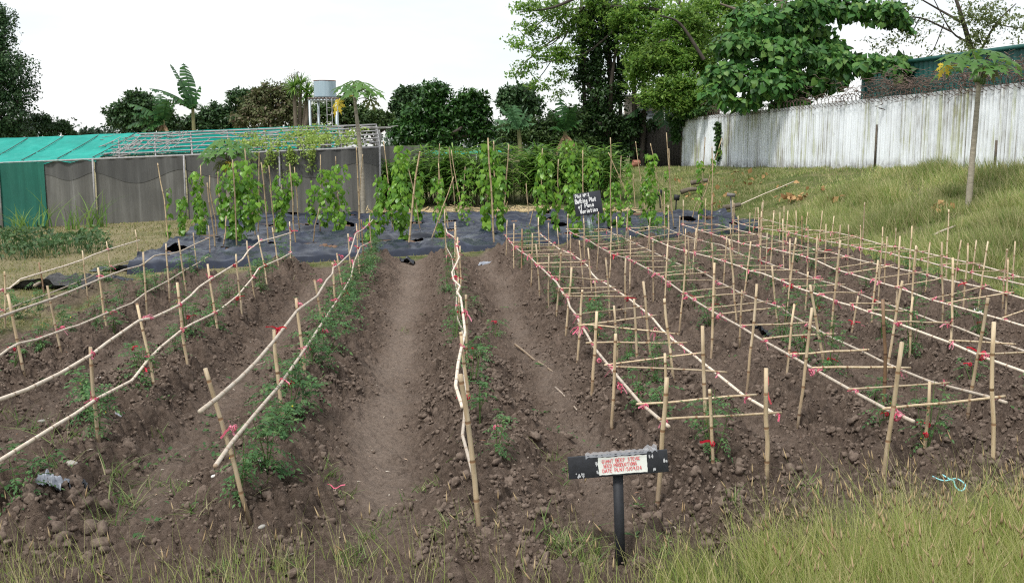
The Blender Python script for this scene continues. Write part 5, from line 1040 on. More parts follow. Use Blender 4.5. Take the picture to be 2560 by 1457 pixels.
# plot sign
pb = G(1478, 607, zplot); D = pb[1]; k_ = D / 2515; root = thing('plot_sign', 'square black sign with four lines of white hand lettering, tilted on a grey metal post', 'sign', pb)
c = P(1470, 509, D); bw, bh = 69 * k_, 57 * k_; tilt = math.atan2(9, 66); Rm = np.array(Matrix.Rotation(-tilt, 3, 'Y') @ Matrix.Rotation(R(-4), 3, 'X'))
bd = board('board', c - pb, (bw, .03, bh), plain('sign_slate', (.020, .022, .03), (.032, .036, .048), 5, .55), root, .003)
M_post = plain('galvanised', (.38, .44, .47), (.50, .56, .58), 6, .45, 0, .3)
mb = MB(); p1 = c - pb + [-.01, .035, 0]; p0 = np.array([.12, .03, -.3]); pd = p1 - p0; q_ = upright(pd)
for dx, w_, dpt in ((-.035, .075, .012), (.028, .012, .05), (-.07, .012, .05)): mb.box((p0 + p1) / 2 + q_ @ np.array([dx, .02, 0]), (w_, dpt, np.linalg.norm(pd)), q_)
obj('post', mb.mesh('post'), M_post, root)
for txt, fx, fz, hh, ww in (('Plot Nº:1', -.43, .30, .145, .066), ('Bulking Plot', -.45, .055, .18, .073), ('of Pana', -.37, -.17, .17, .088), ('Varieties', -.32, -.40, .17, .082)):
    l_ = write(txt, fx * bw, fz * bh, hh * bh, ww * bw, hh * bh * .19, .03, .03); obj('lettering', l_.mesh('lettering'), M_white_paint, bd, (0, -.0175, 0))
# blank little signs at the far right of the plot
for (u0, u1, v0, v1, bu, bv, lb, mt) in ((1644, 1655, 474, 492, 1652, 520, 'narrow blank black sign on a black stick, before the bank', M_signblack), (1685, 1699, 487, 501, 1689, 528, 'blank square black sign at the right of the yam plot', M_signblack), (1817, 1838, 483, 492, 1833, 572, 'weathered grey T-shaped wooden marker by the far end of the last wide bed', plain('weathered_wood', (.16, .15, .14), (.28, .26, .24), 9, .9))):
    b = G(bu, bv, zt); k_ = b[1] / 2515; root = thing('plot_marker', lb, 'sign'if 'sign' in lb else 'marker', b, 'small markers at the edge of the yam plot'); c = P((u0 + u1) / 2, (v0 + v1) / 2, b[1] - .04) - b
    mb = MB(); mb.box(c, ((u1 - u0) * k_, .02, (v1 - v0) * k_), np.array(Matrix.Rotation(.12, 3, 'Y'))); obj('board', mb.mesh('board'), mt, root)
    mb = MB(); mb.tube([(0, .03, -.2), (c[0], .03, c[2])], .024, 4); obj('post', mb.mesh('post'), mt, root)
# ------------------------------------------------------------------ long shade-cloth house
def cloth_mat(name, c1, c2, c3):
    m, n, l, b, o = newmat(name); t = noise(n, l, 1.0, 6, .7, scl=(3.5, 3.5, .22)); t2 = noise(n, l, .5, 4, .6)
    r = ramp(n, [(.3, c1), (.55, c2), (.78, c3)]); l.new(t.outputs['Fac'], r.inputs[0])
    r2 = ramp(n, [(.3, (.75, .75, .75)), (.7, (1.15, 1.15, 1.12))]); l.new(t2.outputs['Fac'], r2.inputs[0])
    l.new(mixc(n, l, 1.0, r.outputs[0], r2.outputs[0], 'MULTIPLY'), b.inputs['Base Color']); b.inputs['Roughness'].default_value = .85; return m
M_cloth = cloth_mat('grey_shade_cloth', (.080, .078, .070), (.130, .128, .118), (.23, .23, .22)); M_hem = cloth_mat('dark_shade_cloth', (.058, .058, .056), (.092, .092, .088), (.15, .15, .146))
M_door = cloth_mat('green_door_cloth', (.006, .085, .062), (.012, .12, .088), (.03, .17, .13)); M_teal = cloth_mat('teal_net', (.025, .44, .37), (.04, .52, .44), (.12, .60, .53))
for q in (M_teal,):
    n, l = q.node_tree.nodes, q.node_tree.links; b = n['Principled BSDF']; tr_ = n.new('ShaderNodeBsdfTranslucent'); tr_.inputs[0].default_value = (.02, .46, .39, 1); mx_ = n.new('ShaderNodeMixShader'); mx_.inputs[0].default_value = .4; l.new(b.outputs[0], mx_.inputs[1]); l.new(tr_.outputs[0], mx_.inputs[2]); l.new(mx_.outputs[0], n['Material Output'].inputs['Surface'])
M_pipe = plain('grey_pipe', (.22, .22, .22), (.38, .37, .37), 9, .6); M_torn = plain('torn_net', (.24, .23, .22), (.36, .35, .33), 12, .9)
EA, EB = P(0, 408, 36.0), P(950, 368, 34.5); RA, RB = P(0, 350, 40.2), P(940, 312, 38.6)
def eave(t): return EA + (EB - EA) * t
def rdg(t): return RA + (RB - RA) * t
def back(t): e, r = eave(t), rdg(t); q = 2 * r - e; q[2] = e[2]; return q
def foot(t): e = eave(t).copy(); e[2] = float(zt(e[0], e[1])) - .05; return e
T0 = -.42
root = thing('shade_house', 'long shade house with grey cloth walls and a half-torn teal net roof', 'shade house', foot(.5)); ob = np.array(root.location)
posts_t = [T0, -.2, -.002, .255, .497, .745, 1.0]
def wallpanel(name, t0, t1, mat, top=1.0, bot=0.0, push=0.0, wave=.05, nx=40, nz_=12, wavy_top=None):
    V = []
    for i in range(nx + 1):
        t = t0 + (t1 - t0) * i / nx; e, f_ = eave(t), foot(t); dirn = np.array([0, -1.0, 0])
        for j in range(nz_ + 1):
            z = j / nz_; b0 = bot if wavy_top is None else wavy_top(t); hf = b0 + (top - b0) * z; p = f_ + (e - f_) * hf
            p = p + dirn * (push + .05 * (vnoise(t * 22, hf * 2, 1, 3) - .5) + .03 * math.sin(t * 150 + 3 * hf) * (1 - .4 * hf)); V.append(p - ob)
    m_ = nz_ + 1; Q = [[i * m_ + j, (i + 1) * m_ + j, (i + 1) * m_ + j + 1, i * m_ + j + 1] for i in range(nx) for j in range(nz_)]
    return obj(name, mesh_np(name, V, Q, smooth=True), mat, root)
for a, b_ in zip(posts_t[:-1], posts_t[1:]):
    if abs(b_ + .002) < .01: continue
    if abs(a + .002) < .01: wallpanel('cloth_panel', .118, b_ - .003, M_cloth)
    else: wallpanel('cloth_panel', a + .003, b_ - .003, M_cloth)
wallpanel('cloth_panel', -.2 + .003, -.005, M_cloth)
d_ = wallpanel('door_cloth', -.002, .121, M_door, 1.0, 0, .05, .12); d_['label'] = 'dark green door cloth'
for a, b_, am, ph in ((.118, .255, .10, 0), (.255, .497, .20, 1.2), (.497, .745, .18, 2.6), (.745, 1.0, .22, 4.0)):
    wallpanel('sagging_hem', a + .002, b_ - .002, M_hem, .985, 0, .012, .05, 60, 4, lambda t, a=a, b_=b_, am=am, ph=ph: .80 - am * (.5 - .5 * math.cos(2 * pi * (t - a) / (b_ - a) + ph * .3)) - .05 * (vnoise(t * 9, 0 * t, 1, 8) - .4))
for t in posts_t[2:] + [posts_t[0], posts_t[1]]:
    mb = MB(); f_ = foot(t); e = eave(t); mb.tube([f_ - [0, .10, .1] - ob, (f_ + e) / 2 - [0, .12, 0] - ob, e - [0, .10, -.02] - ob], .032, 7); obj('post', mb.mesh('post', smooth=True), M_pipe, root)
def pipe(name, a, b_, r=.03, mat=M_pipe, sag=.0, n=8):
    t = np.linspace(0, 1, n)[:, None]; p = a + (b_ - a) * t; p[:, 2] -= sag * np.sin(t[:, 0] * pi * 3) ** 2; mb = MB(); mb.tube(p - ob, r, 6); return obj(name, mb.mesh(name, smooth=True), mat, root)
pipe('eave_pipe', eave(T0), eave(1.0), .04); pipe('ridge_pipe', rdg(T0), rdg(1.0), .04); pipe('eave_pipe', back(T0), back(1.0), .035)
for k in (.17, .34, .5, .67, .84): pipe('purlin', eave(.262 + .125 * k) * (1 - k) + rdg(.262 + .125 * k) * k + [0, 0, .03], eave(1.0) * (1 - k) + rdg(1.0) * k + [0, 0, .03], .03, sag=.025, n=26)
for k in (.3, .6): pipe('purlin', back(.12) * (1 - k) + rdg(.12) * k, back(1.0) * (1 - k) + rdg(1.0) * k, .026)
for t in np.arange(.324, 1.01, .0967):
    pipe('rafter', eave(t) - [0, 0, .06], rdg(t) - [0, 0, .04], .03); pipe('rafter', back(t), rdg(t), .028); pipe('tie_bar', eave(t) * .5 + rdg(t) * .5 + [0, 0, -.05], back(t) * .5 + rdg(t) * .5 + [0, 0, -.05], .02)
    if t < .98: pipe('brace', eave(t) * .85 + rdg(t) * .15, eave(t + .05) * .35 + rdg(t + .05) * .65, .016)
def roofnet(name, t0, t1e, t1r, mat, side, nx=60, nz_=14, seam=True):
    V = []
    for i in range(nx + 1):
        for j in range(nz_ + 1):
            k = j / nz_; t = t0 + ((t1e + (t1r - t1e) * k + .012 * math.sin(k * 23) + .01 * math.sin(k * 61)) - t0) * i / nx
            e = eave(t) if side == 0 else back(t); p = e * (1 - k) + rdg(t) * k; sag = .10 * abs(math.sin(t / .0967 * pi)) ** .5 * math.sin(k * pi) + .035 * abs(math.sin(k * pi * 3))
            p = p + [0, 0, .06 - sag + .025 * (vnoise(t * 60, k * 6, 1, 12) - .5)]; 
            if j == 0 and side == 0: p = p + [0, -.06, -.10 + .05 * math.sin(t * 90)]
            V.append(p - ob)
    m_ = nz_ + 1; Q = [[i * m_ + j, (i + 1) * m_ + j, (i + 1) * m_ + j + 1, i * m_ + j + 1] for i in range(nx) for j in range(nz_)]
    return obj(name, mesh_np(name, V, Q, smooth=True), mat, root)
roofnet('roof_net', T0, .262, .385, M_teal, 0); roofnet('roof_net', T0, .905, .9, M_teal, 1)
for t in np.arange(-.33, .30, .0967):   # seams in the net
    p = np.array([eave(t + .12 * k) * (1 - k) + rdg(t + .12 * k) * k + [0, 0, .055 - .05 * abs(math.sin(k * pi))] for k in np.linspace(.02, .98, 12)]); mb = MB(); mb.tube(p - ob, .016, 4); obj('net_seam', mb.mesh('net_seam'), M_hem, root)
mb = MB()                                # grey shreds of the torn part
for q in range(46):
    t = .27 + .20 * rng.random() ** 1.4; k0 = rng.random() * .9; k1 = min(1, k0 + .15 + .4 * rng.random()); a = eave(t) * (1 - k0) + rdg(t) * k0; t2 = t + .03 + .06 * rng.random(); b_ = eave(t2) * (1 - k1) + rdg(t2) * k1
    s = np.linspace(0, 1, 6)[:, None]; p = a + (b_ - a) * s + [0, 0, .05] - np.array([0, 0, 1.0]) * (.16 * rng.random() * np.sin(s * pi)); mb.tube(p - ob, .008 + .012 * rng.random(), 3, False)
for q in range(34):
    t = .38 + .6 * rng.random(); k0 = .55 + .42 * rng.random(); t2 = t + .02 + .08 * rng.random(); a = eave(t) * (1 - k0) + rdg(t) * k0; k1 = min(1, k0 + .06 * rng.normal()); b_ = eave(t2) * (1 - k1) + rdg(t2) * k1
    s = np.linspace(0, 1, 5)[:, None]; p = a + (b_ - a) * s + [0, 0, .05] - np.array([0, 0, 1.0]) * (.12 * rng.random() * np.sin(s * pi)); mb.tube(p - ob, .008 + .014 * rng.random(), 3, False)
o = obj('torn_net', mb.mesh('torn_net'), M_torn, root); o['kind'] = 'stuff'
for t0, t1, k0, k1 in ((.80, .835, .05, .55), (.86, .89, .05, .7), (.915, .93, .1, .5)):   # hanging rags
    V = []; n1 = 8
    for i in range(n1 + 1):
        t = t0 + (t1 - t0) * i / n1; 
        for j in range(7):
            k = k0 + (k1 - k0) * j / 6; p = back(t) * (1 - k) * .5 + eave(t) * (1 - k) * .5 + rdg(t) * k + [0, .15 * math.sin(i * 2.1) - .3, 0]; V.append(p - ob)
    obj('net_rag', mesh_np('net_rag', V, [[i * 7 + j, (i + 1) * 7 + j, (i + 1) * 7 + j + 1, i * 7 + j + 1] for i in range(n1) for j in range(6)]), M_torn, root)
e, r, bk = eave(1.0), rdg(1.0), back(1.0); V = []; n1 = 26
for i in range(n1 + 1):                  # end wall and gable
    k = i / n1; p = e + (bk - e) * k; p[2] = e[2]; f_ = p.copy(); f_[2] = float(zt(p[0], p[1])) - .05
    for j in range(9): q = f_ + (p - f_) * j / 8; V.append(q + [.03 + .09 * (vnoise(k * 14, j * .3, 1, 4) - .5), 0, 0] - ob)
obj('end_cloth', mesh_np('end_cloth', V, [[i * 9 + j, (i + 1) * 9 + j, (i + 1) * 9 + j + 1, i * 9 + j + 1] for i in range(n1) for j in range(8)], smooth=True), M_cloth, root)
V = []
for i in range(15):
    k = .42 + .58 * i / 14; top_ = e * (1 - k) + bk * k; top_ = top_.copy(); hz = (r[2] - e[2]) * (1 - abs(2 * k - 1)); 
    for j in range(9):
        z = e[2] - .15 * math.sin(i * .8) + hz * 1.0 * j / 8; V.append(np.array([top_[0] + .05 + .22 * math.sin(pi * j / 8) * math.sin(pi * i / 14), top_[1], z]) - ob)
obj('gable_net', mesh_np('gable_net', V, [[i * 9 + j, (i + 1) * 9 + j, (i + 1) * 9 + j + 1, i * 9 + j + 1] for i in range(14) for j in range(8)], smooth=True), M_torn, root)
for k in (.2, .35, .5): 
    p = e * (1 - k) + bk * k; q = p.copy(); q[2] = e[2] + (r[2] - e[2]) * min(1, 2 * k); pipe('gable_strut', p, q, .022)
# lower wing seen between the corner and the hedge
root2 = thing('shade_house', 'low grey and teal shade house partly hidden behind the strap-leaved hedge', 'shade house', P(1120, 520, 43)); ob2 = np.array(root2.location)
a, b_ = P(948, 366, 42), P(1062, 363, 42.5); V = []
for i in range(21):
    p = a + (b_ - a) * i / 20
    for j in range(9): q = p.copy(); q[2] = p[2] - (p[2] - .5) * (1 - j / 8); q[1] += .06 * math.sin(i * 1.7); V.append(q - ob2)
obj('cloth_panel', mesh_np('cloth_panel', V, [[i * 9 + j, (i + 1) * 9 + j, (i + 1) * 9 + j + 1, i * 9 + j + 1] for i in range(20) for j in range(8)], smooth=True), M_cloth, root2)
a, b_ = P(1055, 386, 43.5), P(1260, 384, 44.5); up = np.array([0, 3.0, .10]); V = []
for i in range(25):
    p = a + (b_ - a) * i / 24
    for j in range(7): V.append(p + up * j / 6 + [0, 0, .05 * math.sin(i * .9) - .06 * math.sin(pi * j / 6)] - ob2)
obj('roof_net', mesh_np('roof_net', V, [[i * 7 + j, (i + 1) * 7 + j, (i + 1) * 7 + j + 1, i * 7 + j + 1] for i in range(24) for j in range(6)], smooth=True), M_teal, root2)
V = []
for i in range(25):
    p = a + (b_ - a) * i / 24 + [0, .03, -.02]
    for j in range(5): q = p.copy(); q[2] = p[2] - (p[2] - .6) * j / 4; V.append(q - ob2)
obj('cloth_panel', mesh_np('cloth_panel', V, [[i * 5 + j, (i + 1) * 5 + j, (i + 1) * 5 + j + 1, i * 5 + j + 1] for i in range(24) for j in range(4)]), M_cloth, root2)
for t in (0, .33, .66, 1):
    p = a + (b_ - a) * t; mb = MB(); mb.tube([p - [0, .05, 2.4] - ob2, p - [0, .05, 0] - ob2], .035, 6); obj('post', mb.mesh('post'), M_pipe, root2)
# creeper over the torn roof
mb = MB(); st = MB(); c_ = []
for q in range(32):
    t = float(np.clip(rng.normal(.78, .085), .6, .97)); k = float(np.clip(rng.beta(1.4, 1.6), 0, 1)); a = eave(t) * (1 - k) + rdg(t) * k + [0, 0, .08]; n = 14; dirn = (rdg(t) - eave(t)) * rng.normal() * .12 + (EB - EA) / 16 * rng.normal() * .7
    p = [a]
    for i in range(n):
        p.append(p[-1] + dirn / n * 1.4 + rng.normal(size=3) * .06); kk = np.clip((p[-1][1] - eave(t)[1]) / (rdg(t)[1] - eave(t)[1]), -.02, 1.0); tz = np.clip((p[-1][0] - EA[0]) / (EB[0] - EA[0]), 0, 1); base_ = eave(tz) * (1 - kk) + rdg(tz) * kk; p[-1][2] = base_[2] + .06 + .05 * rng.random() if kk > 0 else p[-1][2] - .1
    p = np.array(p); st.tube(p, .007, 3, False); c_.append(np.repeat(p, 6, 0) + rng.normal(size=(len(p) * 6, 3)) * [.14, .12, .06])
for q in range(14):
    t = .69 + .15 * rng.random(); a = eave(t) + [0, -.12, .05]; L = .25 + .6 * rng.random(); s = np.linspace(0, 1, 9)[:, None]; p = a - np.array([0, 0, L]) * s + rng.normal(size=(9, 3)) * .04 + np.array([.3 * rng.normal(), 0, 0]) * s; st.tube(p, .006, 3, False); c_.append(np.repeat(p, 6, 0) + rng.normal(size=(54, 3)) * .05)
c_ = np.concatenate(c_); n = len(c_); mb.scatter(LEAF2 * [1, 1.5, 1], None, LT2, frames(unit(n), unit(n) + [0, -.4, .6], .06 + .06 * rng.random(n)), c_)
base = eave(.78); root = thing('creeper', 'pale yellow-green creeper sprawling over the bare roof frame of the shade house', 'creeper', base)
obj('stem', st.mesh('stem', base), M_yamstem, root); obj('foliage', mb.mesh('foliage', base), leafmat('creeper_leaf', [(.16, .27, .05), (.26, .38, .08), (.36, .45, .11)], .5, .3), root)

# ------------------------------------------------------------------ water tank on its stand
D = 60.0; k_ = D / 2515; tb = P(813, 247, D); root = thing('water_tower', 'pale blue-grey round water tank on a steel stand behind the shade house', 'water tank', (tb[0], tb[1], 1.0)); ob_ = np.array(root.location)
rad = 27 * k_; ht = 40 * k_; mb = MB(); zz = np.linspace(0, ht, 15); mb.tube(np.stack([0 * zz + tb[0], 0 * zz + tb[1], tb[2] + .06 + zz], 1) - ob_, rad * (1 + .012 * (np.arange(15) % 2)), 28, True)
obj('tank', mb.mesh('tank', smooth=False), plain('tank_steel', (.34, .45, .52), (.44, .55, .62), 3, .45, 0, .25, scl=(3, 3, .2)), root)
mb = MB(); th = np.linspace(0, 2 * pi, 29); mb.tube(np.stack([np.cos(th) * rad * 1.01 + tb[0], np.sin(th) * rad * 1.01 + tb[1], 0 * th + tb[2] + ht + .07], 1) - ob_, .02, 5, False); obj('rusty_rim', mb.mesh('rusty_rim'), plain('rust', (.18, .07, .04), (.28, .12, .07), 9, .9), root)
for q in range(9):
    mb = MB(); mb.box(np.array([tb[0] - .8 + q * .2, tb[1], tb[2] - .02]) - ob_, (.10, 1.7, .10)); obj('joist', mb.mesh('joist'), plain('grey_timber', (.16, .12, .11), (.26, .22, .2), 9, .9) if q == 0 else bpy.data.materials['grey_timber'], root)
for sx, sy in ((-1, -1), (1, -1), (-1, 1), (1, 1)):
    mb = MB(); x = tb[0] + sx * .78 + (.22 if sy > 0 else 0) * -sx; y = tb[1] + sy * .75; mb.tube(np.array([[x, y, .6], [x, y, tb[2] - .14]]) - ob_, .075, 8); obj('leg', mb.mesh('leg', smooth=True), M_post, root)
for sy in (-1, 1):
    mb = MB(); mb.box(np.array([tb[0], tb[1] + sy * .75, tb[2] - .11]) - ob_, (1.75, .1, .1)); obj('bearer', mb.mesh('bearer'), M_post, root)
for sx in (.25, .55):
    mb = MB(); mb.tube(np.array([[tb[0] + sx, tb[1] - .9, 1.0], [tb[0] + sx, tb[1] - .9, tb[2]]]) - ob_, .02, 4); obj('ladder_rail', mb.mesh('ladder_rail'), M_pipe, root)
for q in range(9):
    mb = MB(); mb.box(np.array([tb[0] + .4, tb[1] - .9, 1.6 + q * .4]) - ob_, (.3, .03, .03)); obj('ladder_rung', mb.mesh('ladder_rung'), M_pipe, root)

# ------------------------------------------------------------------ white corrugated fence with razor wire
def fence_mat():
    m, n, l, b, o = newmat('weathered_white_sheet'); pos = n.new('ShaderNodeNewGeometry').outputs['Position']
    uv = n.new('ShaderNodeUVMap'); su = n.new('ShaderNodeSeparateXYZ'); l.new(uv.outputs[0], su.inputs[0])
    def math_(op, a, b_=None, c_=None):
        q = n.new('ShaderNodeMath'); q.operation = op
        for k, v in enumerate((a, b_, c_)):
            if v is None: continue
            if isinstance(v, (int, float)): q.inputs[k].default_value = v
            else: l.new(v, q.inputs[k])
        return q.outputs[0]
    fine = noise(n, l, 1, 6, .75, pos, (15, 15, .14)).outputs['Fac']; broad = noise(n, l, 1, 5, .65, pos, (.55, .55, .30)).outputs['Fac']
    green = noise(n, l, 1, 6, .75, pos, (4.5, 4.5, .28)).outputs['Fac']; speck = noise(n, l, 9, 5, .8, pos, (1, 1, .3)).outputs['Fac']
    groove = math_('MULTIPLY_ADD', math_('COSINE', math_('MULTIPLY', su.outputs['X'], 6.2832)), -.5, .5)          # valleys painted darker: rib shading put into the sheet colour
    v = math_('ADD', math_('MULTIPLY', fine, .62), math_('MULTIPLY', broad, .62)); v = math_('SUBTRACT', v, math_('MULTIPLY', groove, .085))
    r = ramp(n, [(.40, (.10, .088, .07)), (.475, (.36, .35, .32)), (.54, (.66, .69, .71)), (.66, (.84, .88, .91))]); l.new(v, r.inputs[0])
    gr = ramp(n, [(.54, (0, 0, 0)), (.64, (.6, .6, .6))]); l.new(math_('ADD', green, math_('MULTIPLY', math_('SUBTRACT', broad, .5), -.5)), gr.inputs[0])
    c = mixc(n, l, gr.outputs[0], r.outputs[0], (.42, .45, .22))
    low = math_('SUBTRACT', 1.0, math_('MULTIPLY', su.outputs['Y'], 6.0)); low = math_('MAXIMUM', low, 0.0); high = math_('MAXIMUM', math_('MULTIPLY_ADD', su.outputs['Y'], 7.0, -6.2), 0.0)
    k = math_('MULTIPLY', math_('ADD', low, high), math_('MULTIPLY_ADD', speck, 4.5, -1.75)); k = math_('MINIMUM', math_('MAXIMUM', k, 0.0), .9)
    c = mixc(n, l, k, c, (.10, .085, .065)); l.new(c, b.inputs['Base Color']); b.inputs['Roughness'].default_value = .7; return m
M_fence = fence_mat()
dv0 = lambda u: 1 / ((u - 1280) / 2515.0 + .249) * (14.6 + .249 * 28.7)
FA, FB = P(1705, 297, 52.0), P(2560, 207, 28.7); FA, FB = FA.copy(), FB.copy(); fd = FB - FA; FL = np.hypot(fd[0], fd[1])
ext = 1.5; NSH = int(FL * ext / .92); root = thing('corrugated_fence', 'tall white corrugated sheet fence streaked with dirt, along the top of the bank', 'fence', (FA[0], FA[1], float(zt(*FA[:2])))); of = np.array(root.location)
nrm_ = np.array([-fd[1], fd[0], 0]) / FL; nrm_ = nrm_ if nrm_[1] < 0 or nrm_[0] < 0 else -nrm_
for q in range(NSH):
    u0, u1 = q * .92 / FL, ((q + 1) * .92 + .03) / FL; n1 = 48; base_z = []
    V = []
    for i in range(n1 + 1):
        t = u0 + (u1 - u0) * i / n1; p = FA + fd * t; w_ = i / n1 * 6; off = .034 * math.cos(w_ * 2 * pi) + (q % 2) * .006; x, y = p[:2] + nrm_[:2] * off; g_ = float(zt(p[0], p[1]))
        V += [(x, y, g_ - .05), (x, y, (g_ + p[2]) / 2), (x, y, p[2] + .03 * _h(np.array(q), np.array(3), 5) - .01)]
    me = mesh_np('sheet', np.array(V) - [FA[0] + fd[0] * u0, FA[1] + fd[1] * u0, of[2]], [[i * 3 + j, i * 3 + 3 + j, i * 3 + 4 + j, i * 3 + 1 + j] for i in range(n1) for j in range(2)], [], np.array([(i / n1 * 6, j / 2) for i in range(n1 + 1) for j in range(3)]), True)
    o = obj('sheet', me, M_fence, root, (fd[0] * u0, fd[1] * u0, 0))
for q in range(0, NSH + 1, 3):
    t = q * .92 / FL; p = FA + fd * t; b_ = p - nrm_ * .09; mb = MB(); mb.tube(np.array([[b_[0], b_[1], float(zt(p[0], p[1])) - .2], [b_[0], b_[1], p[2] - .08]]) - of, .04, 6); obj('post', mb.mesh('post', smooth=True), M_pipe, root)
M_joint = plain('rotten_batten', (.07, .055, .04), (.16, .13, .10), 9, .9, scl=(3, 3, .6))
for u in (1708, 2200, 2505):
    d = dv0(u); t = (d - FA[1]) / fd[1]; p = FA + fd * t; g_ = float(zt(p[0], p[1])); hh = (p[2] - g_) * {1708: 1, 2200: .62, 2505: .34}[u]; mb = MB(); mb.box(np.array([p[0], p[1], g_ + hh / 2]) + nrm_ * .055 - of, (.06, .04, hh)); obj('batten', mb.mesh('batten'), M_joint, root)
GR = int(FL * ext / .26); th = np.arange(GR * 12) / 12.0; tt_ = th * .26 / FL; pc = FA[None] + fd[None] * tt_[:, None]; pc[:, 2] += .06
coil = pc + np.stack([-nrm_[0] * .2 * np.cos(th * 2 * pi), -nrm_[1] * .2 * np.cos(th * 2 * pi), .2 * np.sin(th * 2 * pi)], 1); mb = MB(); mb.tube(coil, .011, 3, False)
rw = thing('razor_wire', 'rusty razor wire coil running along the top of the white fence', 'razor wire', FA); obj('coil', mb.mesh('coil', FA), plain('rusty_wire', (.07, .045, .035), (.14, .09, .07), 9, .8), rw)
# dead vines caught in the wire
mb = MB()
for q in range(950):
    t = .12 + 1.0 * rng.random(); p = FA + fd * t + [0, 0, .32 + .20 * rng.normal()] - nrm_ * (.15 + .15 * rng.normal()); k_w = np.interp(t, [.12, .2, .5, .62, .66, .82, .84, 1.2], [.15, .25, .12, .1, .9, 1, .8, 1])
    if rng.random() > k_w: continue
    n = 7; s = np.cumsum(rng.normal(size=(n, 3)) * [.13, .10, .08] + np.array(fd) / FL * .09 * rng.choice([-1, 1]), 0); mb.tube(p + s, .006 + .008 * rng.random(), 3, False)
o = obj('dead_vine', mb.mesh('dead_vine', FA), plain('dead_vine', (.11, .075, .06), (.22, .16, .13), 20, .95), None, FA); tag(o, 'brown tangle of dead vine lying over the razor wire below the green container', 'dead vine')
# green creeper on the fence gap and at its far end
def leafmass(name, label, cat, boxes, n, size, mat, D=None):
    pos = []
    for (u, v, ru, rv, d, dep) in boxes:
        m = max(8, int(n * ru * rv / sum(b[2] * b[3] for b in boxes))); k_ = d / 2515; c = P(u, v, d); q = unit(m) * (rng.random(m) ** .4)[:, None]; pos.append(c + q * [ru * k_, dep, rv * k_])
    pos = np.concatenate(pos); mb = MB(); m = len(pos); mb.scatter(LEAF2 * [1, 1.5, 1], None, LT2, frames(unit(m) + [0, 0, -.4], unit(m) + [0, -.7, .6], size * (.6 + .8 * rng.random(m))), pos)
    o = obj(name, mb.mesh(name, pos[0]), mat, None, pos[0]); return tag(o, label, cat)
M_ivy = leafmat('ivy_leaf', [(.02, .055, .015), (.035, .09, .02), (.06, .12, .03)], .5, .2, clump=.3, clsc=.5)
dv = lambda u: 1 / ((u - 1280) / 2515.0 + .249) * (14.6 + .249 * 28.7)
for nm, u, lb in (('creeper', 1798, 'dark green creeper climbing the gap between two white fence sheets'),):
    d = dv(u) - .25; leafmass(nm, lb, 'creeper', [(u, 345, 9, 30, d, .18), (u + 2, 385, 12, 26, d, .2), (u - 3, 318, 7, 16, d, .15)], 700, .16, M_ivy)
leafmass('creeper', 'green creeper spilling over the far left end of the white fence', 'creeper', [(1690, 300, 26, 12, 51.5, .4), (1720, 285, 30, 9, 50.5, .4), (1760, 278, 30, 7, 49, .35), (1690, 330, 14, 26, 52, .4)], 1100, .2, M_ivy)
# dark board fence left of it
root = thing('board_fence', 'old dark vertical board fence in the shade left of the white fence', 'fence', P(1640, 400, 54)); o_b = np.array(root.location)
for q in range(30):
    t = q / 29; a = P(1585, 330, 56) * (1 - t) + P(1706, 318, 53) * t; g_ = float(zt(a[0], a[1])); hh = a[2] + .12 * rng.normal(); mb = MB(); mb.box(np.array([a[0], a[1] + .02 * (q % 2), (g_ + hh) / 2]) - o_b, (.105, .03, hh - g_)); obj('board', mb.mesh('board'), plain('dark_board', (.035, .03, .025), (.075, .065, .055), 8, .9) if q == 0 else bpy.data.materials['dark_board'], root)
# ------------------------------------------------------------------ green container behind the fence
M_cont = plain('container_green', (.010, .075, .065), (.018, .11, .095), 2.5, .55, 0, 0, scl=(2, 2, .4)); ca, cb = P(2165, 158, 40.0), P(2700, 104, 29.5); ca[2] = cb[2] = CTOP = 5.72; cd = cb - ca; CL = np.hypot(cd[0], cd[1]); cd /= CL; pn = np.array([-cd[1], cd[0], 0]); 
root = thing('shipping_container', 'dark green corrugated steel container behind the white fence', 'container', (ca[0], ca[1], 2.2)); oc = np.array(root.location); hC = 2.9
def slabwall(a, d, L, z0, z1, nrm, depth=.05, pitch=.28):
    V = []; n1 = int(L / (pitch / 4)); 
    for i in range(n1 + 1):
        w = (0, 0, 1, 1)[i % 4] * depth; p = a + d * (i * L / n1) - nrm * w; V += [(p[0], p[1], z0), (p[0], p[1], z1)]
    return mesh_np('side_panel', np.array(V) - oc, [[i * 2, i * 2 + 2, i * 2 + 3, i * 2 + 1] for i in range(n1)])
obj('side_panel', slabwall(ca, cd, CL, CTOP - hC + .15, CTOP - .12, -pn), M_cont, root); obj('side_panel', slabwall(ca, pn, 2.4, CTOP - hC + .15, CTOP - .12, cd), M_cont, root)
for z in (CTOP - .06, CTOP - hC + .08):
    mb = MB(); c = ca + cd * CL / 2; qx = np.array([[cd[0], -cd[1], 0], [cd[1], cd[0], 0], [0, 0, 1]]); mb.box(np.array([c[0], c[1], z]) - oc - pn * .02, (CL, .12, .13), qx); obj('rail', mb.mesh('rail'), M_cont, root)
mb = MB(); c = ca + cd * CL / 2 + pn * 1.2; mb.box(np.array([c[0], c[1], CTOP - .02]) - oc, (CL, 2.4, .05), qx); obj('roof', mb.mesh('roof'), M_cont, root)
mb = MB(); mb.box(np.array([ca[0], ca[1], CTOP - hC / 2]) - oc - pn * .025, (.16, .16, hC), qx); obj('corner_post', mb.mesh('corner_post'), M_cont, root)
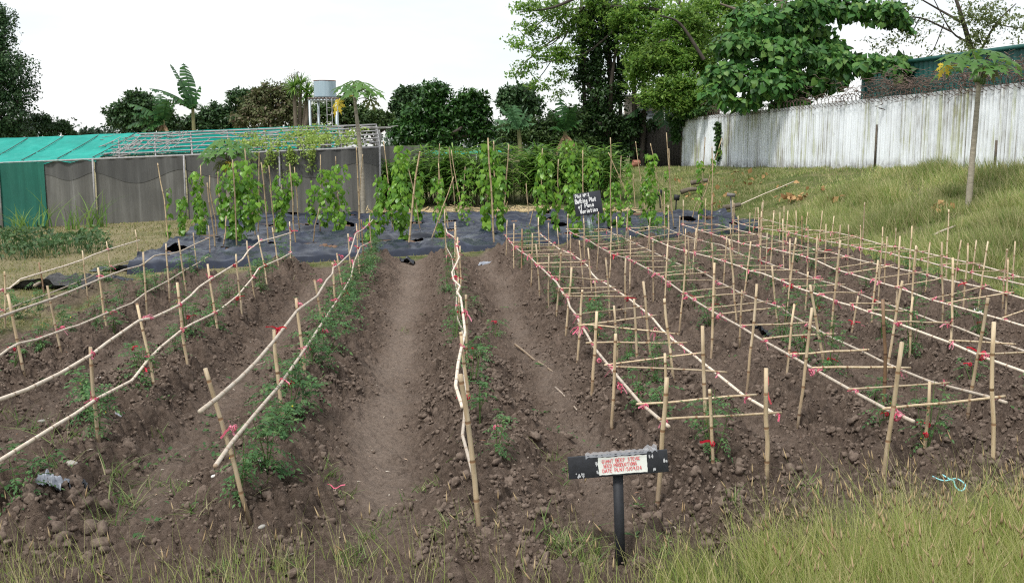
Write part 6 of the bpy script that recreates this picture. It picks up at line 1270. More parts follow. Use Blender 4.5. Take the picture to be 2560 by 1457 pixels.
for t in (.08, .35, .65, .92):
    mb = MB(); c = ca + cd * CL * t + pn * 1.2; mb.box(np.array([c[0], c[1], (2.0 + CTOP - hC) / 2]) - oc, (.6, 2.3, CTOP - hC - 2.0), qx); obj('plinth', mb.mesh('plinth'), plain('concrete', (.3, .3, .28), (.4, .4, .38), 8, .9) if t == .08 else bpy.data.materials['concrete'], root)

# ------------------------------------------------------------------ house among the trees
D = 60.0; root = thing('house', 'pale timber house with a grey tin roof, half hidden behind the trees', 'house', P(1660, 330, D)); oh = np.array(root.location)
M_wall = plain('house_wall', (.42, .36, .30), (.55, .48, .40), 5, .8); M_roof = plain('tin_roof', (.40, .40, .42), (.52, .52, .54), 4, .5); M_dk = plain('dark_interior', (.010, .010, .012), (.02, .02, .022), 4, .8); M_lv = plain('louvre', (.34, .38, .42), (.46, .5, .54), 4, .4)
def wq(u0, v0, u1, v1, d, name, mat, dep=.12, parent=root):
    a, b_ = P(u0, v1, d), P(u1, v0, d); mb = MB(); c = (a + b_) / 2; c[1] += dep / 2; mb.box(c - oh, (abs(b_[0] - a[0]), dep, abs(b_[2] - a[2]))); return obj(name, mb.mesh(name), mat, parent)
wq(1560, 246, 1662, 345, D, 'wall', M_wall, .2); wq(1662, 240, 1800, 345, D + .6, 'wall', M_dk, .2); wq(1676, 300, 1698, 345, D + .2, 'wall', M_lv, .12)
r1 = wq(1555, 235, 1648, 241, D - .7, 'roof', M_roof, 4.5); wq(1660, 227, 1790, 236, D - .9, 'roof', M_roof, 5)
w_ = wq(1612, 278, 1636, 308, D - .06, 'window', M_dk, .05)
for q in range(8): wq(1613, 280 + q * 3.5, 1635, 282.4 + q * 3.5, D - .12, 'louvre', M_lv, .05, w_)
wq(1690, 250, 1697, 345, D - .5, 'veranda_post', M_lv, .14); wq(1672, 250, 1676, 345, D - .5, 'veranda_post', M_lv, .12)
# ------------------------------------------------------------------ trees
def crown(clumps, n, D, dsz=.8, inner=.22):
    """leaf positions spread in uneven lumps through crowns; clumps (u, v, ru, rv[, dD])"""
    w = np.array([c[2] * c[3] for c in clumps], float); w /= w.sum(); pos, out = [], []
    for c, a in zip(clumps, w):
        d = D + (c[4] if len(c) > 4 else 0); k = d / 2515.0; cen = P(c[0], c[1], d); R_ = np.array([c[2] * k, (c[2] + c[3]) / 2 * k * dsz, c[3] * k]); m = max(20, int(n * a))
        ns = max(8, int(14 + c[2] * c[3] / 60)); dirs = unit(ns); dirs[:, 2] = np.abs(dirs[:, 2]) * np.where(rng.random(ns) < .8, 1, -1); rad = .50 + .5 * rng.random(ns); sub = dirs * rad[:, None]; sr = .16 + .16 * rng.random(ns)
        i = rng.integers(0, ns, m); u = unit(m) * (rng.random(m) ** .45)[:, None]; p = sub[i] + u * sr[i][:, None]; inn = rng.random(m) < inner; p[inn] = unit(inn.sum()) * (.75 * rng.random(inn.sum()) ** .5)[:, None]
        pos.append(cen + p * R_); o_ = p / (np.linalg.norm(p, axis=1)[:, None] + 1e-6) * .5 + u * .8; out.append(o_)
    return np.concatenate(pos), np.concatenate(out)
def leafset(mb, pos, out, size, wid=1.0, droop=.4, tpl=LEAF2, tris=LT2):
    n = len(pos); d = unit(n) * .9 + out * .5 + [0, 0, -droop]; nr = out + [0, 0, .7] + unit(n) * .5
    mb.scatter(tpl * [1, wid, 1], None, tris, frames(d, nr, size * (.6 + .8 * rng.random(n))), pos)
def limb(mb, pts, r0, r1, n=5, sides=7):
    p = smoothp(pts, n); mb.tube(p, np.linspace(r0, r1, len(p)), sides, False)
def tree(label, D, clumps, n, size, mat, base, r0, bark=None, name='tree', wid=1.2, extra=None, group=None, droop=.4, inner=.22, cat='tree'):
    bark = bark or M_darkbark; b = P(base[0], base[1], D); b[2] = float(zt(b[0], b[1])); root = thing(name, label, cat, b, group)
    pos, out = crown(clumps, n, D, inner=inner); mb = MB(); leafset(mb, pos, out, size, wid, droop); o = obj('crown', mb.mesh('crown', b), mat, root)
    tr = MB(); cs = [P(c[0], c[1], D + (c[4] if len(c) > 4 else 0)) for c in clumps]; top = np.mean(cs, 0); fork = b + (top - b) * .55; limb(tr, [b - [0, 0, .3], b + (fork - b) * .5 + rng.normal(size=3) * .15, fork], r0, r0 * .7)
    for c in cs: limb(tr, [fork, (fork + c) / 2 + rng.normal(size=3) * .3 + [0, 0, -.2], c], r0 * .5, r0 * .12)
    if extra: extra(tr)
    obj('trunk', tr.mesh('trunk', b, True), bark, root); return root
M_mango = leafmat('mango_leaf', [(.022, .056, .020), (.036, .082, .026), (.060, .115, .038)], .45, .16, clump=.3, clsc=.35)
M_mid = leafmat('mid_leaf', [(.035, .075, .02), (.055, .105, .028), (.085, .13, .04)], .5, .2, clump=.3, clsc=.4)
M_pale = leafmat('pale_leaf', [(.075, .10, .035), (.10, .125, .045), (.13, .14, .065), (.17, .13, .09)], .6, .2, clump=.25, clsc=.4)
M_bright = leafmat('bright_leaf', [(.055, .12, .02), (.085, .165, .03), (.13, .21, .04)], .5, .3, clump=.35, clsc=.35)
M_far = leafmat('far_leaf', [(.03, .06, .035), (.045, .08, .045)], .6, .1, clump=.3, clsc=.2)
tree('tall dark small-leaved tree at the left edge of the garden', 50, [(-30, 110, 75, 90), (20, 190, 72, 80), (10, 290, 62, 70), (-80, 230, 110, 150), (58, 245, 42, 60), (-60, 330, 110, 70), (8, 60, 38, 50), (30, 330, 60, 30)], 34000, .135, M_mango, (-120, 470), .45)
tree('low spreading tree under the tall dark left tree', 53, [(60, 318, 66, 26), (130, 322, 44, 22), (160, 312, 18, 14), (10, 330, 50, 30), (100, 300, 30, 20), (175, 335, 20, 16)], 12000, .13, M_mango, (70, 430), .2)
tree('tiny far rounded tree on the skyline left of the banana plants', 120, [(225, 338, 34, 14), (205, 345, 20, 10), (250, 345, 18, 10)], 1600, .5, M_far, (225, 400), .4)
tree('rounded mango tree behind the lower banana plant', 85, [(345, 262, 48, 34), (300, 290, 42, 34), (390, 290, 44, 34), (340, 310, 60, 36), (425, 315, 34, 26)], 9000, .34, M_mango, (350, 420), .4)
tree('rounded dark mango tree right of the tall banana plant', 88, [(545, 288, 44, 28), (500, 305, 32, 24), (580, 300, 40, 30), (605, 255, 40, 34), (560, 320, 60, 26), (640, 250, 30, 28), (455, 318, 24, 18)], 9000, .34, M_mango, (560, 420), .4)
tree('pale dusty-green flowering tree left of the water tank', 74, [(690, 250, 64, 42), (640, 275, 44, 40), (740, 280, 44, 42), (690, 300, 84, 40), (610, 300, 34, 26), (770, 300, 24, 24), (660, 240, 40, 30)], 9500, .26, M_pale, (700, 420), .35, extra=None)
tree('airy tree standing behind the water tank stand', 80, [(830, 270, 42, 26), (875, 280, 40, 28), (800, 290, 30, 24), (900, 300, 40, 26), (850, 305, 50, 24), (872, 255, 24, 18)], 5500, .28, M_mid, (845, 420), .4, inner=.1)
tree('flat-topped light tree between the tall papaya and the dark breadfruit', 82, [(935, 290, 36, 18), (960, 300, 24, 22), (900, 305, 24, 18), (930, 318, 44, 20), (985, 315, 26, 24)], 3600, .26, M_mid, (940, 420), .25)
tree('big dark rounded mango tree behind the breadfruit', 84, [(1020, 248, 38, 34), (1045, 275, 46, 44), (1000, 275, 26, 30), (1060, 240, 30, 24)], 6000, .36, M_mango, (1040, 420), .4)
M_bread = leafmat('breadfruit_leaf', [(.020, .062, .014), (.034, .098, .020), (.062, .145, .030)], .35, .15, clump=.3, clsc=.5)
tree('glossy dark breadfruit tree behind the hedge, middle of the skyline', 58, [(1090, 235, 42, 34), (1065, 290, 56, 50), (1120, 290, 50, 50), (1175, 260, 48, 36), (1160, 310, 54, 44), (1030, 325, 50, 40), (1090, 345, 90, 40), (1200, 280, 28, 34), (1000, 335, 34, 30), (1215, 335, 40, 36)], 13000, .26, M_bread, (1090, 440), .3)
tree('distant round mango tree right of the breadfruit tree', 105, [(1298, 240, 46, 34), (1270, 262, 34, 30), (1330, 258, 30, 30), (1300, 280, 56, 30)], 6000, .42, M_mango, (1300, 400), .5)
# vine-smothered tall trunks
def hang(tr):
    for u in (1455, 1520, 1545, 1580, 1604): limb(tr, [P(u, 420, 55), P(u + 6, 250, 55), P(u - 4, 60, 55.5), P(u + 8, -80, 56)], .12 if u < 1575 else .16, .07)
tree('tall tree smothered in dark hanging climbers, left of the house', 55, [(1500, 40, 55, 60), (1490, 120, 62, 60), (1480, 200, 50, 60), (1520, 250, 58, 60), (1500, 320, 70, 50), (1560, 180, 26, 60), (1545, 90, 36, 60), (1470, 290, 40, 40), (1560, 330, 44, 40), (1530, 380, 70, 26), (1600, 300, 22, 30), (1460, 60, 30, 40)], 19000, .19, leafmat('climber_leaf', [(.017, .046, .012), (.03, .075, .018), (.055, .11, .026)], .5, .15, clump=.4, clsc=.5), (1530, 440), .35, extra=hang)
M_rain = leafmat('raintree_leaf', [(.065, .155, .027), (.11, .225, .04), (.17, .30, .055), (.23, .35, .08)], .5, .45, clump=.3, clsc=.4)
# the great spreading tree: limbs carrying feathery sprays
rt_b = P(1790, 330, 57.0); rt_b[2] = float(zt(rt_b[0], rt_b[1])); root = thing('rain_tree', 'great spreading light-green tree whose limbs reach left over the climber-covered trunks', 'tree', rt_b); tr = MB(); lp, lo = [], []
LIMBS = [([(1790, 330), (1770, 180), (1720, 40), (1640, -60)], 57, .26, .1), ([(1770, 180), (1700, 90), (1560, 55), (1420, 80), (1320, 150), (1285, 190)], 55, .12, .015), ([(1720, 40), (1600, 20), (1460, 20), (1370, 45), (1310, 90)], 54, .11, .015), ([(1640, -60), (1480, -20), (1380, 20), (1300, 30)], 53.5, .15, .02), ([(1560, 55), (1470, 130), (1400, 150), (1340, 160)], 53, .07, .015),
         ([(1460, 20), (1420, 60), (1380, 110), (1300, 130)], 53, .06, .012), ([(1770, 180), (1840, 60), (1960, -30)], 57, .18, .07), ([(1750, 120), (1680, 130), (1620, 190), (1590, 230)], 52, .1, .02), ([(1780, 220), (1720, 200), (1660, 210), (1610, 250)], 51, .09, .02), ([(1700, 90), (1640, 110), (1600, 150)], 51.5, .06, .02), ([(1760, 150), (1700, 60), (1650, 40)], 51, .1, .03), ([(1420, 80), (1360, 180), (1310, 230)], 53, .035, .01)]
for pts, d, r0, r1 in LIMBS:
    q = [P(u, v, d + .6 * rng.normal()) for u, v in pts]; limb(tr, q, r0, r1)
def sprays(u, v, ru, rv, d, n_, per=26, ln=.55):
    k = d / 2515
    for q in range(n_):
        a = unit(1)[0] * (rng.random() ** .4); c = P(u, v, d) + a * np.array([ru * k, (ru + rv) / 2 * k * .8, rv * k]); dr = np.array([rng.normal(), rng.normal() * .7, rng.normal() * .25 - .05]); dr /= np.linalg.norm(dr); t = rng.random(per)
        lp.append(c + dr * (t[:, None] - .5) * ln * 2 + rng.normal(size=(per, 3)) * [.13, .13, .05]); lo.append(np.tile([0, -.2, .8], (per, 1)) + rng.normal(size=(per, 3)) * .3)
for a in [(1700, 70, 70, 60, 52, 110), (1660, 150, 62, 42, 51, 90), (1740, 150, 55, 50, 51.5, 80), (1620, 90, 46, 46, 53, 50), (1690, 215, 62, 30, 50.5, 70), (1640, 245, 44, 24, 50, 34), (1600, 200, 26, 30, 52, 22), (1760, 60, 50, 60, 54, 60), (1620, 20, 60, 40, 54, 50), (1760, 240, 36, 30, 50, 40), (1700, 262, 26, 16, 50, 22), (1780, 10, 70, 40, 55, 60), (1560, 40, 50, 46, 53, 36), (1580, 120, 34, 40, 52.5, 24), (1840, 30, 60, 50, 57, 50), (1800, 110, 50, 50, 56, 44), (1900, -10, 70, 30, 57, 40), (1600, 165, 30, 26, 51.5, 20), (1730, 275, 30, 16, 50.5, 20)]: sprays(*a[:5], int(a[5] * 1.7))
for a in [(1390, 30, 70, 30, 53.5, 26), (1330, 80, 46, 30, 53, 12), (1370, 130, 60, 26, 53, 16), (1310, 180, 36, 24, 53.5, 8), (1440, 70, 50, 40, 54, 20), (1420, 140, 44, 30, 53, 12), (1320, 20, 40, 18, 53, 9), (1500, 10, 50, 26, 54, 20), (1290, 110, 24, 20, 53, 5), (1350, 215, 40, 16, 53, 6), (1400, 190, 30, 20, 53, 5), (1400, 240, 20, 14, 53, 3)]: sprays(*a[:5], int(a[5] * 1.9), per=24, ln=.5)
lp = np.concatenate(lp); lo = np.concatenate(lo); mb = MB(); leafset(mb, lp, lo, .19, 1.2, .15); obj('crown', mb.mesh('crown', rt_b), M_rain, root); obj('trunk', tr.mesh('trunk', rt_b, True), M_darkbark, root)
# big drooping-leaved tree over the fence
bb = P(2010, 285, 47.0); bb[2] = float(zt(bb[0], bb[1])); root = thing('broad_leaved_tree', 'large dark tree with big drooping heart-shaped leaves hanging over the white fence', 'tree', bb); M_big = leafmat('big_leaf', [(.024, .085, .018), (.042, .135, .024), (.07, .185, .032), (.14, .25, .05)], .5, .22, clump=.2, clsc=.5)
CL_ = [(1900, 60, 90, 50, -2), (2000, 40, 90, 45, -1), (1850, 120, 70, 45, -3), (1960, 140, 95, 50, -3), (2060, 150, 70, 45, -2), (1820, 195, 66, 44, -3.5), (1920, 215, 90, 44, -4), (2030, 215, 70, 40, -3), (2110, 165, 60, 36, -4), (2190, 168, 62, 30, -8.5), (2250, 180, 36, 24, -9), (2130, 30, 70, 36, 0), (2220, 40, 50, 40, -1), (2260, 60, 22, 26, -1), (2250, 155, 36, 18, -8.5), (1790, 240, 40, 22, -4), (1980, 262, 60, 20, -3), (1860, 260, 60, 16, -4), (2060, 20, 60, 40, 0), (2090, 205, 34, 24, -2), (2015, 92, 70, 36, 0), (2085, 118, 36, 30, 0), (1940, 100, 60, 36, 0)]
pos, out = crown(CL_, 6200, 46, inner=.1); n = len(pos); d = np.array([0, -.1, -.8]) + out * .45 + unit(n) * .6; nr = out * .8 + [0, -.35, .6] + unit(n) * .65; Mx = frames(d, nr, .30 * (.45 + .8 * rng.random(n))); k = np.argsort(pos[:, 1] + 2.0 * rng.random(n))
BL = []
for q in range(4):
    V = HV.copy(); V[:, 2] += rng.normal(size=9) * .04; me = mesh_np('leaf', V, None, HT); me.materials.append(M_big); BL.append(me)
for i in k[:290]:
    lf = obj('leaf', BL[i % 4], None, root); lf.matrix_local = Matrix([[*Mx[i][r], (pos[i] - bb)[r]] for r in range(3)] + [[0, 0, 0, 1]])
mb = MB(); mb.scatter(HV, None, HT, Mx[k[290:]], pos[k[290:]]); o = obj('foliage', mb.mesh('foliage', bb), M_big, root); o['kind'] = 'stuff'
p2, o2 = crown([(c[0], c[1], c[2] * .8, c[3] * .75, c[4] + 2.2) for c in CL_], 5500, 46, inner=.6); mb = MB(); leafset(mb, p2, o2, .34, 1.4); obj('crown', mb.mesh('crown', bb), M_mango, root)
tr = MB(); limb(tr, [bb - [0, 0, .3], P(1990, 200, 46.5), P(1960, 90, 46.5), P(1950, -40, 47)], .42, .22)
for pts, r in (([(1985, 220), (1900, 160), (1830, 190)], .14), ([(1970, 130), (2080, 120), (2200, 170)], .12), ([(1990, 230), (2060, 210), (2140, 190)], .1), ([(1960, 90), (1880, 40), (1800, 10)], .14), ([(1960, 80), (2080, 10), (2220, 30)], .13)): limb(tr, [P(u, v, 46) for u, v in pts], r, r * .3)
obj('trunk', tr.mesh('trunk', bb, True), M_bark, root)
# thin airy tree behind the container
tb_ = P(2440, 330, 48); tb_[2] = float(zt(tb_[0], tb_[1])); root = thing('airy_tree', 'thinly leaved airy tree with bare dark branches above the green container', 'tree', tb_); tr = MB(); lp, lo = [], []
for pts, r in (([(2440, 330), (2440, 180), (2410, 60), (2380, -30)], .2), ([(2410, 60), (2340, 20), (2270, -20)], .07), ([(2430, 110), (2380, 80), (2330, -10)], .06), ([(2380, 80), (2300, 45), (2230, 48), (2150, 40)], .05), ([(2440, 150), (2490, 60), (2540, 10)], .07), ([(2300, 45), (2270, 90), (2200, 120)], .03), ([(2360, 60), (2330, 130), (2290, 160)], .03), ([(2270, 30), (2200, 40), (2120, 20)], .04), ([(2490, 60), (2540, 70), (2580, 60)], .03)): limb(tr, [P(u, v, 47 + .4 * rng.normal()) for u, v in pts], r, r * .3, sides=5)
for a in [(2460, 60, 50, 46, 46.5, 34), (2480, 30, 60, 40, 47, 28), (2440, 110, 44, 26, 46.5, 18), (2400, 40, 40, 30, 47, 14), (2310, 60, 50, 40, 47, 12), (2260, 100, 44, 30, 47, 9), (2200, 110, 44, 26, 47, 7), (2540, 60, 30, 30, 47, 9), (2360, 130, 40, 20, 47, 6), (2250, 20, 50, 20, 47, 10), (2320, 150, 50, 16, 47, 5), (2540, 110, 26, 14, 47, 4)]: sprays(*a, per=20, ln=.5)
lp = np.concatenate(lp); lo = np.concatenate(lo); mb = MB(); leafset(mb, lp, lo, .16, 1.1, .2); obj('crown', mb.mesh('crown', tb_), leafmat('airy_leaf', [(.09, .13, .04), (.13, .18, .06), (.18, .21, .08)], .5, .35), root); obj('trunk', tr.mesh('trunk', tb_, True), M_darkbark, root)
# undergrowth and small trees round the house
tree('dense yellow-green bush in front of the house veranda', 56, [(1740, 265, 40, 16), (1700, 285, 30, 18), (1650, 320, 40, 22), (1720, 255, 26, 12), (1610, 345, 40, 20), (1660, 350, 50, 22), (1640, 385, 60, 20)], 5200, .18, M_mid, (1660, 400), .1, cat='bush', name='bush')
tree('dark mass of bushes between the climber-covered tree and the board fence', 58, [(1580, 330, 50, 40), (1540, 370, 50, 36), (1620, 370, 60, 36), (1470, 350, 60, 40), (1420, 340, 44, 40)], 8000, .22, M_mango, (1570, 420), .12, cat='bush', name='bush')
tree('mid-green thicket behind the right half of the hedge', 54, [(1330, 325, 50, 34), (1380, 320, 50, 40), (1430, 310, 40, 44), (1280, 335, 50, 30), (1360, 350, 90, 26), (1440, 360, 50, 30)], 8000, .2, M_mid, (1370, 430), .12, cat='bush', name='bush')
# bananas
def banana_leaf(mb, base, dirn, L, wd, droop, tear=True):
    n = 14; t = np.linspace(0, 1, n); d = np.asarray(dirn, float); d /= np.linalg.norm(d); side = np.cross(d, [0, 0, 1.0]); side /= np.linalg.norm(side) + 1e-6; mid = np.asarray(base) + d * (t * L)[:, None] - np.array([0, 0, 1.0]) * (droop * L * t ** 2)[:, None]; w = wd * np.sin(pi * np.clip(t * .9 + .1, 0, 1)) ** .55; w[-1] = .02
    for sg in (1, -1):
        for i in range(n - 1):
            gap = .12 + .25 * rng.random() * tear; sag = (.25 + .5 * rng.random() * tear); a, b_ = mid[i], mid[i] + (mid[i + 1] - mid[i]) * (1 - gap * .4); dn = np.array([0, 0, -1.0]); f0 = a + side * sg * w[i] + dn * sag * w[i] + d * w[i] * .3; f1 = mid[i] + (mid[i + 1] - mid[i]) * (1 - gap) + side * sg * w[i + 1] + dn * (sag + .1 * rng.normal() * tear) * w[i + 1] + d * w[i + 1] * .3
            mb.add([a, b_, f1, f0], [[0, 1, 2, 3]])
    mb.tube(mid, np.linspace(.035, .008, n), 4, False)
M_ban = leafmat('banana_leaf', [(.022, .075, .022), (.035, .105, .028), (.06, .15, .04)], .4, .22); M_banb = leafmat('bluish_banana_leaf', [(.07, .16, .07), (.10, .21, .09)], .4, .22); M_bstem = plain('banana_stem', (.16, .18, .07), (.25, .22, .11), 6, .7); M_dead = plain('dead_leaf', (.22, .14, .08), (.34, .23, .13), 6, .9)
def banana(label, D, foot_, top_, leaves, mat, dead=None):
    a = P(*foot_, D); a[2] = float(zt(a[0], a[1])); t = P(*top_, D); root = thing('banana_plant', label, 'banana plant', a, 'banana plants'); mb = MB(); limb(mb, [a - [0, 0, .2], (a + t) / 2 + [.05, 0, 0], t], .16, .09); obj('stem', mb.mesh('stem', a, True), M_bstem, root)
    for (u, v, wd, dy) in leaves:
        e = P(u, v, D + dy); dv_ = e - t; L = np.linalg.norm(dv_); dp = .38; d0 = dv_ + [0, 0, dp * L]; L0 = np.linalg.norm(d0); mb = MB(); banana_leaf(mb, t, d0, L0, wd * 1.75, dp * L / L0); obj('leaf', mb.mesh('leaf', a), mat, root)
    if dead:
        mb = MB()
        for q in range(5): banana_leaf(mb, t + [0, 0, -.2], [rng.normal() * .5, -.4, -.5], .9, .12, .5)
        o = obj('dead_leaf', mb.mesh('dead_leaf', a), M_dead, root); o['label'] = 'dry brown hanging leaf'
banana('tall wind-blown banana plant with ragged leaves above the shade house roof', 58, (484, 430), (482, 270), [(425, 160, .30, 0), (458, 158, .26, .6), (500, 215, .28, .3), (372, 222, .30, -.3), (495, 260, .22, -.5), (450, 195, .3, .5), (400, 250, .22, -.6)], M_ban)
banana('lower broad banana plant left of the tall wind-blown one', 57, (410, 430), (408, 300), [(318, 260, .34, -.4), (312, 320, .34, -.6), (330, 285, .32, -.8), (400, 235, .3, .3), (375, 240, .3, -.2), (440, 255, .28, .3), (420, 250, .3, -.5), (350, 335, .3, -.9)], M_ban, True)
banana('bluish-green banana plant behind the middle of the hedge', 52, (1300, 430), (1296, 320), [(1232, 300, .26, -.3), (1250, 270, .26, .2), (1265, 258, .26, -.4), (1330, 285, .26, .3), (1340, 310, .24, -.3), (1285, 262, .26, .4), (1240, 325, .24, -.5), (1320, 268, .24, 0)], M_banb)
banana('green banana plant left of the climber-covered tree', 51, (1415, 430), (1412, 325), [(1368, 270, .3, -.2), (1400, 245, .28, .3), (1440, 260, .28, -.3), (1375, 320, .28, -.6), (1455, 300, .26, .2), (1425, 275, .28, -.5)], M_ban, True)
banana('banana plant with one long drooping leaf in front of the house', 55, (1650, 400), (1650, 255), [(1558, 300, .34, -.4), (1600, 235, .26, .3), (1662, 325, .34, -.6), (1690, 270, .26, .2), (1625, 225, .26, -.2)], M_ban)
# spiky crown tree beside the tank
D = 72; b = P(745, 420, D); b[2] = float(zt(b[0], b[1])); root = thing('spiky_tree', 'spiky-leaved tree with flower plumes left of the water tank', 'tree', b); tr = MB(); mb = MB(); pl = MB()
for (u, v, k) in ((735, 218, 70), (768, 228, 60), (752, 212, 60), (775, 238, 40)):
    c = P(u, v, D + rng.normal() * .4); limb(tr, [b - [0, 0, .3], b + (c - b) * .6 + [0, 0, .2], c], .2, .1); d = unit(k) + [0, -.1, .25]; mb.scatter(SV * [1, .9, .4], SQ, None, frames(d, np.tile([0, 0, 1.0], (k, 1)) + .3 * unit(k), .95), np.tile(c, (k, 1)))
for (u, v) in ((722, 190), (735, 180), (745, 178), (712, 200), (728, 184), (752, 190)):
    c = P(735, 215, D); e = P(u, v, D); pl.tube([c, (c + e) / 2, e], .02, 4, False); m = 22; t = .5 + .5 * rng.random(m); leafset(pl, c + (e - c) * t[:, None] + rng.normal(size=(m, 3)) * .08, unit(m), .12)
obj('trunk', tr.mesh('trunk', b, True), M_bark, root); obj('crown', mb.mesh('crown', b), M_strap, root); obj('flower_plume', pl.mesh('flower_plume', b), plain('plume', (.2, .17, .12), (.3, .27, .2), 8, .9), root)
# far wood closing the view
mb = MB(); lp = []
for q in range(150):
    x = rng.uniform(-95, 70); y = rng.uniform(112, 135); h = (3.2 + 1.6 * rng.random()) * (.7 + .3 * (x > -60)); c = np.array([x, y, h * .55 + 1]); m = 230; p = unit(m) * (rng.random(m) ** .3)[:, None] * [3.8, 2.5, h * .55]; lp.append(c + p)
lp = np.concatenate(lp); leafset(mb, lp, unit(len(lp)) * .6, .42, 1.4); o = obj('far_wood', mb.mesh('far_wood'), M_far, None); tag(o, 'low far-off wood closing the view behind the shade house', 'wood', kind='stuff')

# ------------------------------------------------------------------ small things lying about
GST = 'loose sticks lying on the ground'
def stick(u0, v0, u1, v1, r, label, mat=M_bamboo, f=gz, lift=.02, extra=None):
    a, b_ = G(u0, v0, f), G(u1, v1, f); a = a + [0, 0, lift + r]; b_ = b_ + [0, 0, lift + r]; o = obj('bamboo_stick', bamboo(wob(a, b_, .008, 5), r, r * .75, off=a), mat, None, a); tag(o, label, 'stick', GST); return o
stick(1287, 867, 1390, 944, .016, 'bent bamboo stick lying in the footpath right of the end-on row')
o = stick(1388, 975, 1442, 1032, .011, 'thin forked twig lying below the bent bamboo stick', M_stick)
stick(750, 656, 845, 647, .02, 'long pole lying along the front edge of the black plastic', M_stick)
stick(641, 920, 663, 910, .013, 'short pale offcut lying left of the bushy row', M_stick)
stick(1996, 853, 2014, 867, .03, 'thick bamboo offcut lying in the second wide bed')
stick(1838, 526, 1985, 462, .02, 'long pale branch lying on the grassy bank', M_stick, zt, .1)
stick(2333, 604, 2388, 580, .03, 'grey branch on the bank near its right end', M_stick, zt, .12)
stick(88, 735, 105, 724, .03, 'charred pale stick poking out of the burnt heap', M_stick, zt, .12)
stick(1565, 404, 1615, 392, .04, 'pale pole leaning in the grass before the dark bushes', M_stick, zt, .3)
q = G(2205, 1208); o = obj('bamboo_stump', bamboo([q - [0, 0, .05], q + [.045, .02, .10]], .021, .02, off=q), M_bamboo, None, q); tag(o, 'short cut bamboo stub beside the near left stake of the second wide bed', 'stump')
GSN = 'stones lying on the soil'; M_stone = plain('stone', (.28, .26, .23), (.42, .40, .36), 12, .85); M_wstone = plain('white_stone', (.62, .60, .55), (.75, .73, .68), 12, .8)
for u, v, s, m, lb in [(180, 1162, .05, M_stone, 'flat grey stone left of the near tomato plants'), (250, 948, .042, M_wstone, 'oval white stone between the two nearest left rows'), (225, 998, .03, M_stone, 'small dark pebble below the white stone at left'), (1937, 971, .034, M_wstone, 'white stone between the first and second wide beds'), (2353, 913, .03, M_wstone, 'whitish stone right of the second wide bed, beside another'), (2358, 905, .03, M_stone, 'tan stone touching a whitish one right of the second wide bed'), (2375, 916, .026, M_stone, 'brown round pebble beside the two stones of the second wide bed'), (105, 1055, .035, M_stone, 'tan stone under the long lower left rail'), (1830, 1275, .035, M_stone, 'grey stone at the foot of the soil behind the verge grass'), (535, 1192, .026, M_wstone, 'white chip below the cut rail end'), (640, 1158, .04, M_stone, 'grey stone on the ridge left of the footpath'), (655, 1318, .026, M_stone, 'pale stone on the soil at the bottom left of the footpath'), (185, 1052, .02, M_wstone, 'tiny white pebble under the lower left rail'), (2112, 925, .028, M_wstone, 'cream stone beside a crosspiece of the second wide bed')]:
    p = G(u, v); V, T = ICO2; o = obj('stone', mesh_np('stone', rock_v(ICO2, u, .3) * s * [1.25, 1, .8], None, ICO2[1], smooth=True), m, None, p + [0, 0, s * .25]); o.rotation_euler = (0, 0, rng.random() * 6); tag(o, lb, 'stone', GSN)
def rag(u, v, w, dp, h, mat, label, name, cat, f=gz, n=20, seed=1):
    p = G(u, v, f); V = []
    for i in range(n):
        for j in range(n):
            x = (i / (n - 1) - .5) * w * (1 + .2 * vnoise(j * .5, i * .1, 1, seed)); y = (j / (n - 1) - .5) * dp * (1 + .3 * vnoise(i * .5, j * .1, 1, seed + 5)); z = h * abs(fbm(x / w * 1.7, y / dp * 1.7, 1.0, 3, seed)) * 1.5 * (1 - (2 * x / w) ** 2 * .5) + float(ztop(p[0] + x, p[1] + y)) - p[2] + .012; V.append((x, y, z))
    o = obj(name, mesh_np(name, V, [[i * n + j, (i + 1) * n + j, (i + 1) * n + j + 1, i * n + j + 1] for i in range(n - 1) for j in range(n - 1)], smooth=True), mat, None, p); return tag(o, label, cat)
M_bag = plain('grey_plastic', (.16, .18, .22), (.34, .36, .40), 20, .4)
rag(143, 1224, .20, .12, .06, M_bag, 'crumpled grey plastic rag on the soil at the near left', 'plastic_rag', 'plastic rag', seed=3)
rag(205, 1245, .10, .08, .06, M_black, 'small black plastic scrap beside the grey rag', 'plastic_scrap', 'plastic scrap', seed=7)
rag(1018, 660, .30, .24, .16, M_black, 'black plastic lump at the far end of the bare footpath', 'plastic_scrap', 'plastic scrap', seed=9)
rag(1215, 660, .3, .18, .06, M_bag, 'flat grey plastic scrap at the far end of the second footpath', 'plastic_scrap', 'plastic scrap', seed=11)
rag(1905, 833, .22, .14, .07, M_black, 'black plastic scrap inside the second wide bed', 'plastic_scrap', 'plastic scrap', seed=13)
rag(300, 1032, .09, .05, .03, M_bag, 'torn bluish plastic strip on the near left ridge', 'plastic_scrap', 'plastic scrap', seed=15)
rag(140, 718, 1.25, .8, .34, plain('burnt_heap', (.012, .012, .013), (.09, .09, .09), 16, .9), 'black burnt heap of ash on the left lawn', 'burnt_heap', 'burnt heap', zt, 30, 21)
rag(255, 702, 1.0, .35, .08, M_black, 'flat black plastic strip beside the burnt heap', 'plastic_scrap', 'plastic scrap', zt, 16, 23)
rag(318, 676, 1.3, .5, .16, M_mulch, 'loose bluish-black plastic tail at the left end of the front sheet', 'plastic_scrap', 'plastic scrap', zt, 20, 25)
rag(2446, 790, .14, .1, .08, plain('white_plastic', (.6, .62, .62), (.75, .76, .76), 9, .5), 'white plastic scrap under a rail of the middle wide bed', 'plastic_scrap', 'plastic scrap', gz, 12, 27)
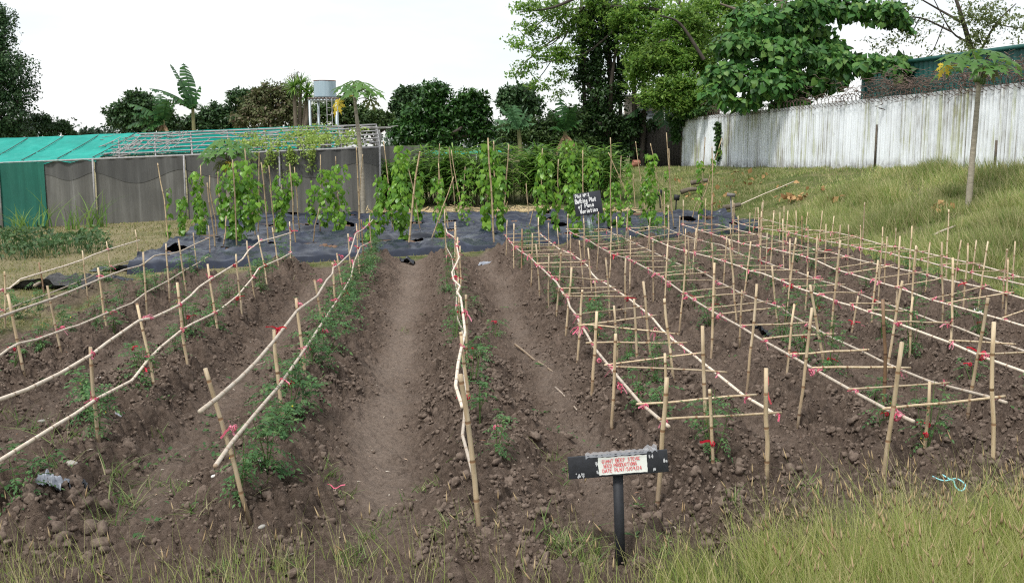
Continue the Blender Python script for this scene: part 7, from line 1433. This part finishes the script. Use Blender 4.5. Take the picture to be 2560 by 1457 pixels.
for u, v, lb in ((1345, 762, 'pink tape scrap lying in the footpath before the first wide bed'), (2165, 818, 'pink tape scrap lying in the middle wide bed'), (1290, 725, 'small pink tape scrap in the far footpath'), (835, 1220, 'faded tape scrap near the bottom of the footpath')):
    p = G(u, v); mb = MB(); t = np.linspace(0, 1, 7); c = np.stack([.16 * (t - .5), .03 * np.sin(t * 7), .015 + .012 * np.sin(t * 9)], 1); V = np.stack([c - [0, .009, 0], c + [0, .009, .003]], 1).reshape(-1, 3); mb.add(V, [[2 * i, 2 * i + 1, 2 * i + 3, 2 * i + 2] for i in range(6)]); o = obj('tape_scrap', mb.mesh('tape_scrap'), M_tie, None, p); tag(o, lb, 'tape', 'tape scraps on the soil')
pts = [(2331, 1200), (2345, 1207), (2362, 1211), (2380, 1207), (2392, 1206), (2408, 1216), (2413, 1226), (2405, 1236), (2396, 1234), (2386, 1222), (2384, 1212), (2370, 1205), (2355, 1196)]; p3 = np.array([G(u, v) + [0, 0, .03] for u, v in pts]); mb = MB(); mb.tube(smoothp(p3, 4) - p3[0], .006, 5); o = obj('blue_string', mb.mesh('blue_string', smooth=True), plain('blue_string', (.20, .58, .62), (.3, .66, .7), 9, .5), None, p3[0]); tag(o, 'looped light blue string on the soil behind the verge grass', 'string')
mb = MB()                                # fallen brown leaves on the bank
for u, v, m in [(2357, 527, 26), (1975, 505, 22), (1995, 502, 14), (1800, 450, 3), (1845, 440, 4), (1760, 470, 4), (1820, 495, 6), (1870, 465, 6), (1785, 520, 5), (1700, 455, 5), (1950, 470, 5), (2040, 480, 5), (1830, 470, 6), (1900, 450, 5), (1730, 500, 6), (2110, 505, 5)]:
    p = G(u, v, zt); r_ = rng.normal(size=(m, 3)) * [.22, .22, .05]; leafset(mb, p + r_ + [0, 0, .17], unit(m) * .5, .20, 1.5)
o = obj('fallen_leaves', mb.mesh('fallen_leaves'), leafmat('brown_leaf', [(.20, .10, .04), (.34, .20, .08), (.48, .30, .14)], .8, .1), kind='stuff'); tag(o, 'dry brown leaves fallen on the grassy bank', 'fallen leaves', kind='stuff')
V, T = ICO2; p = G(1925, 466, zt); 
for u, v, w_, lb in ((1748, 465, .34, 'pale broken log end on the bank by the last yam vine'), (1722, 488, .30, 'grey weathered log on the bank below the broken one'), (1830, 528, .30, 'dark log in the grass behind the grey wooden marker')):
    p = G(u, v, zt); a = np.array([-w_, -.05, .12]); b_ = np.array([w_, .1, .22]); mb = MB(); mb.tube(wob(a, b_, .02, 5), np.linspace(.10, .075, 5), 8); o = obj('log', mb.mesh('log', smooth=True), M_bark, None, p); tag(o, lb, 'log', 'logs on the bank')
p = P(1590, 405, 49.5); p[2] = float(zt(p[0], p[1])) + .25; mb = MB(); th = np.linspace(0, 2 * pi, 15); mb.tube(np.array([[-.17, 0, .02], [-.15, 0, 0], [.19, .06, .03], [.22, .06, .03]]), [.13, .18, .15, .12], 12); o = obj('clay_pot', mb.mesh('clay_pot', smooth=True), plain('terracotta', (.30, .12, .08), (.38, .17, .11), 6, .8), None, p); tag(o, 'reddish pot tipped over in the grass before the dark bushes', 'pot')
